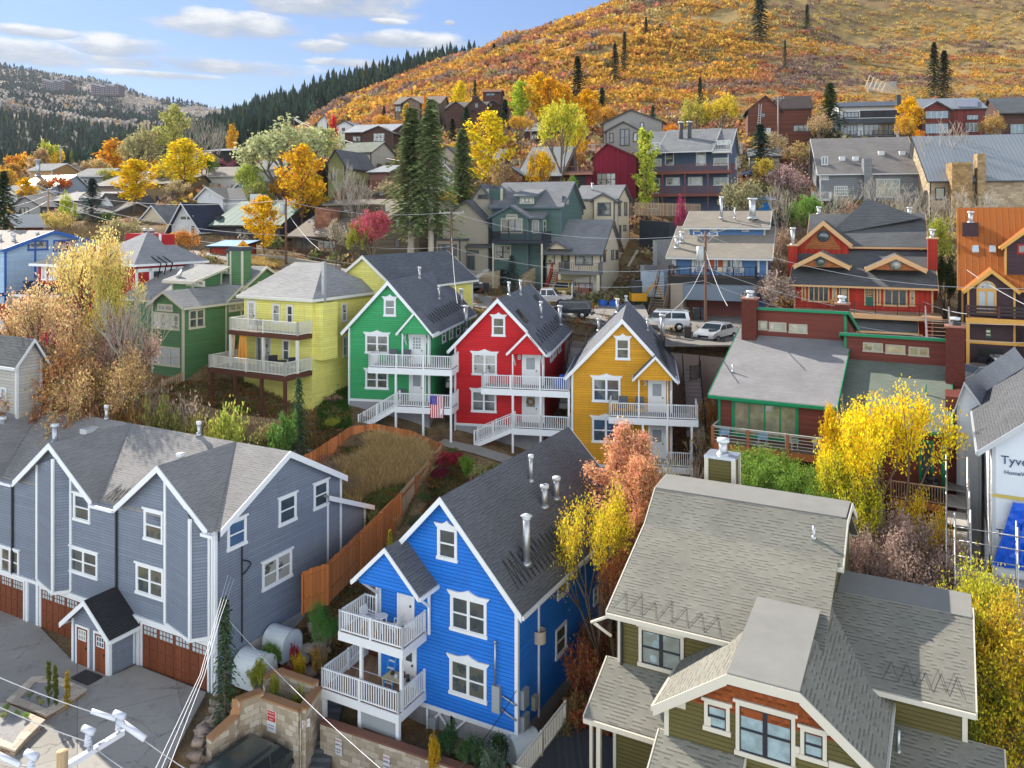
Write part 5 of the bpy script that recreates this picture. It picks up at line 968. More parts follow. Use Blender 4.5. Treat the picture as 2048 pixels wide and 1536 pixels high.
for xx in(0,4.2,4.55,9.3):n.post(xx,-3.3,-15,zf-.4,YTR,.26)
m=MB();n.qbox(m,'f',-2.2,0,10,zf-2.3,zf-2.0,0,.1);n.part(m,'band_board',YTR);n.box('garage_recess',BLACK,n.fx(1954,-2.2),n.fx(2006,-2.2),-2.25,-2.15,-15,zf-2.6)  # black panel on the wall paints the dark of the garage opening
t=plain((.6,.52,.38));n.text('261','f',-2.2,n.fx(2034,-2.2),zf-2.5,.45,BLACK,name='house_number');m=MB();n.qbox(m,'f',-2.2,n.fx(1971,-2.2),n.fx(1982,-2.2),zf-1.75,zf-.95,0,.07);s_=n.part(m,'house_sign',plain((.04,.09,.06)));m=MB();c=n.fx(1976.5,-2.2);n.qbox(m,'f',-2.2,c-.14,c+.14,zf-1.3,zf-1.1,.07,.09);n.qbox(m,'f',-2.2,c-.16,c+.16,zf-1.55,zf-1.45,.07,.09);n.part(m,'lettering',t,s_)
n.box('chimney',PLUM,-.3,1.0,4.0,5.0,-6,n.fz(1915,445,3));n.vent(n.W(.4,4.5,n.fz(1915,445,3)),.9,.2);n.box('left_wall',PLUM,-.6,.5,2,10,-15,-4.0)
PN=n.W(0,.5,ze+.54);sl=(n.fz(1934,418,6.5)-ze-.4)/6;NN=n.X.cross(n.Y+Vector((0,0,sl))).normalized()
for uu in(1944,1978):
 m=MB();m.ext([n.ray(u,v,PN,NN)for u,v in((uu,505),(uu+14,505),(uu+13,492),(uu+1,492))],NN*.1);n.part(m,'skylight',plain((.42,.5,.55),.1))
TYV=plain((.60,.64,.70),.6,0,.05);NSH=shingle((.27,.275,.29),.3,.15,.1,.8);PLY=boards((.45,.29,.13),.6,.7,horiz=True)
f=House('unfinished_house','unfinished house wrapped in white building paper at the right edge','house',1985,38,28,z=-22,wall=TYV,roof=NSH,trim=plain((.45,.47,.5)))
f.block([(0,f.fz(1985,884)),(3.6,-7.35),(7.6,-10.5)],0,11,-16.6,oe=.6,og=.5,rake=.25,roof=shingle((.10,.105,.115),.3,.15,.3))
f.box('plywood_wall',PLY,.25,7.4,-.5,10,-24,-16.6);f.box('band',plain((.5,.4,.1)),0,7.5,-.06,0,-12.85,-12.7);f.text('Tyvek','f',0,1.0,-11.1,.55,plain((.03,.06,.14)),name='wrap_lettering');f.text('HomeWrap','f',0,1.1,-11.65,.26,plain((.05,.08,.16)),name='wrap_lettering');f.text('Tyvek','f',0,.75,-14.5,.5,plain((.03,.06,.14)),name='wrap_lettering');f.text('HomeWrap','f',0,.75,-15.2,.24,plain((.05,.08,.16)),name='wrap_lettering')
f2=House('unfinished_house','pale roofed unfinished rear block running along the scaffold walkway','house',1962,46,40,z=-18,wall=TYV,roof=NSH,trim=plain((.5,.52,.55)))
f2.block([(-1.2,-10.6),(-.8,-9.3),(0,-10.4)],0,16,-20,oe=.12,og=.2,rake=.2);f2.vent(f2.W(-.7,2.2,-10.0),.6,.06,cap=False)
t=thing('blue_tarp','crumpled bright blue tarp hanging down the wrapped wall','tarp',f.W(.6,-.3,-15));m=MB(True);BT=plain((.01,.10,.62),.35);n_=14;g_={}
for i in range(n_):
 for j in range(18):xx=.15+1.6*i/13+(.5-.9*j/17)*(.3 if i>4 else.9)+.2;g_[i,j]=f.W(xx+.6*(1-j/17)*(i/13),-.12-.16*abs(math.sin(i*1.3+j*.7))-.1*random.random(),-12.9-.18*j-.3*(i/13)*0)
for i in range(n_-1):
 for j in range(17):m.poly([g_[i,j],g_[i,j+1],g_[i+1,j+1],g_[i+1,j]])
m.obj('sheet',BT,t)
SCF=metal((.5,.5,.5),.4);t=thing('scaffold','galvanised tube scaffold with plank walkways against the unfinished house','scaffold',f.W(-2,-1.5,-22));m=MB(True);pl=MB()
for i,xx in enumerate((-1.55,.9,3.4,5.9)):
 for yy in(-1.6,-.7):m.tube(f.W(xx,yy,-24),f.W(xx,yy,-13.6),.035,n=6)
for z in(-14.0,-14.6,-15.3,-15.9,-17.6,-18.2,-19.4,-20.2):
 m.tube(f.W(-1.6,-1.6,z),f.W(6,-1.6,z),.03,n=6)
for z in(-16.3,-19.0):pl.bx=f.bx(pl,-1.6,6,-1.55,-.65,z,z+.06)
m.tube(f.W(-1.55,-1.6,-16.4),f.W(2.6,-1.6,-19.4),.03,n=6);m.tube(f.W(-1.55,-1.6,-19.4),f.W(2.6,-1.6,-22),.03,n=6)
for k in range(7):
 y0=-.7+k*2.2
 for xx in(-1.9,-.9):m.tube(f.W(xx,y0,-24),f.W(xx,y0,-13.4+k*.25),.035,n=6)
 for z in(-14.2,-15.0,-17.0,-19):m.tube(f.W(-1.9,y0,z+k*.25),f.W(-1.9,y0+2.2,z+k*.25),.028,n=6)
 f.bx(pl,-1.85,-.95,y0,y0+2.15,-16.2+k*.25,-16.14+k*.25)
m.obj('tube_frame',SCF,t);pl.obj('planks',boards((.36,.34,.32),.25),t)
WHT=plain((.55,.56,.57),.7);GRW=siding((.19,.20,.215),.3,.7);DKB=boards((.07,.035,.028),.25,.6,horiz=True);DKT=plain((.05,.045,.05));BLK=boards((.03,.032,.04),.3,.6)
MTL=seam((.27,.30,.33),.5,.55,.1);MTD=seam((.13,.15,.17),.5,.4,.4)
gs=G('grey_shingle_house','wide grey house with a long speckled shingle roof, white skylights and tall chimney box',1640,1838,122,14,345,277,408,11,'x',GRW,shingle((.22,.205,.195),.6,.3,.22),WHT,[('f',1668,1695,372,392,6,3),('f',1752,1800,358,395,3,2),('f',1643,1656,313,330,2,1),('f',1642,1657,352,360,3,2)],yr=9,oe=.6)
gs.box('chimney',GRW,gs.fx(1728,-1.0),gs.fx(1744,-1.0),-1.0,1,gs.z0-2,gs.fz(1728,317,-1));balc(gs,1627,1664,398,2.5,WHT,WHT,gap=.2)
for uu,vv in((1684,318),(1711,318),(1762,307),(1804,307)):
 p=gs.ray(uu,vv,gs.W(0,0,gs.ze+.14),gs.X.cross(gs.Y+Vector((0,0,(gs.zr-gs.ze)/9))).normalized());m=MB();m.box(p-Vector((0,0,.3)),.8,1.0,.65,14);gs.part(m,'skylight',WHT)
mr=G('metal_roofed_house','house with a wide pale standing-seam roof and a tall rusty stone chimney at the right',1860,2110,112,14,358,272,410,12,'x',STN,MTL,DARK,[('f',1870,1890,375,400)],yr=9,oe=.6);mr.box('chimney',stone((.34,.24,.13),.5,.3,.4),mr.fx(1955,-1),mr.fx(1972,-1),-1,.8,mr.z0-2,mr.fz(1955,307,-1));mr.box('stone_wing',stone((.34,.22,.10),.5,.3,.4),mr.fx(1904,-2),mr.fx(1945,-2),-2,1,mr.z0-2,mr.fz(1904,325,-2))
ch=G('brown_chalet','red-brown chalet with a white ladder on its gable front',1496,1560,165,12,220,192,270,9,'y',boards((.13,.045,.03),.3,.7,horiz=True),shingle((.10,.075,.07),.6,.3),DKT,[('f',1522,1531,226,236,1,2),('f',1520,1543,255,273,2,1)],ur=1531,oe=.5)
ch.block([(.5,ch.fz(1562,216,.5)),(4,ch.fz(1562,194,4)),(9,ch.fz(1562,214,9))],ch.fx(1556,1),ch.fx(1622,1),ch.z0-2,axis='x',oe=.4);ch.wpx('f',.5,1586,1618,250,264,cols=3,rows=1)
m=MB();
for s_ in(1515,1520):m.bar(ch.W(ch.fx(s_),-.4,ch.fz(s_,250)),ch.W(ch.fx(s_+3),-.1,ch.fz(s_,208)),.08,.08)
for k in range(9):z=ch.fz(1517,250-k*4.6);m.bar(ch.W(ch.fx(1515+k*.3),-.35,z),ch.W(ch.fx(1520+k*.3),-.35,z),.08,.08)
m.obj('ladder',WHT,None,label='white ladder leaning on the gable of the brown chalet',cat='ladder')
md=G('modern_dark_house','modern black and grey house with stacked window bands and a black chimney',1678,1800,160,10,213,205,272,9,'x',WHT,MTD,DARK,[('f',1686,1718,224,236,4,1),('f',1728,1743,225,233,2,1),('f',1773,1788,224,232,2,1),('f',1680,1715,250,271,5,1),('f',1727,1788,248,271,6,1)],yr=4,sash=DARK,oe=.8,glass=GLASSB);md.box('dark_band',BLK,md.fx(1720),md.fx(1799),-.05,0,md.fz(1700,236),md.fz(1700,222));md.block([(-.6,md.fz(1680,243,-.6)),(0,md.fz(1680,239,0))],0,md.x1,0,axis='x',walls=False,oe=.6);md.box('chimney',DARK,md.fx(1794,-.3),md.fx(1802,-.3),-.3,1,md.fz(1794,215),md.fz(1794,190));balc(md,1676,1792,273,2,WHT,DARK,gap=.8)
rm=G('red_modern_house','dark red modern house with pale metal roof, solar panels and a big glazed gable',1843,1970,158,10,218,198,270,8,'x',boards((.13,.03,.025),.3),MTL,DARK,[('f',1850,1858,252,268,1,1),('f',1862,1886,247,268,3,1),('f',1933,1957,230,240,3,1),('f',1930,1957,245,265,3,1)],yr=5,oe=.5,sash=WHT,glass=GLASSB)
rm.block([(rm.fx(1845,-2),rm.fz(1845,219,-2)),(rm.fx(1873,-2),rm.fz(1873,204,-2)),(rm.fx(1900,-2),rm.fz(1900,219,-2))],-2,3,rm.z0-2,oe=.4,og=.5);rm.wpx('f',-2,1850,1897,222,238,cols=4,rows=1,sash=WHT);rm.wpx('f',-2,1850,1897,247,268,cols=4,rows=1,sash=WHT)
m=MB();p0=rm.W(0,0,rm.ze+.25);nn=rm.X.cross(rm.Y+Vector((0,0,(rm.zr-rm.ze)/5))).normalized();m.ext([rm.ray(u,v,p0,nn)for u,v in((1914,214),(1955,214),(1955,201),(1914,201))],nn*.1);rm.part(m,'solar_panel',plain((.25,.26,.32),.2))
fr_=G('dark_wood_house','dark timber house with overhanging roof cut off by the right edge',2000,2110,160,10,222,196,272,9,'x',DKB,shingle((.12,.13,.14),.6,.3),DKT,[('f',2020,2048,248,268,3,1),('f',2052,2080,248,268,3,1)],yr=5,oe=1,sash=WHT,glass=GLASSB)
gc=G('grey_craftsman_house','grey craftsman house with stacked gables and tall arched entry windows on the slope',1206,1325,158,20,248,220,300,9,'y',plain((.24,.23,.22)),MTL,DKT,[('f',1280,1288,245,256)],ur=1262,oe=.5)
gc.block([(gc.fx(1212,-2),gc.fz(1212,263,-2)),(gc.fx(1247,-2),gc.fz(1247,244,-2)),(gc.fx(1282,-2),gc.fz(1282,262,-2))],-2,2,gc.z0-2,oe=.4);gc.wpx('f',-2,1240,1259,258,292,cols=2,rows=2);gc.wpx('f',-2,1219,1227,266,286);gc.wpx('f',-2,1266,1275,265,284);balc(gc,1166,1206,300,2,WHT,WHT,gap=.5,y0=-2)
dr=G('dark_red_house','crimson house with an arched window and a roof deck, left of the blue apartments',1186,1272,128,18,316,288,378,9,'y',boards((.20,.012,.03),.3),shingle((.14,.05,.06),.6,.3),plain((.12,.015,.03)),[('f',1193,1232,346,372,4,2)],ur=1215,oe=.3)
dr2=G('dark_red_house_wing','crimson deck wing with square posts beside the arched-window house',1130,1184,128,18,345,343,380,5,'x',boards((.15,.012,.03),.3),plain((.2,.18,.17)),plain((.12,.015,.03)),[],yr=4.9,oe=.1,og=.1);balc(dr2,1126,1184,346,1.0,plain((.5,.45,.42)),plain((.42,.2,.14)),gap=1.2);dr2.box('recess',BLACK,dr2.fx(1138),dr2.fx(1172),-.05,0,dr2.z0-1,dr2.fz(1138,352))  # black panel under the deck paints the shade there, no opening built
br=G('metal_gabled_house','low timber house with a wide ribbed pale metal roof and copper gable',1040,1120,128,18,350,295,372,10,'x',DKB,MTL,DKT,[],yr=8,oe=.6);br.block([(br.fx(1004,-2),br.fz(1004,349,-2)),(br.fx(1018,-2),br.fz(1018,333,-2)),(br.fx(1043,-2),br.fz(1043,349,-2))],-2,5,br.z0-1,oe=.5,wall=plain((.20,.055,.03)))
G('green_roofed_house','pale stucco house with a sage green roof and a skylight',672,742,150,14,306,286,338,9,'x',plain((.38,.36,.31)),shingle((.21,.23,.19),.6,.3,.08),DKT,[('f',702,713,308,325)],yr=4.5,oe=.4).wpx('r',0,0,0,0,0)if False else None
s1=G('green_roofed_house','pale stucco house with a sage green roof and a skylight',672,742,150,20,306,286,345,9,'x',plain((.38,.36,.31)),shingle((.21,.23,.19),.6,.3,.08),DKT,[('f',702,713,310,326)],yr=4.5,oe=.4);s1b=G('red_deck_house','small house with a dark red deck and pale lean-to roof below the sage roof',738,776,132,18,345,332,396,7,'x',plain((.20,.10,.08)),MTL,DKT,[('f',745,768,378,394,2,1)],yr=6,oe=.4);balc(s1b,736,776,373,1.6,BROWNW,plain((.2,.05,.04)),gap=.3)
s2=G('timber_gabled_house','dark timber house with a pale metal roof and glazed front gable',690,782,172,14,265,250,285,9,'x',DKB,MTL,DKT,[('f',705,722,272,284,2,1),('f',724,740,272,284,2,1)],yr=6,oe=.5);s2.block([(s2.fx(726,-2),s2.fz(726,266,-2)),(s2.fx(758,-2),s2.fz(758,253,-2)),(s2.fx(786,-2),s2.fz(786,266,-2))],-2,3,s2.z0-2,oe=.4,wall=DKB,roof=shingle((.16,.17,.14),.6,.3));s2.wpx('f',-2,746,770,266,284,cols=3)
G('white_gabled_house','white gabled cottage between the timber house and the red poplar',672,706,182,14,252,242,285,8,'y',WHT,MTL,DKT,[('f',684,690,256,262)],ur=690,oe=.4)
G('pale_metal_roof_house','small house with a steep pale metal roof at the head of the power line',634,655,195,-14,246,230,262,8,'y',WHT,MTL,DKT,[],ur=650)
tl=G('timber_lodge','tall timber and glass lodge below the autumn hillside, left of the brown lodge',790,880,205,8,208,194,262,10,'x',boards((.16,.12,.09),.3),seam((.20,.15,.12),.6,.6,.1),DKT,[('f',790,802,212,224,2,1),('f',822,832,214,228,1,1),('f',846,858,208,230,1,1),('f',866,876,208,222,1,1)],yr=6,oe=.6);tl.block([(tl.fx(806,-1.5),tl.fz(806,206,-1.5)),(tl.fx(822,-1.5),tl.fz(822,196,-1.5)),(tl.fx(840,-1.5),tl.fz(840,206,-1.5))],-1.5,4,tl.z0,oe=.4)
bl=G('dark_brown_lodge','dark brown lodge with many stepped gables at the foot of the hillside',894,968,195,8,216,205,262,10,'x',DKB,shingle((.13,.12,.11),.6,.3),DKT,[('f',905,911,214,222),('f',926,934,250,258)],yr=6,oe=.6);[bl.block([(bl.fx(a,-k),bl.fz(a,v,-k)),(bl.fx((a+c)/2,-k),bl.fz(a,v-h_,-k)),(bl.fx(c,-k),bl.fz(c,v,-k))],-k,4,bl.z0,oe=.4)for a,c,v,h_,k in((892,932,218,14,2),(934,972,212,18,1),(928,965,232,14,3))];bl.box('chimney',DKB,bl.fx(944,2),bl.fx(956,2),2,4,20,bl.fz(944,192,2));bl.wpx('f',-1,949,957,206,216)
G('dark_brown_cabin','dark brown gabled cabin right of the stepped-gable lodge',968,1004,200,8,212,202,250,8,'y',DKB,shingle((.13,.12,.11),.6,.3),DKT,[('f',978,984,206,214)])
G('flat_roofed_cabin','brown flat-roofed cabin above the lodges on the hillside',966,1000,235,8,184,180,200,6,'x',DKB,shingle((.2,.08,.05),.6,.3),DKT,[('f',972,990,186,192,2,1)],yr=3)
G('beige_gabled_house','beige house with a pale roof glimpsed between the two spruce groups',872,912,140,14,310,292,352,8,'y',plain((.36,.31,.25)),shingle((.24,.22,.20),.6,.3),DKT,[('f',882,892,316,330),('f',898,906,350,362)],ur=893);G('small_beige_gable','little beige gable in front of the pale-roofed house behind the spruces',876,908,130,14,348,330,380,5,'y',plain((.38,.33,.26)),shingle((.24,.22,.20),.6,.3),WHT,[('f',888,898,352,364)])
wa=G('white_a_frame','white house with a steep dark A-frame roof and wood-lined gable',344,398,108,14,452,407,492,7,'y',WHT,shingle((.045,.055,.085),.5,.25),WHT,[('f',347,377,450,470,3,1),('f',360,387,431,441,2,1),('f',381,391,450,470)],ur=368,oe=.7,og=.7)
wg=G('white_gabled_house','white house with a long charcoal roof behind the A-frame',395,446,122,14,395,375,455,12,'y',WHT,GR2,WHT,[('f',416,421,388,396)],ur=414,oe=.4);wg.block([(1,wg.fz(440,398,1)),(5,wg.fz(440,378,5)),(9,wg.fz(440,398,9))],1,wg.fx(500),wg.z0,axis='x',oe=.3)
tm=G('ribbed_roof_house','dark building under a wide pale green ribbed metal roof',428,560,108,10,448,404,492,11,'x',plain((.05,.045,.05)),seam((.13,.21,.18),.9,.75,.0),DKT,[('f',470,500,456,470,2,1)],yr=8,oe=.7);tm.box('chimney',DARK,tm.fx(430,1),tm.fx(440,1),1,2,0,tm.fz(430,432,1));tm.box('roof_box',WHT,tm.fx(500,7),tm.fx(522,7),7,9,0,tm.fz(500,388,7))
rs=G('red_shed','red roadside shed with a pale blue tarp roof',420,480,97,10,493,483,524,4,'x',plain((.30,.035,.02)),plain((.25,.45,.68),.4),BLACK,[],yr=3.9,oe=.3);
tb_=G('tan_building','big tan and brown building right of the golden poplar',272,345,140,12,368,352,470,12,'x',plain((.20,.14,.07)),shingle((.22,.20,.17),.6,.3),DKT,[('f',312,320,392,410),('f',325,333,396,412),('f',300,312,440,460)],yr=9,oe=.8);G('tan_roofed_annex','flat tan-roofed block left of the golden poplar',190,272,142,12,372,346,420,12,'x',plain((.22,.17,.13)),shingle((.30,.28,.25),.6,.3,.1),DKT,[('f',205,225,385,400,3,1)],yr=9)
G('white_monitor_house','grey house with a white rooftop monitor between the golden trees',252,330,165,12,362,348,400,10,'x',WHT,MTD,WHT,[],yr=8).block([(2,31.0-17.5),(4,14.6),(6,13.6)],1,6,3,axis='x',roof=MTL)if False else G('white_monitor_house','grey house with a white rooftop monitor between the golden trees',252,312,165,12,358,342,400,8,'x',WHT,MTL,WHT,[],yr=4)
G('pale_shed_roof_house','pale blue house with a sloping white roof behind the orange tree',105,182,165,18,375,350,420,12,'x',plain((.33,.40,.46)),plain((.34,.37,.38)),WHT,[],yr=11.9,);G('ribbed_charcoal_house','blue-grey house with a ribbed charcoal roof and silver flues at the far left',28,100,150,14,378,352,430,10,'x',plain((.33,.40,.5)),MTD,WHT,[],yr=6).vent(P(76,352,156),3,.4)
G('grey_porch_house','grey house with black windows and a porch, left of the wooden utility pole',28,82,128,14,412,393,455,9,'y',plain((.24,.24,.24)),shingle((.2,.2,.2),.6,.3),DKT,[('f',40,58,415,440,2,1),('f',38,43,420,428)],ur=50,oe=.5,sash=DARK);G('low_grey_house','low grey house with a broad flat roof right of the wooden utility pole',82,178,132,14,402,385,455,12,'x',plain((.30,.29,.28)),shingle((.33,.32,.31),.6,.3),DKT,[('f',158,178,396,404,3,1)],yr=8,oe=.6)
G('brown_gabled_house','brown house with a low double gable behind the grey-blue spruce',132,225,126,14,424,406,465,10,'x',plain((.13,.10,.09)),shingle((.2,.18,.17),.6,.3),WHT,[('f',140,152,424,445,2,1),('f',208,218,430,440)],yr=5,oe=.5);G('small_brick_gable','tiny white-edged red gable at the far left',4,30,112,14,446,430,470,5,'y',plain((.15,.05,.03)),WHT,WHT,[],ur=18)
G('black_cabin','low black cabin with a flat roof beyond the golden cottonwood',405,465,190,14,303,298,330,10,'x',BLACK,MTD,BLACK,[],yr=8);G('white_back_house','white house half hidden behind the purple bush',388,470,150,14,352,335,400,10,'x',WHT,shingle((.3,.27,.25),.6,.3),WHT,[],yr=5)
bc=G('beige_corner_house','beige clapboard house corner at the left edge',-110,33,54,28,704,672,830,1.6,'x',siding((.40,.38,.35),.2,.7),shingle((.13,.13,.13),.35,.18),WHT,[('f',2,14,773,800,1,2)],yr=.9,oe=.3)
G('open_garage','low grey garage with bright blue doors behind the tan cottage',1480,1545,106,18,402,396,434,6,'x',plain((.20,.17,.14)),plain((.2,.22,.26)),DKT,[],yr=5.9,oe=.3).box('garage_door',plain((.01,.17,.5)),1.4,3.6,-.06,0,.5,3.0)
t=thing('construction_site','half-built timber frame with concrete retaining walls cut into the hillside','building',P(1690,188,205));m=MB()
for pts in(((1600,186,190),(1690,196,196)),((1690,196,196),(1770,190,200))):a,c=P(*pts[0]),P(*pts[1]);m.bar(a-Vector((0,0,2)),c-Vector((0,0,2)),.5,4)
a,c=P(1735,152,222),P(1792,150,224);m=MB();m.bar(a-Vector((0,0,3)),c-Vector((0,0,3)),.5,2.5);m.obj('concrete_wall',concrete((.40,.38,.34)),t);m=MB()
for k in range(5):m=MB();a,b_,c=P(1730+k*8,175+k*2.4,214-k*3),P(1740+k*8,150+k*4,214-k*3),P(1765+k*8,178+k*2,214-k*3);m.bar(a,b_,.16);m.bar(b_,c,.16);m.bar(a,c,.16);m.obj('timber_truss',plain((.55,.42,.28)),t)
for u0,u1,v0,v1,D,lab in((84,130,161,176,2050,'large resort hotel with snowy roofs on the far ridge, left of two'),(182,238,170,185,2000,'large resort hotel with dark red walls on the far ridge, right of two')):
 t=thing('resort_hotel',lab,'building',P((u0+u1)/2,v1,D),'resort hotels on the far ridge');n=6;hb=gz(P(u0,v1,D).x,D)-6
 wl,rf,ww=MB(),MB(),MB()
 for i in range(n):
  a=u0+(u1-u0)*i/n;c=u0+(u1-u0)*(i+1)/n;top=v0+((i*7)%5);A,B=P(a,v1+6,D),P(c,v1+6,D);T=P(a,top,D).z;w=B.x-A.x;cx=(A.x+B.x)/2
  wl.box((cx,D+15,A.z),w*.98,30,T-A.z);rf.ext([(A.x-1,D-2,T),(B.x+1,D-2,T),(cx,D-2,T+5)],(0,34,0))
  for r_ in range(4):
   for q_ in(.25,.7):ww.box((A.x+w*q_,D-.4,A.z+(T-A.z)*(.15+.21*r_)),w*.22,.8,(T-A.z)*.11)
 wl.obj('wall',plain((.085,.05,.06)),t);rf.obj('roof',plain((.3,.3,.34)),t);ww.obj('windows',plain((.20,.22,.28)),t)
for a in(('black_garage','low black building with bare trees before it, left of the red deck house',645,742,116,14,412,402,448,8,'x',BLACK,MTD,DARK,[('f',680,700,420,440,2,1)]),('green_walled_house','yellow-green house under a dark steep roof behind the red deck house',655,690,134,20,330,300,395,9,'y',plain((.28,.29,.12)),GR2,DKT,[('f',662,670,345,362)]),('pale_cottage','pale cottage with a grey roof between the willow and the gold tree',500,548,138,14,338,322,380,7,'x',WHT,GR1,WHT,[('f',510,520,345,358,2,1)]),('brown_cottage','brown cottage at the foot of the willow',556,612,132,14,352,334,392,8,'x',DKB,LTN,DKT,[('f',570,590,360,374,3,1)]),('grey_cottage','grey cottage peeking out above the low grey house',150,205,160,14,352,338,385,8,'x',plain((.25,.26,.27)),GR1,WHT,[('f',160,175,358,370,2,1)]),('white_cottage','white cottage at the far left behind the dark spruce',-10,34,140,14,388,372,430,8,'x',WHT,GR1,WHT,[('f',10,24,398,412,2,1)]),('ochre_house','ochre house tucked under the orange valley trees',60,104,185,14,340,328,370,8,'x',plain((.38,.24,.10)),GR1,WHT,[]),('tan_ridge_house','tan house with a brown roof left of the black cabin',345,402,180,14,318,305,345,9,'x',plain((.34,.28,.2)),LTN,DKT,[('f',355,370,325,336,2,1)]),('dark_cabin','dark cabin with a pale roof between timber lodge and craftsman house',1052,1100,178,14,262,248,290,8,'x',DKB,MTL,DKT,[('f',1062,1074,268,280,2,1)]),('brown_hill_house','brown house with a grey roof left of the metal-gabled one',955,1000,150,14,318,300,350,8,'x',DKB,GR1,DKT,[('f',965,978,325,338,2,1)]),('stucco_hill_house','sand stucco house right of the blue apartments',1500,1560,140,14,312,298,345,8,'x',plain((.34,.28,.2)),GR1,DKT,[('f',1512,1530,318,332,2,1)]),('white_gable_house','white gabled house with dark trim before the low grey houses',196,232,128,16,412,388,455,9,'y',WHT,GR2,DKT,[('f',206,220,415,432,2,1)]),('cream_gable_house','cream gabled house left of the white A-frame',282,330,118,16,440,412,480,8,'y',CRW,GR1,WHT,[('f',292,306,445,462,2,1),('f',312,322,445,462)]),('blue_grey_house','blue-grey gabled house behind the ribbed green roof',462,512,128,16,384,360,420,9,'y',plain((.28,.35,.42)),GR1,WHT,[('f',476,494,388,402,2,1)]),('tall_stucco_house','tall pale stucco house beside the second willow crown',618,652,140,16,345,322,400,8,'y',CRW,GR2,DKT,[('f',626,642,350,366,2,1),('f',626,642,374,390,2,1)]),('slate_house','slate grey house behind the bare tree thicket',1858,1905,126,14,330,318,372,8,'x',GRW,GR1,WHT,[])):G(*a,yr=4)
def strip(name,pts,w,mat,dz=.03,kind='structure',label=None,cat=None):
 m=MB();W=[Vector(((u-CU)/FL*D,D,z+dz))for u,D,z in pts];fine=[]
 for a,b_ in zip(W,W[1:]):
  k=max(1,int((b_-a).length/2));fine+=[a.lerp(b_,i/k)for i in range(k)]
 fine.append(W[-1]);L=[]
 for i,p in enumerate(fine):
  d=fine[min(i+1,len(fine)-1)]-fine[max(i-1,0)];d.z=0;d.normalize();nrm=Vector((-d.y,d.x,0))*w/2;L.append((p+nrm,p-nrm))
 for(a,b_),(c,d)in zip(L,L[1:]):m.poly([b_,d,c,a])
 return m.obj(name,mat,None,kind=kind,label=label,cat=cat)
ASPH=concrete((.40,.375,.34));DRV=concrete((.42,.40,.365))
strip('road',ROAD,7.2,ASPH,.06)
def slab(name,pts,mat,z,th=.12,kind='structure',**k):
 m=MB();w=[Vector(((u-CU)/FL,1,-(v-HV)/FL))for u,v in pts];w=[q*(z/q.z)for q in w]
 ar=sum(a.x*b_.y-b_.x*a.y for a,b_ in zip(w,w[1:]+w[:1]));w=w if ar>0 else w[::-1]
 m.ext([p-Vector((0,0,th))for p in w][::-1],(0,0,th));return m.obj(name,mat,None,kind=kind,**k)
slab('driveway',[(-60,1196),(72,1246),(146,1322),(222,1352),(272,1330),(412,1384),(330,1536),(300,1620),(-200,1620)],DRV,-22.22)
slab('parking_pad',[(400,1560),(470,1475),(560,1470),(640,1500),(800,1530),(1000,1640),(400,1700)],concrete((.13,.135,.15)),-24.22)
slab('street_yard',[(1135,590),(1280,585),(1300,640),(1180,625)],concrete((.33,.31,.29)),-8.75)
slab('garage_apron',[(1330,655),(1480,610),(1560,650),(1480,690),(1330,690)],concrete((.26,.24,.22)),-9.6)
slab('brick_apron',[(920,585),(1060,575),(1080,600),(900,608)],stone((.34,.2,.14),.3,.2,.2),-8.0)
strip('footpath',PATH,1.5,concrete((.36,.34,.31),False),.08)
LED=plain((.36,.19,.09),.85,0,.2,6);STW=stone((.50,.40,.28),.46,.26,.34,.6,(.56,.50,.42))
w1=swall('stepped stone wall with a rust-brown cap left of the dark car',[(418,1480,34.6),(470,1433,35.6),(474,1402,35.8),(524,1383,36.6)],.35,STW,-24.6,cap=LED)
w2=swall('stone wall with parking signs behind the dark car',[(524,1392,36.6),(602,1420,35.4),(604,1423,35.4)],.35,STW,-24.6,cap=LED)
w3=swall('stone side wall of the grey steps, on their left',[(604,1420,35.4),(637,1375,37.5)],.35,STW,-24.6,cap=LED)
w4=swall('raised planter wall with a brown cap behind the stone signs',[(528,1357,38.0),(556,1342,38.4),(632,1368,37.3)],.3,STW,-23.6,cap=LED)
w5=swall('long stone retaining wall below the blue house porch',[(645,1443,36.6),(800,1494,34.9),(950,1546,33.4),(1010,1575,32.6)],.35,STW,-24.8,cap=plain((.20,.09,.06),.85))
NOP=plain((.72,.72,.74),.5);REDS=plain((.55,.03,.03),.5);BLU=plain((.05,.05,.10),.5)
def sign(p,yaw,w,h,label,lines,group='parking signs on the stone walls',head=None,name='sign',off=.05):
 p=Vector(p);t=thing(name,label,'sign',p,group);q=Matrix.Rotation(-R(yaw),3,'Z');X,Y=q@Vector((1,0,0)),q@Vector((0,1,0));m=MB();f=lambda x,z,d:p+X*x-Y*(off+d)+Vector((0,0,z))
 bx=lambda m,x0,x1,z0,z1,d0,d1:m.hexa([f(x0,z0,d1),f(x1,z0,d1),f(x1,z0,d0),f(x0,z0,d0),f(x0,z1,d1),f(x1,z1,d1),f(x1,z1,d0),f(x0,z1,d0)])
 bx(m,-w/2,w/2,0,h,0,.02);m.obj('plate',NOP,t)
 if head:m=MB();bx(m,-w/2+.02,w/2-.02,h*head,h-.02,.02,.025);m.obj('red_panel',REDS,t)
 for body,z,s,mt in lines:
  cu=bpy.data.curves.new('lettering','FONT');cu.body=body;cu.size=s;cu.extrude=.003;cu.align_x='CENTER';cu.align_y='CENTER';cu.materials.append(mt)
  o_=bpy.data.objects.new('lettering',cu);COL.objects.link(o_);o_.parent=t;o_.location=f(0,z,.03)-p;o_.rotation_euler=(math.pi/2,0,-R(yaw))
 return t
L=[('PRIVATE',.84,.1,NOP),('PARKING',.7,.1,NOP),('ONLY',.56,.1,NOP),('NO PARKING',.3,.06,BLU),('TOW AWAY',.18,.06,BLU)]
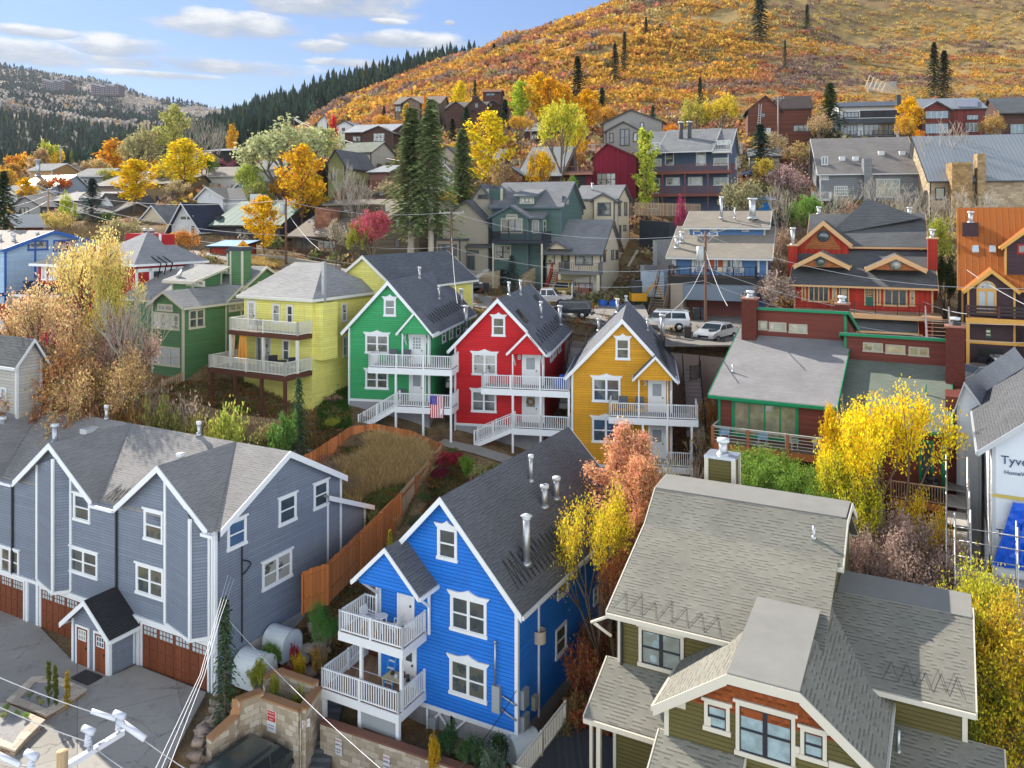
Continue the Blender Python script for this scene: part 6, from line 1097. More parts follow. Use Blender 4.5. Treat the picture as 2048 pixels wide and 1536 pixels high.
sign(P(545,1440,36.1)-Vector((0,0,.5)),28,.5,.95,'red-topped private parking sign on the wall behind the dark car',L,head=.5)
L2=[('RESERVED',.62,.085,REDS),('UNIT #',.44,.12,BLU),('PARKING',.24,.075,BLU),('ONLY',.12,.075,BLU)]
sign(P(582,1462,35.6)-Vector((0,0,.5)),28,.36,.72,'narrow reserved parking sign right of the red-topped sign',L2);sign(P(679,1490,36.0)-Vector((0,0,.4)),28,.36,.72,'reserved parking sign on the long wall just right of the steps',L2);sign(P(775,1524,35.0)-Vector((0,0,.4)),28,.36,.72,'reserved parking sign on the long wall near the wheelie cover',L2)
sign(P(610,1440,35.5)-Vector((0,0,.3)),-30,.4,.35,'small red and white sign on the corner pier left of the steps',[('PRIVATE',.2,.07,REDS)])
t=thing('outdoor_stairs','dark grey stone steps climbing between the parking walls','stairs',P(622,1500,35.6));m=MB();A=Vector(((622-CU)/FL*35.6,35.4,-24.25));C=Vector(((655-CU)/FL*38.4,38.6,-22.5));dd=C-A;hh=Vector((dd.x,dd.y,0)).normalized();sd_=Vector((hh.y,-hh.x,0))*.75
for i in range(10):p=A+dd*i/10;q_=A+dd*(i+1)/10;m.hexa([Vector((x.x,x.y,-25))for x in(p-sd_,p+sd_,q_+sd_,q_-sd_)]+[Vector((x.x,x.y,q_.z))for x in(p-sd_,p+sd_,q_+sd_,q_-sd_)])
m.obj('steps',concrete((.13,.14,.16),False),t)
CON=concrete((.34,.29,.26),False)
swall('beige concrete retaining wall between the gold house and the brown duplex',[(1342,704,64.6),(1400,710,63.9),(1452,716,63.2)],.3,CON,-17.5);swall('pinkish retaining wall behind the red house',[(1105,676,70.2),(1150,682,69.2),(1200,688,68)],.3,CON,-14.5);swall('long grey retaining wall below the lodge road',[(470,505,98),(560,512,95),(680,530,91)],.4,concrete((.38,.35,.3),False))
swall('stepped grey concrete wall beside the tan cottage',[(1262,610,88),(1268,600,89),(1268,570,90),(1285,570,92),(1285,530,93),(1310,530,95),(1310,480,96),(1345,478,98)],.5,concrete((.36,.36,.34),False));swall('tall stucco side wall climbing right of the cream houses',[(1200,610,93),(1240,560,98),(1275,500,106)],.3,CRW)
swall('bank wrapped in black plastic sheeting above the concrete wall',[(1285,440,108),(1345,445,104)],1.2,plain((.035,.045,.06),.35,0,.6,1.2))
def iron_fence(label,pts,h=1.1,gap=.14,mat=IRON,group=None,name='iron_fence',dz=0):
 t=thing(name,label,'fence',P(*pts[0]),group);m=MB();po=MB()
 for a,b_ in zip(pts,pts[1:]):
  A,B=P(*a)+Vector((0,0,dz)),P(*b_)+Vector((0,0,dz));d=B-A;n=max(1,int(d.length/gap));up=Vector((0,0,1));m.bar(A+up*h,B+up*h,.04,.04);m.bar(A+up*.12,B+up*.12,.04,.04)
  for i in range(n):p=A+d*i/n;m.bar(p+up*.1,p+up*h,.02,.02)
  k=max(1,int(d.length/2.4))
  for i in range(k+1):p=A+d*i/k;po.bar(p,p+up*(h+.08),.06,.06)
 m.obj('bars',mat,t);[w_.obj('post',mat,t)for w_ in split_boxes(po)];return t
iron_fence('black iron fence above the street behind the green and red houses',[(925,640,76),(1000,650,75),(1075,658,73)]);iron_fence('black iron fence along the street between the red and gold houses',[(1120,668,70.5),(1195,678,69)])
iron_fence('black iron fence on the beige retaining wall by the wheelie bins',[(1352,690,69),(1354,698,66.4),(1448,707,64.4)]);iron_fence('black iron guard at the top of the gold house steps',[(1380,763,60),(1400,760,61.5),(1401,752,63)])
CED=boards((.36,.12,.035),.15,.45,.8,False,.55);CEDP=boards((.42,.30,.19),.15,.5,.85,False,.35)
def board_fence(label,pts,h=1.8,mat=CED,back=None,caps=True,group=None,pk=None,posts=True):
 t=thing('picket_fence' if pk else 'board_fence',label,'fence',P(*pts[0]),group)
 for a,b_ in zip(pts,pts[1:]):
  A,B=P(*a),P(*b_);d=B-A;L_=d.length;hn=Vector((d.x,d.y,0)).normalized();nn=Vector((hn.y,-hn.x,0));m=MB();bw=pk or.15;n=max(1,int(L_/bw))
  for i in range(n):
   p=A+d*i/n;q_=A+d*(i+(.62 if pk else.96))/n;hz=h*(1+.015*random.uniform(-1,1));p.z=q_.z=(p.z+q_.z)/2;m.hexa([p-Vector((0,0,.4)),q_-Vector((0,0,.4)),q_-nn*.025-Vector((0,0,.4)),p-nn*.025-Vector((0,0,.4)),p+Vector((0,0,hz)),q_+Vector((0,0,hz)),q_-nn*.025+Vector((0,0,hz)),p-nn*.025+Vector((0,0,hz))])
  m.obj('board_panel',mat,t);k=max(1,round(L_/2.4));m=MB()
  for i in range(k+1):p=A+d*i/k+nn*.06;m.bar(p-Vector((0,0,.4)),p+Vector((0,0,h*.97)),.1,.1)
  [w_.obj('post',back or mat,t)for w_ in split_boxes(m)];m=MB()
  for z in(.3,h*.82):m.bar(A+nn*.06+Vector((0,0,z)),B+nn*.06+Vector((0,0,z)),.05,.09)
  m.obj('rail',back or mat,t)
 return t
board_fence('tall rust-red cedar fence running up the slope from the grey townhouse',[(605,1213,42.6),(655,1194,42.8),(720,1128,45.6),(800,1045,48.9)],mat=boards((.46,.15,.04),.15,.5,.75));board_fence('weathered grey side of the board fence up to the corner by the path',[(800,1045,48.9),(884,940,55.5)],mat=CEDP,back=plain((.36,.10,.03)))
board_fence('rust-streaked curved fence at the back of the grass yard',[(884,940,55.5),(820,912,57.2),(748,898,58.0),(700,905,57),(636,950,53.5),(612,965,52.3)],mat=boards((.48,.17,.06),.15,.35,.85,False,.7))
board_fence('slim picket fence in front of the yellow house garden',[(565,850,57),(560,868,56.5),(480,858,57.5),(420,842,59),(360,822,61)],1.0,CEDP,pk=.16);board_fence('short picket fence beside the dark green house',[(318,790,62.5),(364,770,63)],1.0,CEDP,pk=.16);board_fence('grey stake fence below the blue apartments',[(1270,425,112),(1400,428,112)],1.4,CEDP,pk=.2)
t=thing('hot_tub','tan covered hot tub between the cedar fence and the blue house','hot tub',P(720,1240,40.8));c=b.W(-9.3,2.4,-21.9)
m=MB();m.box(c,2.2,2.2,1.0,28);m.obj('shell',BROWNW,t);m=MB();m.box(c+Vector((0,0,1.0)),2.35,2.35,.12,28);m.obj('cover',plain((.42,.33,.27),.7),t)
POLE=plain((.15,.08,.055),.85,0,.3,5);WIRE=plain((.45,.46,.48),.5)
def upole(label,ub,vb,vt,D,arm=2.4,ins=3,tr=False,armv=None,mat=POLE,yaw=10,r=.15,double=False):
 p=P(ub,vb,D);top=P(ub,vt,D);top.x+=(P(ub,vt,D).x-p.x);t=thing('utility_pole',label,'utility pole',p,'wooden utility poles');m=MB(True);m.tube(p-Vector((0,0,3)),top,r,r*.7,10);m.obj('pole',mat,t)
 X=Vector((math.cos(R(yaw)),-math.sin(R(yaw)),0));a=top-Vector((0,0,.4))
 if arm:
  m=MB();m.bar(a-X*arm/2,a+X*arm/2,.1,.12);m.bar(a-X*arm*.35,a-Vector((0,0,.7)),.05,.05);m.bar(a+X*arm*.35,a-Vector((0,0,.7)),.05,.05);m.obj('crossarm',plain((.38,.36,.33)),t)
  for k in range(ins):m=MB(True);q_=a+X*arm*(k/(ins-1)-.5)*.92;m.tube(q_,q_+Vector((0,0,.28)),.06,.04,8);m.obj('insulator',plain((.4,.42,.44),.3),t)
 if tr:m=MB(True);q_=top-Vector((0,0,tr))+X*(-.45);m.tube(q_,q_+Vector((0,0,1.25)),.32,.32,12);m.obj('transformer',plain((.45,.48,.47),.4),t)
 t['_top']=0;del t['_top'];return top,a,X
PA=upole('wooden pole with a transformer in front of the tan cottage',1411,706,462,72,2.2,4,2.6);PB=upole('brown pole in front of the beige house, right of the spruces',903,592,418,83,2.6,3);PC=upole('grey pole with a transformer left of the lodge',572,530,396,92,2.2,3,1.9);PD=upole('light wooden pole among the houses at the left',96,455,378,118,2.6,3,mat=plain((.36,.20,.10)))
PE=upole('tall pole in front of the brown chalet',1556,300,192,150,2.2,3,mat=plain((.30,.22,.17)));PF_=upole('pole among the autumn shrubs above the spruces',1062,300,255,170,2.6,3,mat=plain((.25,.15,.12)));PG=upole('short pole at the head of the power line above the willow',588,262,232,200,2.6,3);PH=upole('pale pole beside the yellow trees in the valley',121,340,290,210,2.2,3,mat=plain((.4,.36,.32)))
def wire(label,a,c,sag=.6,r=.022,mat=WIRE,n=14,group='overhead wires'):
 a,c=Vector(a),Vector(c);m=MB(True);pts=[a.lerp(c,i/n)-Vector((0,0,4*sag*(i/n)*(1-i/n)))for i in range(n+1)];m.path(pts,r,4);return m.obj('overhead_wire',mat,None,label=label,cat='wire',group=group)
LFT=P(-160,412,110)
for k,(dv,lab)in enumerate(((0,'upper'),(8,'second'),(20,'lowest'))):
 wire(f'{lab} of the wires from the left pole to the lodge pole',P(96,380+dv,118),P(572,400+dv*2.6+50*(k>0),92),1.2,.03);wire(f'{lab} of the wires from the lodge pole to the pole right of the spruces',P(572,402+dv*3+40*(k>0),92),P(903,424+dv*3+45*(k>0),83),.8,.026)
 wire(f'{lab} of the wires from the spruce-side pole to the transformer pole',P(903,425+dv*3+45*(k>0),83),P(1411,468+dv*2.4+45*(k>0),72),1.3,.024);wire(f'{lab} of the wires from the transformer pole off to the right',P(1411,470+dv*2.4+45*(k>0),72),P(2120,575+dv*3+50*(k>0),58),1.5,.022)
 wire(f'{lab} of the wires from the left edge to the left pole',P(-60,400+dv*3,100),P(96,382+dv,118),.5,.03)
for k,(a,c,s_,r_,lab)in enumerate((((1411,520,72),(1325,630,57),1.0,.03,'slack service wire from the transformer pole down to the gold house'),((903,470,83),(915,607,60),.8,.03,'service wire from the brown pole down to the green house'),((1411,500,72),(1455,612,57),.4,.03,'service wire from the transformer pole to the duplex chimney'),((1411,470,72),(1556,415,96),.3,.025,'wire rising from the transformer pole past the grey garage'),((572,420,92),(640,500,80),.4,.025,'service wire dropping right from the lodge pole'),((588,236,200),(760,300,150),.8,.05,'power line descending from the pole above the willow'),((588,238,200),(860,330,130),2,.05,'lower power line descending past the spruces'),((1934,540,72),(2120,640,60),.3,.03,'thick wire from the orange-roofed house to the right edge'),((1934,628,68),(1840,600,75),.2,.03,'service wire at the orange-roofed house balcony'))):wire(lab,P(*a),P(*c),s_,r_)
t=thing('utility_pole','foreground utility pole top with a white crossarm and insulators, bottom left','utility pole',P(124,1536,19));m=MB(True);pt=P(124,1503,19);m.tube(pt-Vector((0,0,9)),pt,.135,.13,14);m.obj('pole',boards((.50,.36,.20),.05,.6),t)
AL=plain((.66,.68,.74),.4,.1,.05);A=P(-10,1620,17.6);C=P(246,1464,20.6);m=MB();m.bar(A,C,.13,.13);m.obj('crossarm',AL,t)
INS=plain((.55,.58,.66),.25,0,.08)
def insul(q_,lab):
 m=MB(True);
 for k in range(4):m.tube(q_+Vector((0,0,.05+k*.075)),q_+Vector((0,0,.09+k*.075)),.10-.01*k,.055,12)
 m.tube(q_,q_+Vector((0,0,.4)),.04,.04,8);m.tube(q_+Vector((-.14,.05,.42)),q_+Vector((.16,-.05,.38)),.085,.085,10);m.obj('insulator',INS,t)
insul(P(238,1462,20.5),0);insul(P(176,1493,19.9),0);insul(P(62,1545,18.6),0)
for a_,b__,r_ in((P(183,1422,20.5),P(232,1438,20.5),.06),(P(236,1440,20.5),P(290,1478,20.3),.08),(P(-30,1496,18.8),P(40,1530,18.6),.06)):m=MB(True);m.tube(a_,b__,r_,r_,10);m.obj('conductor_cover',AL,t)
for lab,a,c in(('nearest thick wire crossing the driveway to the pole top',P(-120,1300,21.5),P(236,1440,20.5)),('same run of wire leaving the pole top to the right',P(236,1440,20.5),P(480,1600,19.5)),('second wire crossing the driveway to the middle insulator',P(-120,1352,20.8),P(176,1484,19.9)),('second wire leaving the middle insulator to the right',P(176,1484,19.9),P(360,1600,19)),('wire from the left edge to the lowest insulator',P(-60,1490,19),P(62,1532,18.6))):wire(lab,a,c,.12,.011)
WW=plain((.7,.72,.75),.5)
for k,(u0,u1,u2)in enumerate(((456,432,310),(462,436,322),(468,441,336))):
 m=MB(True);m.path([P(u0,1150+k*4,38),P(u1,1235,33),P(u1-32,1350,27),P(u2,1540,20.5)],.011,5);m.obj('overhead_wire',WW,None,label=('leftmost','middle','rightmost')[k]+' of the three white service cables at the townhouse corner',cat='wire',group='white service cables')
wire('white service wire from the blue house mast to the bottom edge',b.W(xm,-.2,-18.6),P(770,1545,27),.5,.012,WW);wire('thin dark cable from the blue house corner to the lower left',b.W(0,-.1,-20.1),P(900,1560,30),.2,.015,BLACK)
def car(label,u,v,D,heading,paint,L=4.6,W=1.85,H=1.7,kind='suv',zoff=0,z=None,name='parked_car'):
 """heading: compass direction of the front, degrees from the view axis clockwise"""
 p=P(u,v,D);p.z=gz(p.x,p.y)+.08 if z is None else z;t=thing(name,label,'pickup' if kind=='pickup' else 'car',(0,0,0));s_=.34*H/1.7+.2;hl=L/2
 k={'suv':[(-hl,s_),(-hl,.62*H),(-hl+.12,.95*H),(-hl+.35,H),(.25*L-.5,H),(.25*L+.15,.63*H),(hl-.12,.56*H),(hl,.42*H),(hl,s_)],'pickup':[(-hl,s_),(-hl,.58*H),(-.08*L,.58*H),(-.06*L,.97*H),(.16*L,H),(.26*L,.62*H),(hl-.1,.56*H),(hl,.45*H),(hl,s_)],'sedan':[(-hl,s_),(-hl,.62*H),(-hl+.5,.7*H),(-.22*L,.99*H),(.08*L,H),(.25*L,.68*H),(hl-.15,.58*H),(hl,.45*H),(hl,s_)]}[kind]
 m=MB();n=len(k);inn=lambda x,z:W/2*(1-.16*max(0,(z-.6*H)/(.4*H))-.05*max(0,abs(x)/hl-.85)/.15)
 Lf=[(-inn(x,z),x,z)for x,z in k];Rt=[(inn(x,z),x,z)for x,z in k];m.poly(Lf[::-1]);m.poly(Rt)
 for i in range(n):j=(i+1)%n;m.poly([Lf[i],Lf[j],Rt[j],Rt[i]])
 body=m.obj('body',carpaint(paint),t)
 bv=body.modifiers.new('bevel','BEVEL');bv.width=.05;bv.segments=3;bv.limit_method='ANGLE'
 me=body.data;me.validate()
 GLC=plain((.02,.028,.035),.06,0,.02)
 def side_glass(xs):
  for sg in(-1,1):
   m=MB()
   for x0,x1,z0,z1,sl0,sl1 in xs:q_=[(x0,z0),(x1,z0),(x1-sl1,z1),(x0+sl0,z1)];pp=[Vector((sg*(inn(x,z)+.012),x,z))for x,z in q_];m.poly(pp if sg>0 else pp[::-1])
   m.obj('side_window',GLC,t)
 if kind=='suv':side_glass([(-hl+.3,-.18*L,.66*H,.92*H,.1,0),(-.16*L,.03*L,.66*H,.92*H,0,0),(.05*L,.29*L-.1,.66*H,.92*H,0,.42)])
 elif kind=='pickup':side_glass([(-.05*L,.04*L,.64*H,.92*H,.0,0),(.06*L,.25*L-.1,.64*H,.92*H,0,.3)])
 else:side_glass([(-.3*L,-.03*L,.7*H,.92*H,.3,0),(-.01*L,.22*L,.7*H,.92*H,0,.45)])
 i={'suv':5,'pickup':5,'sedan':5}[kind];a,c=k[i-1],k[i]
 def glassq(a,c,f0=.12,f1=.9,nm='windscreen',off=.02):
  m=MB();A=Vector((0,*a));C=Vector((0,*c));nn=Vector((0,a[1]-c[1],c[0]-a[0])).normalized();
  if nn.z<0:nn=-nn
  P0,P1=A.lerp(C,f0)+nn*off,A.lerp(C,f1)+nn*off;w0,w1=inn(P0.y,P0.z)*.88,inn(P1.y,P1.z)*.9
  pp=[Vector((-w1,P1.y,P1.z)),Vector((w1,P1.y,P1.z)),Vector((w0,P0.y,P0.z)),Vector((-w0,P0.y,P0.z))];m.poly(pp if(pp[1]-pp[0]).cross(pp[2]-pp[1]).dot(nn)>0 else pp[::-1]);m.obj(nm,GLC,t)
 glassq(a,c);
 if kind=='suv':glassq(k[2],k[1],.1,.9,'rear_window')
 if kind=='sedan':glassq(k[3],k[2],.1,.9,'rear_window')
 if kind=='suv':
  for sg in(-1,1):m=MB();m.bar((sg*W*.36,-hl+.5,H+.05),(sg*W*.36,.2*L-.5,H+.05),.04,.04);m.obj('roof_rail',DARK,t)
 for sx in(-1,1):
  for yy in(-hl*.62,hl*.64):
   m=MB(True);r_=.36*H/1.7+.02;m.tube((sx*(W/2-.2),yy,r_),(sx*(W/2+.02),yy,r_),r_,r_,18);w_=m.obj('wheel',BLACK,t);m=MB(True);m.tube((sx*(W/2+.0),yy,r_),(sx*(W/2+.03),yy,r_),r_*.6,r_*.5,14);m.obj('rim',metal((.5,.5,.52)),w_)
  m=MB();m.box((sx*W*.34,hl-.02,.45*H),.36,.08,.16);m.obj('headlight',plain((.7,.7,.68),.1),t);m=MB();m.box((sx*W*.4,-hl+.0,.52*H),.2,.08,.22);m.obj('taillight',plain((.35,.01,.01),.2),t)
  m=MB();m.box((sx*(W/2+.08),.17*L,.62*H),.18,.1,.13);m.obj('mirror',carpaint(paint),t)
 m=MB();m.box((0,hl+.01,.36*H),W*.5,.04,.16);m.obj('grille',BLACK,t);m=MB();m.box((0,hl+.02,.22*H),W*.96,.12,.16);m.box((0,-hl-.02,.24*H),W*.96,.12,.16);m.obj('bumper',plain((.08,.08,.085)),t)
 t.location=(p.x,p.y,p.z+zoff);t.rotation_euler=(0,0,-R(heading));return t
car('dark green SUV parked nose-in below the stone wall with signs',503,1530,34.6,30,(.06,.085,.08),4.7,1.95,1.78,z=-24.1)
car('yellow-tan old SUV facing out below the cream house',1128,603,87,200,(.55,.36,.08),4.5,1.8,1.8);car('dark grey SUV parked by the stone wall of the beige house',925,588,86.5,140,(.07,.07,.065),4.6,1.85,1.75);car('black hatchback parked along the street behind the red house',1138,655,73.5,-75,(.02,.022,.025),4.3,1.8,1.55)
car('white SUV parked along the street behind the gold house',1326,678,70.5,-75,(.62,.64,.66),4.6,1.85,1.75);car('silver-white sedan with its windscreen towards the wheelie bins',1432,700,67,220,(.55,.57,.58),4.6,1.85,1.5,'sedan');car('white boxy SUV in the driveway of the orange-roofed house',2012,738,66.5,200,(.62,.64,.66),4.5,1.9,1.9)
car('dark sedan behind the right chimney of the duplex',1950,775,62.5,250,(.05,.06,.07),4.6,1.8,1.4,'sedan');car('blue car in the shade of the grey garage roof',1510,352,128,-80,(.02,.05,.16),4.6,1.8,1.5,'sedan',z=6.6);car('dark blue car partly cut off at the bottom edge below the long wall',776,1560,31.5,60,(.02,.022,.045),4.6,1.85,1.6,z=-24.22);car('white pickup bed glimpsed behind the red house roof',1090,628,80,100,(.6,.6,.6),5.2,1.9,1.8,'pickup')
def bin_(loc,rz,c,label,group=None):
 t=thing('wheelie_bin',label,'bin',(0,0,0),group);mt=plain(c,.6);m=MB();m.hexa([(-.24,-.28,.08),(.24,-.28,.08),(.24,.28,.08),(-.24,.28,.08),(-.31,-.36,1.0),(.31,-.36,1.0),(.31,.36,1.0),(-.31,.36,1.0)]);m.obj('bin_body',mt,t)
 m=MB();m.hexa([(-.34,-.40,1.0),(.34,-.40,1.0),(.34,.40,1.0),(-.34,.40,1.0),(-.30,-.34,1.10),(.30,-.34,1.10),(.30,.36,1.12),(-.30,.36,1.12)]);m.obj('lid',mt,t);m=MB();m.bar((-.28,.44,.95),(.28,.44,.95),.04);m.obj('handle',mt,t)
 for sx in(-1,1):m=MB(True);m.tube((sx*.24,.3,.12),(sx*.31,.3,.12),.12,.12,10);m.obj('wheel',BLACK,t)
 t.location=loc;t.rotation_euler=(0,0,rz);return t
for u,v,D,z,c,lab in((944,585,87,None,(.03,.03,.035),'black bin left of the red-brown bin by the stone wall'),(959,583,87,None,(.20,.05,.04),'red-brown bin between the two black bins'),(972,582,87,None,(.025,.03,.04),'black bin right of the red-brown bin by the stone wall'),(1371,623,78.6,-9.55,(.03,.025,.02),'black bin with a yellow bag at the left of the open garage'),(1393,623,78.6,-9.55,(.03,.035,.045),'first grey-black bin right of the yellow-bag bin'),(1407,624,78.6,-9.55,(.03,.035,.045),'second grey-black bin beside the utility pole in the garage'),(1375,698,66.8,None,(.045,.035,.03),'brown-black bin inside the street railing'),(1424,705,66.0,None,(.05,.055,.06),'dark grey bin behind the street railing by the sedan'),(1962,718,69,-12.7,(.03,.03,.04),'black bin left of two in the orange-roofed garage'),(1980,718,69,-12.7,(.03,.03,.04),'black bin right of two in the orange-roofed garage')):
 p=P(u,v,D);p.z=gz(p.x,p.y)+.05 if z is None else z;bin_(p,random.uniform(-.3,.3),c,lab,'wheelie bins')
t=sign(P(489,505,95)-Vector((0,0,2)),28,.9,.01,'yellow diamond crossing sign beside the red shed',[],group=None,name='road_sign');m=MB();c=P(486,493,95);m.ext([c+Vector((-.75,0,0)),c+Vector((0,0,-.75)),c+Vector((.75,0,0)),c+Vector((0,0,.75))],(0,.05,0));m.obj('diamond',plain((.75,.32,.01)),t);m=MB();m.bar(c-Vector((0,-.1,4)),c+Vector((0,.1,.3)),.08,.08);m.obj('sign_post',GALV,t)
m=MB();c2=c-Vector((0,.03,0));m.bar(c2+Vector((-.1,0,-.35)),c2+Vector((.02,0,0)),.09,.03);m.bar(c2+Vector((.15,0,-.35)),c2+Vector((.02,0,0)),.09,.03);m.bar(c2+Vector((.02,0,0)),c2+Vector((0,0,.25)),.14,.03);m.bar(c2+Vector((-.2,0,.1)),c2+Vector((.2,0,.12)),.06,.03);m.obj('pictogram',BLACK,t)
t=thing('mini_excavator','small yellow excavator standing in the yard by the concrete wall','excavator',P(1275,598,85));c=P(1276,600,85);c.z=gz(c.x,c.y);YE_=plain((.7,.33,.01),.4);m=MB();m.box(c+Vector((0,0,.5)),1.6,1.9,.8);m.obj('body',YE_,t);m=MB();m.box(c+Vector((-.2,0,1.3)),1.1,1.1,1.2);m.obj('cab',DARK,t);m=MB();m.box(c+Vector((-.6,0,0)),.35,2.2,.5);m.box(c+Vector((.6,0,0)),.35,2.2,.5);m.obj('tracks',BLACK,t);m=MB();m.bar(c+Vector((.6,0,1)),c+Vector((1.8,-.2,2.4)),.22);m.bar(c+Vector((1.8,-.2,2.4)),c+Vector((2.6,-.3,.6)),.18);m.obj('arm',YE_,t)
m=MB();c=P(1300,560,90);m.box((c.x,c.y,gz(c.x,c.y)),3.5,2.5,1.6,20);m.box((c.x+.5,c.y,gz(c.x,c.y)+1.6),2.5,2.4,1.1,20);m.obj('covered_stack',plain((.42,.48,.54),.5,0,.25,1.5),None,label='big stack under a pale blue-white cover against the concrete wall',cat='stack')
m=MB();c=P(1222,610,84);z0=gz(c.x,c.y)
for k in range(7):m.box((c.x+random.uniform(-1,1),c.y+random.uniform(-1,1),z0),.7,.5,.3+.5*random.random(),random.uniform(0,90))
m.obj('tarp_heap',plain((.02,.12,.5),.4),None,label='heap of blue tarps in the yard beside the chain-link fence',cat='tarp')
iron_fence('galvanised chain-link fence beside the yellow-tan SUV',[(1143,610,84),(1146,598,86),(1180,590,88),(1190,585,89)],2.0,.25,GALV,name='chain_link_fence')
SLB=stone((.36,.22,.13),.5,.09,.5,.35,(.42,.34,.26));FLG=stone((.58,.50,.40),.7,.55,.22,.5)
def bed(label,pts,ztop,zbot):
 w=[Vector(((u-CU)/FL,1,-(v-HV)/FL))for u,v in pts];w=[q_*(ztop/q_.z)for q_ in w];ar=sum(a.x*b_.y-b_.x*a.y for a,b_ in zip(w,w[1:]+w[:1]));w=w if ar>0 else w[::-1];c=sum(w,Vector())/len(w)
 t=thing('stone_bed',label,'planter',(c.x,c.y,zbot),'raised stone beds on the driveway');m=MB();cp=MB();n=len(w)
 ins=[p+(c-p).normalized()*.5 for p in w]
 for i in range(n):
  a,b_,ia,ib=w[i],w[(i+1)%n],ins[i],ins[(i+1)%n];f=lambda p,z:Vector((p.x,p.y,z));m.hexa([f(a,zbot),f(b_,zbot),f(ib,zbot),f(ia,zbot),f(a,ztop-.06),f(b_,ztop-.06),f(ib,ztop-.06),f(ia,ztop-.06)]);k=1.04
  cp.hexa([f(a+(a-c)*.03,ztop-.06),f(b_+(b_-c)*.03,ztop-.06),f(ib,ztop-.06),f(ia,ztop-.06),f(a+(a-c)*.03,ztop+.02),f(b_+(b_-c)*.03,ztop+.02),f(ib,ztop+.02),f(ia,ztop+.02)])
 m.obj('stone_sides',SLB,t);cp.obj('flagstone_rim',FLG,t);m=MB();m.ext([Vector((p.x,p.y,zbot))for p in ins][::-1],(0,0,ztop-.05-zbot));m.obj('gravel_fill',rocky((.34,.33,.33),14.),t);return w,c
bed('upper raised stone bed with pebbles and slim shrubs on the driveway',[(15,1400),(64,1355),(110,1352),(172,1378),(130,1408),(92,1430)],-22.0,-22.7);bed('lower raised stone bed with green tufts at the left edge',[(-60,1408),(12,1408),(88,1440),(55,1472),(30,1500),(-60,1470)],-21.95,-22.9)
c=g.W(-6.4,-2.1,-22.2);m=MB();m.box(c,1.3,.8,.05,28);m.obj('doormat',DARK,None,label='dark doormat on the concrete before the right rust-brown door',cat='doormat')
def skeleton(rs,kind):
 """unit-height tree: list of (p0,p1,r0,r1) and tip points"""
 segs,tips=[],[]
 def grow(p,d,L,r,lv,mx,spread):
  n=3;q=p.copy()
  for i in range(n):
   dd=d+rs.normal(0,.10,3);dd[2]+=.04;dd/=np.linalg.norm(dd);q2=q+dd*L/n;segs.append((q,q2,r*(1-.25*i/n),r*(1-.25*(i+1)/n)));q=q2;d=dd
   if lv>=mx-1:tips.append(q.copy())
  if lv>=mx:return
  for k in range(3 if lv<2 else rs.randint(2,4)):
   a=rs.uniform(0,2*math.pi);v=np.array([math.cos(a),math.sin(a),rs.uniform(-.1,.5)]);nd=d*(1-spread)+v*spread;nd/=np.linalg.norm(nd);grow(q,nd,L*rs.uniform(.6,.8),r*.58,lv+1,mx,spread)
 if kind in('aspen','column'):
  w=.34 if kind=='aspen' else.16;p=np.zeros(3);P0=[p]
  for i in range(10):p=p+np.array([rs.normal(0,.008),rs.normal(0,.008),.096]);P0.append(p)
  for i in range(10):segs.append((P0[i],P0[i+1],.016*(1-i*.09),.016*(1-(i+1)*.09)))
  for i in range(26):
   t=.22+.72*(i/26)**.9;a=i*2.4+rs.uniform(-.4,.4);b_=P0[min(9,int(t*10))];L=w*math.sin(math.pi*min(1,(t-.08)/.92)**.8)*rs.uniform(.55,1.05)*.62
   d=np.array([math.cos(a),math.sin(a),.75]);d/=np.linalg.norm(d);base=b_*1.0;base[2]=t*.96;grow(base,d,max(.04,L),.006,2,3,.5)
 elif kind=='round':
  segs.append((np.zeros(3),np.array([0,0,.24]),.026,.02))
  for k in range(6):a=k*1.05+rs.uniform(-.3,.3);d=np.array([math.cos(a)*.75,math.sin(a)*.75,.9]);grow(np.array([0,0,.2+.02*k]),d/np.linalg.norm(d),.24*rs.uniform(.85,1.1),.013,1,4,.45)
  grow(np.array([0,0,.24]),np.array([0,0,1.]),.25,.015,1,4,.45)
 elif kind=='bare':
  segs.append((np.zeros(3),np.array([0,0,.18]),.022,.018))
  for k in range(6):a=k*1.05+rs.uniform(-.3,.3);d=np.array([math.cos(a)*.6,math.sin(a)*.6,1.]);grow(np.array([0,0,.1+.02*k]),d/np.linalg.norm(d),.27*rs.uniform(.85,1.1),.011,1,5,.38)
 elif kind=='shrub':
  for k in range(11):a=k*.6+rs.uniform(-.3,.3);s_=rs.uniform(.1,.8);d=np.array([math.cos(a)*s_,math.sin(a)*s_,1.]);grow(np.array([math.cos(a)*.05,math.sin(a)*.05,0]),d/np.linalg.norm(d),.36*rs.uniform(.8,1.1),.012,2,4,.5)
 return segs,np.array(tips)
def seg_mesh(name,segs,mat,n=5,rmin=0.):
 V,Q=[],[]
 for a,b_,r0,r1 in segs:
  d=b_-a;L=np.linalg.norm(d)
  if L<1e-6:continue
  d=d/L;o_=np.cross(d,[0,0,1.]if abs(d[2])<.9 else[1.,0,0]);o_/=np.linalg.norm(o_);e_=np.cross(d,o_);k=len(V);m_=n if r0>.006 else 3
  for p,r_ in((a,max(r0,rmin)),(b_,max(r1,rmin))):
   for i in range(m_):t=2*math.pi*i/m_;V.append(p+o_*r_*math.cos(t)+e_*r_*math.sin(t))
  for i in range(m_):j=(i+1)%m_;Q.append((k+i,k+j,k+m_+j,k+m_+i))
 return npmesh(name,np.array(V),np.array(Q),mat,True)
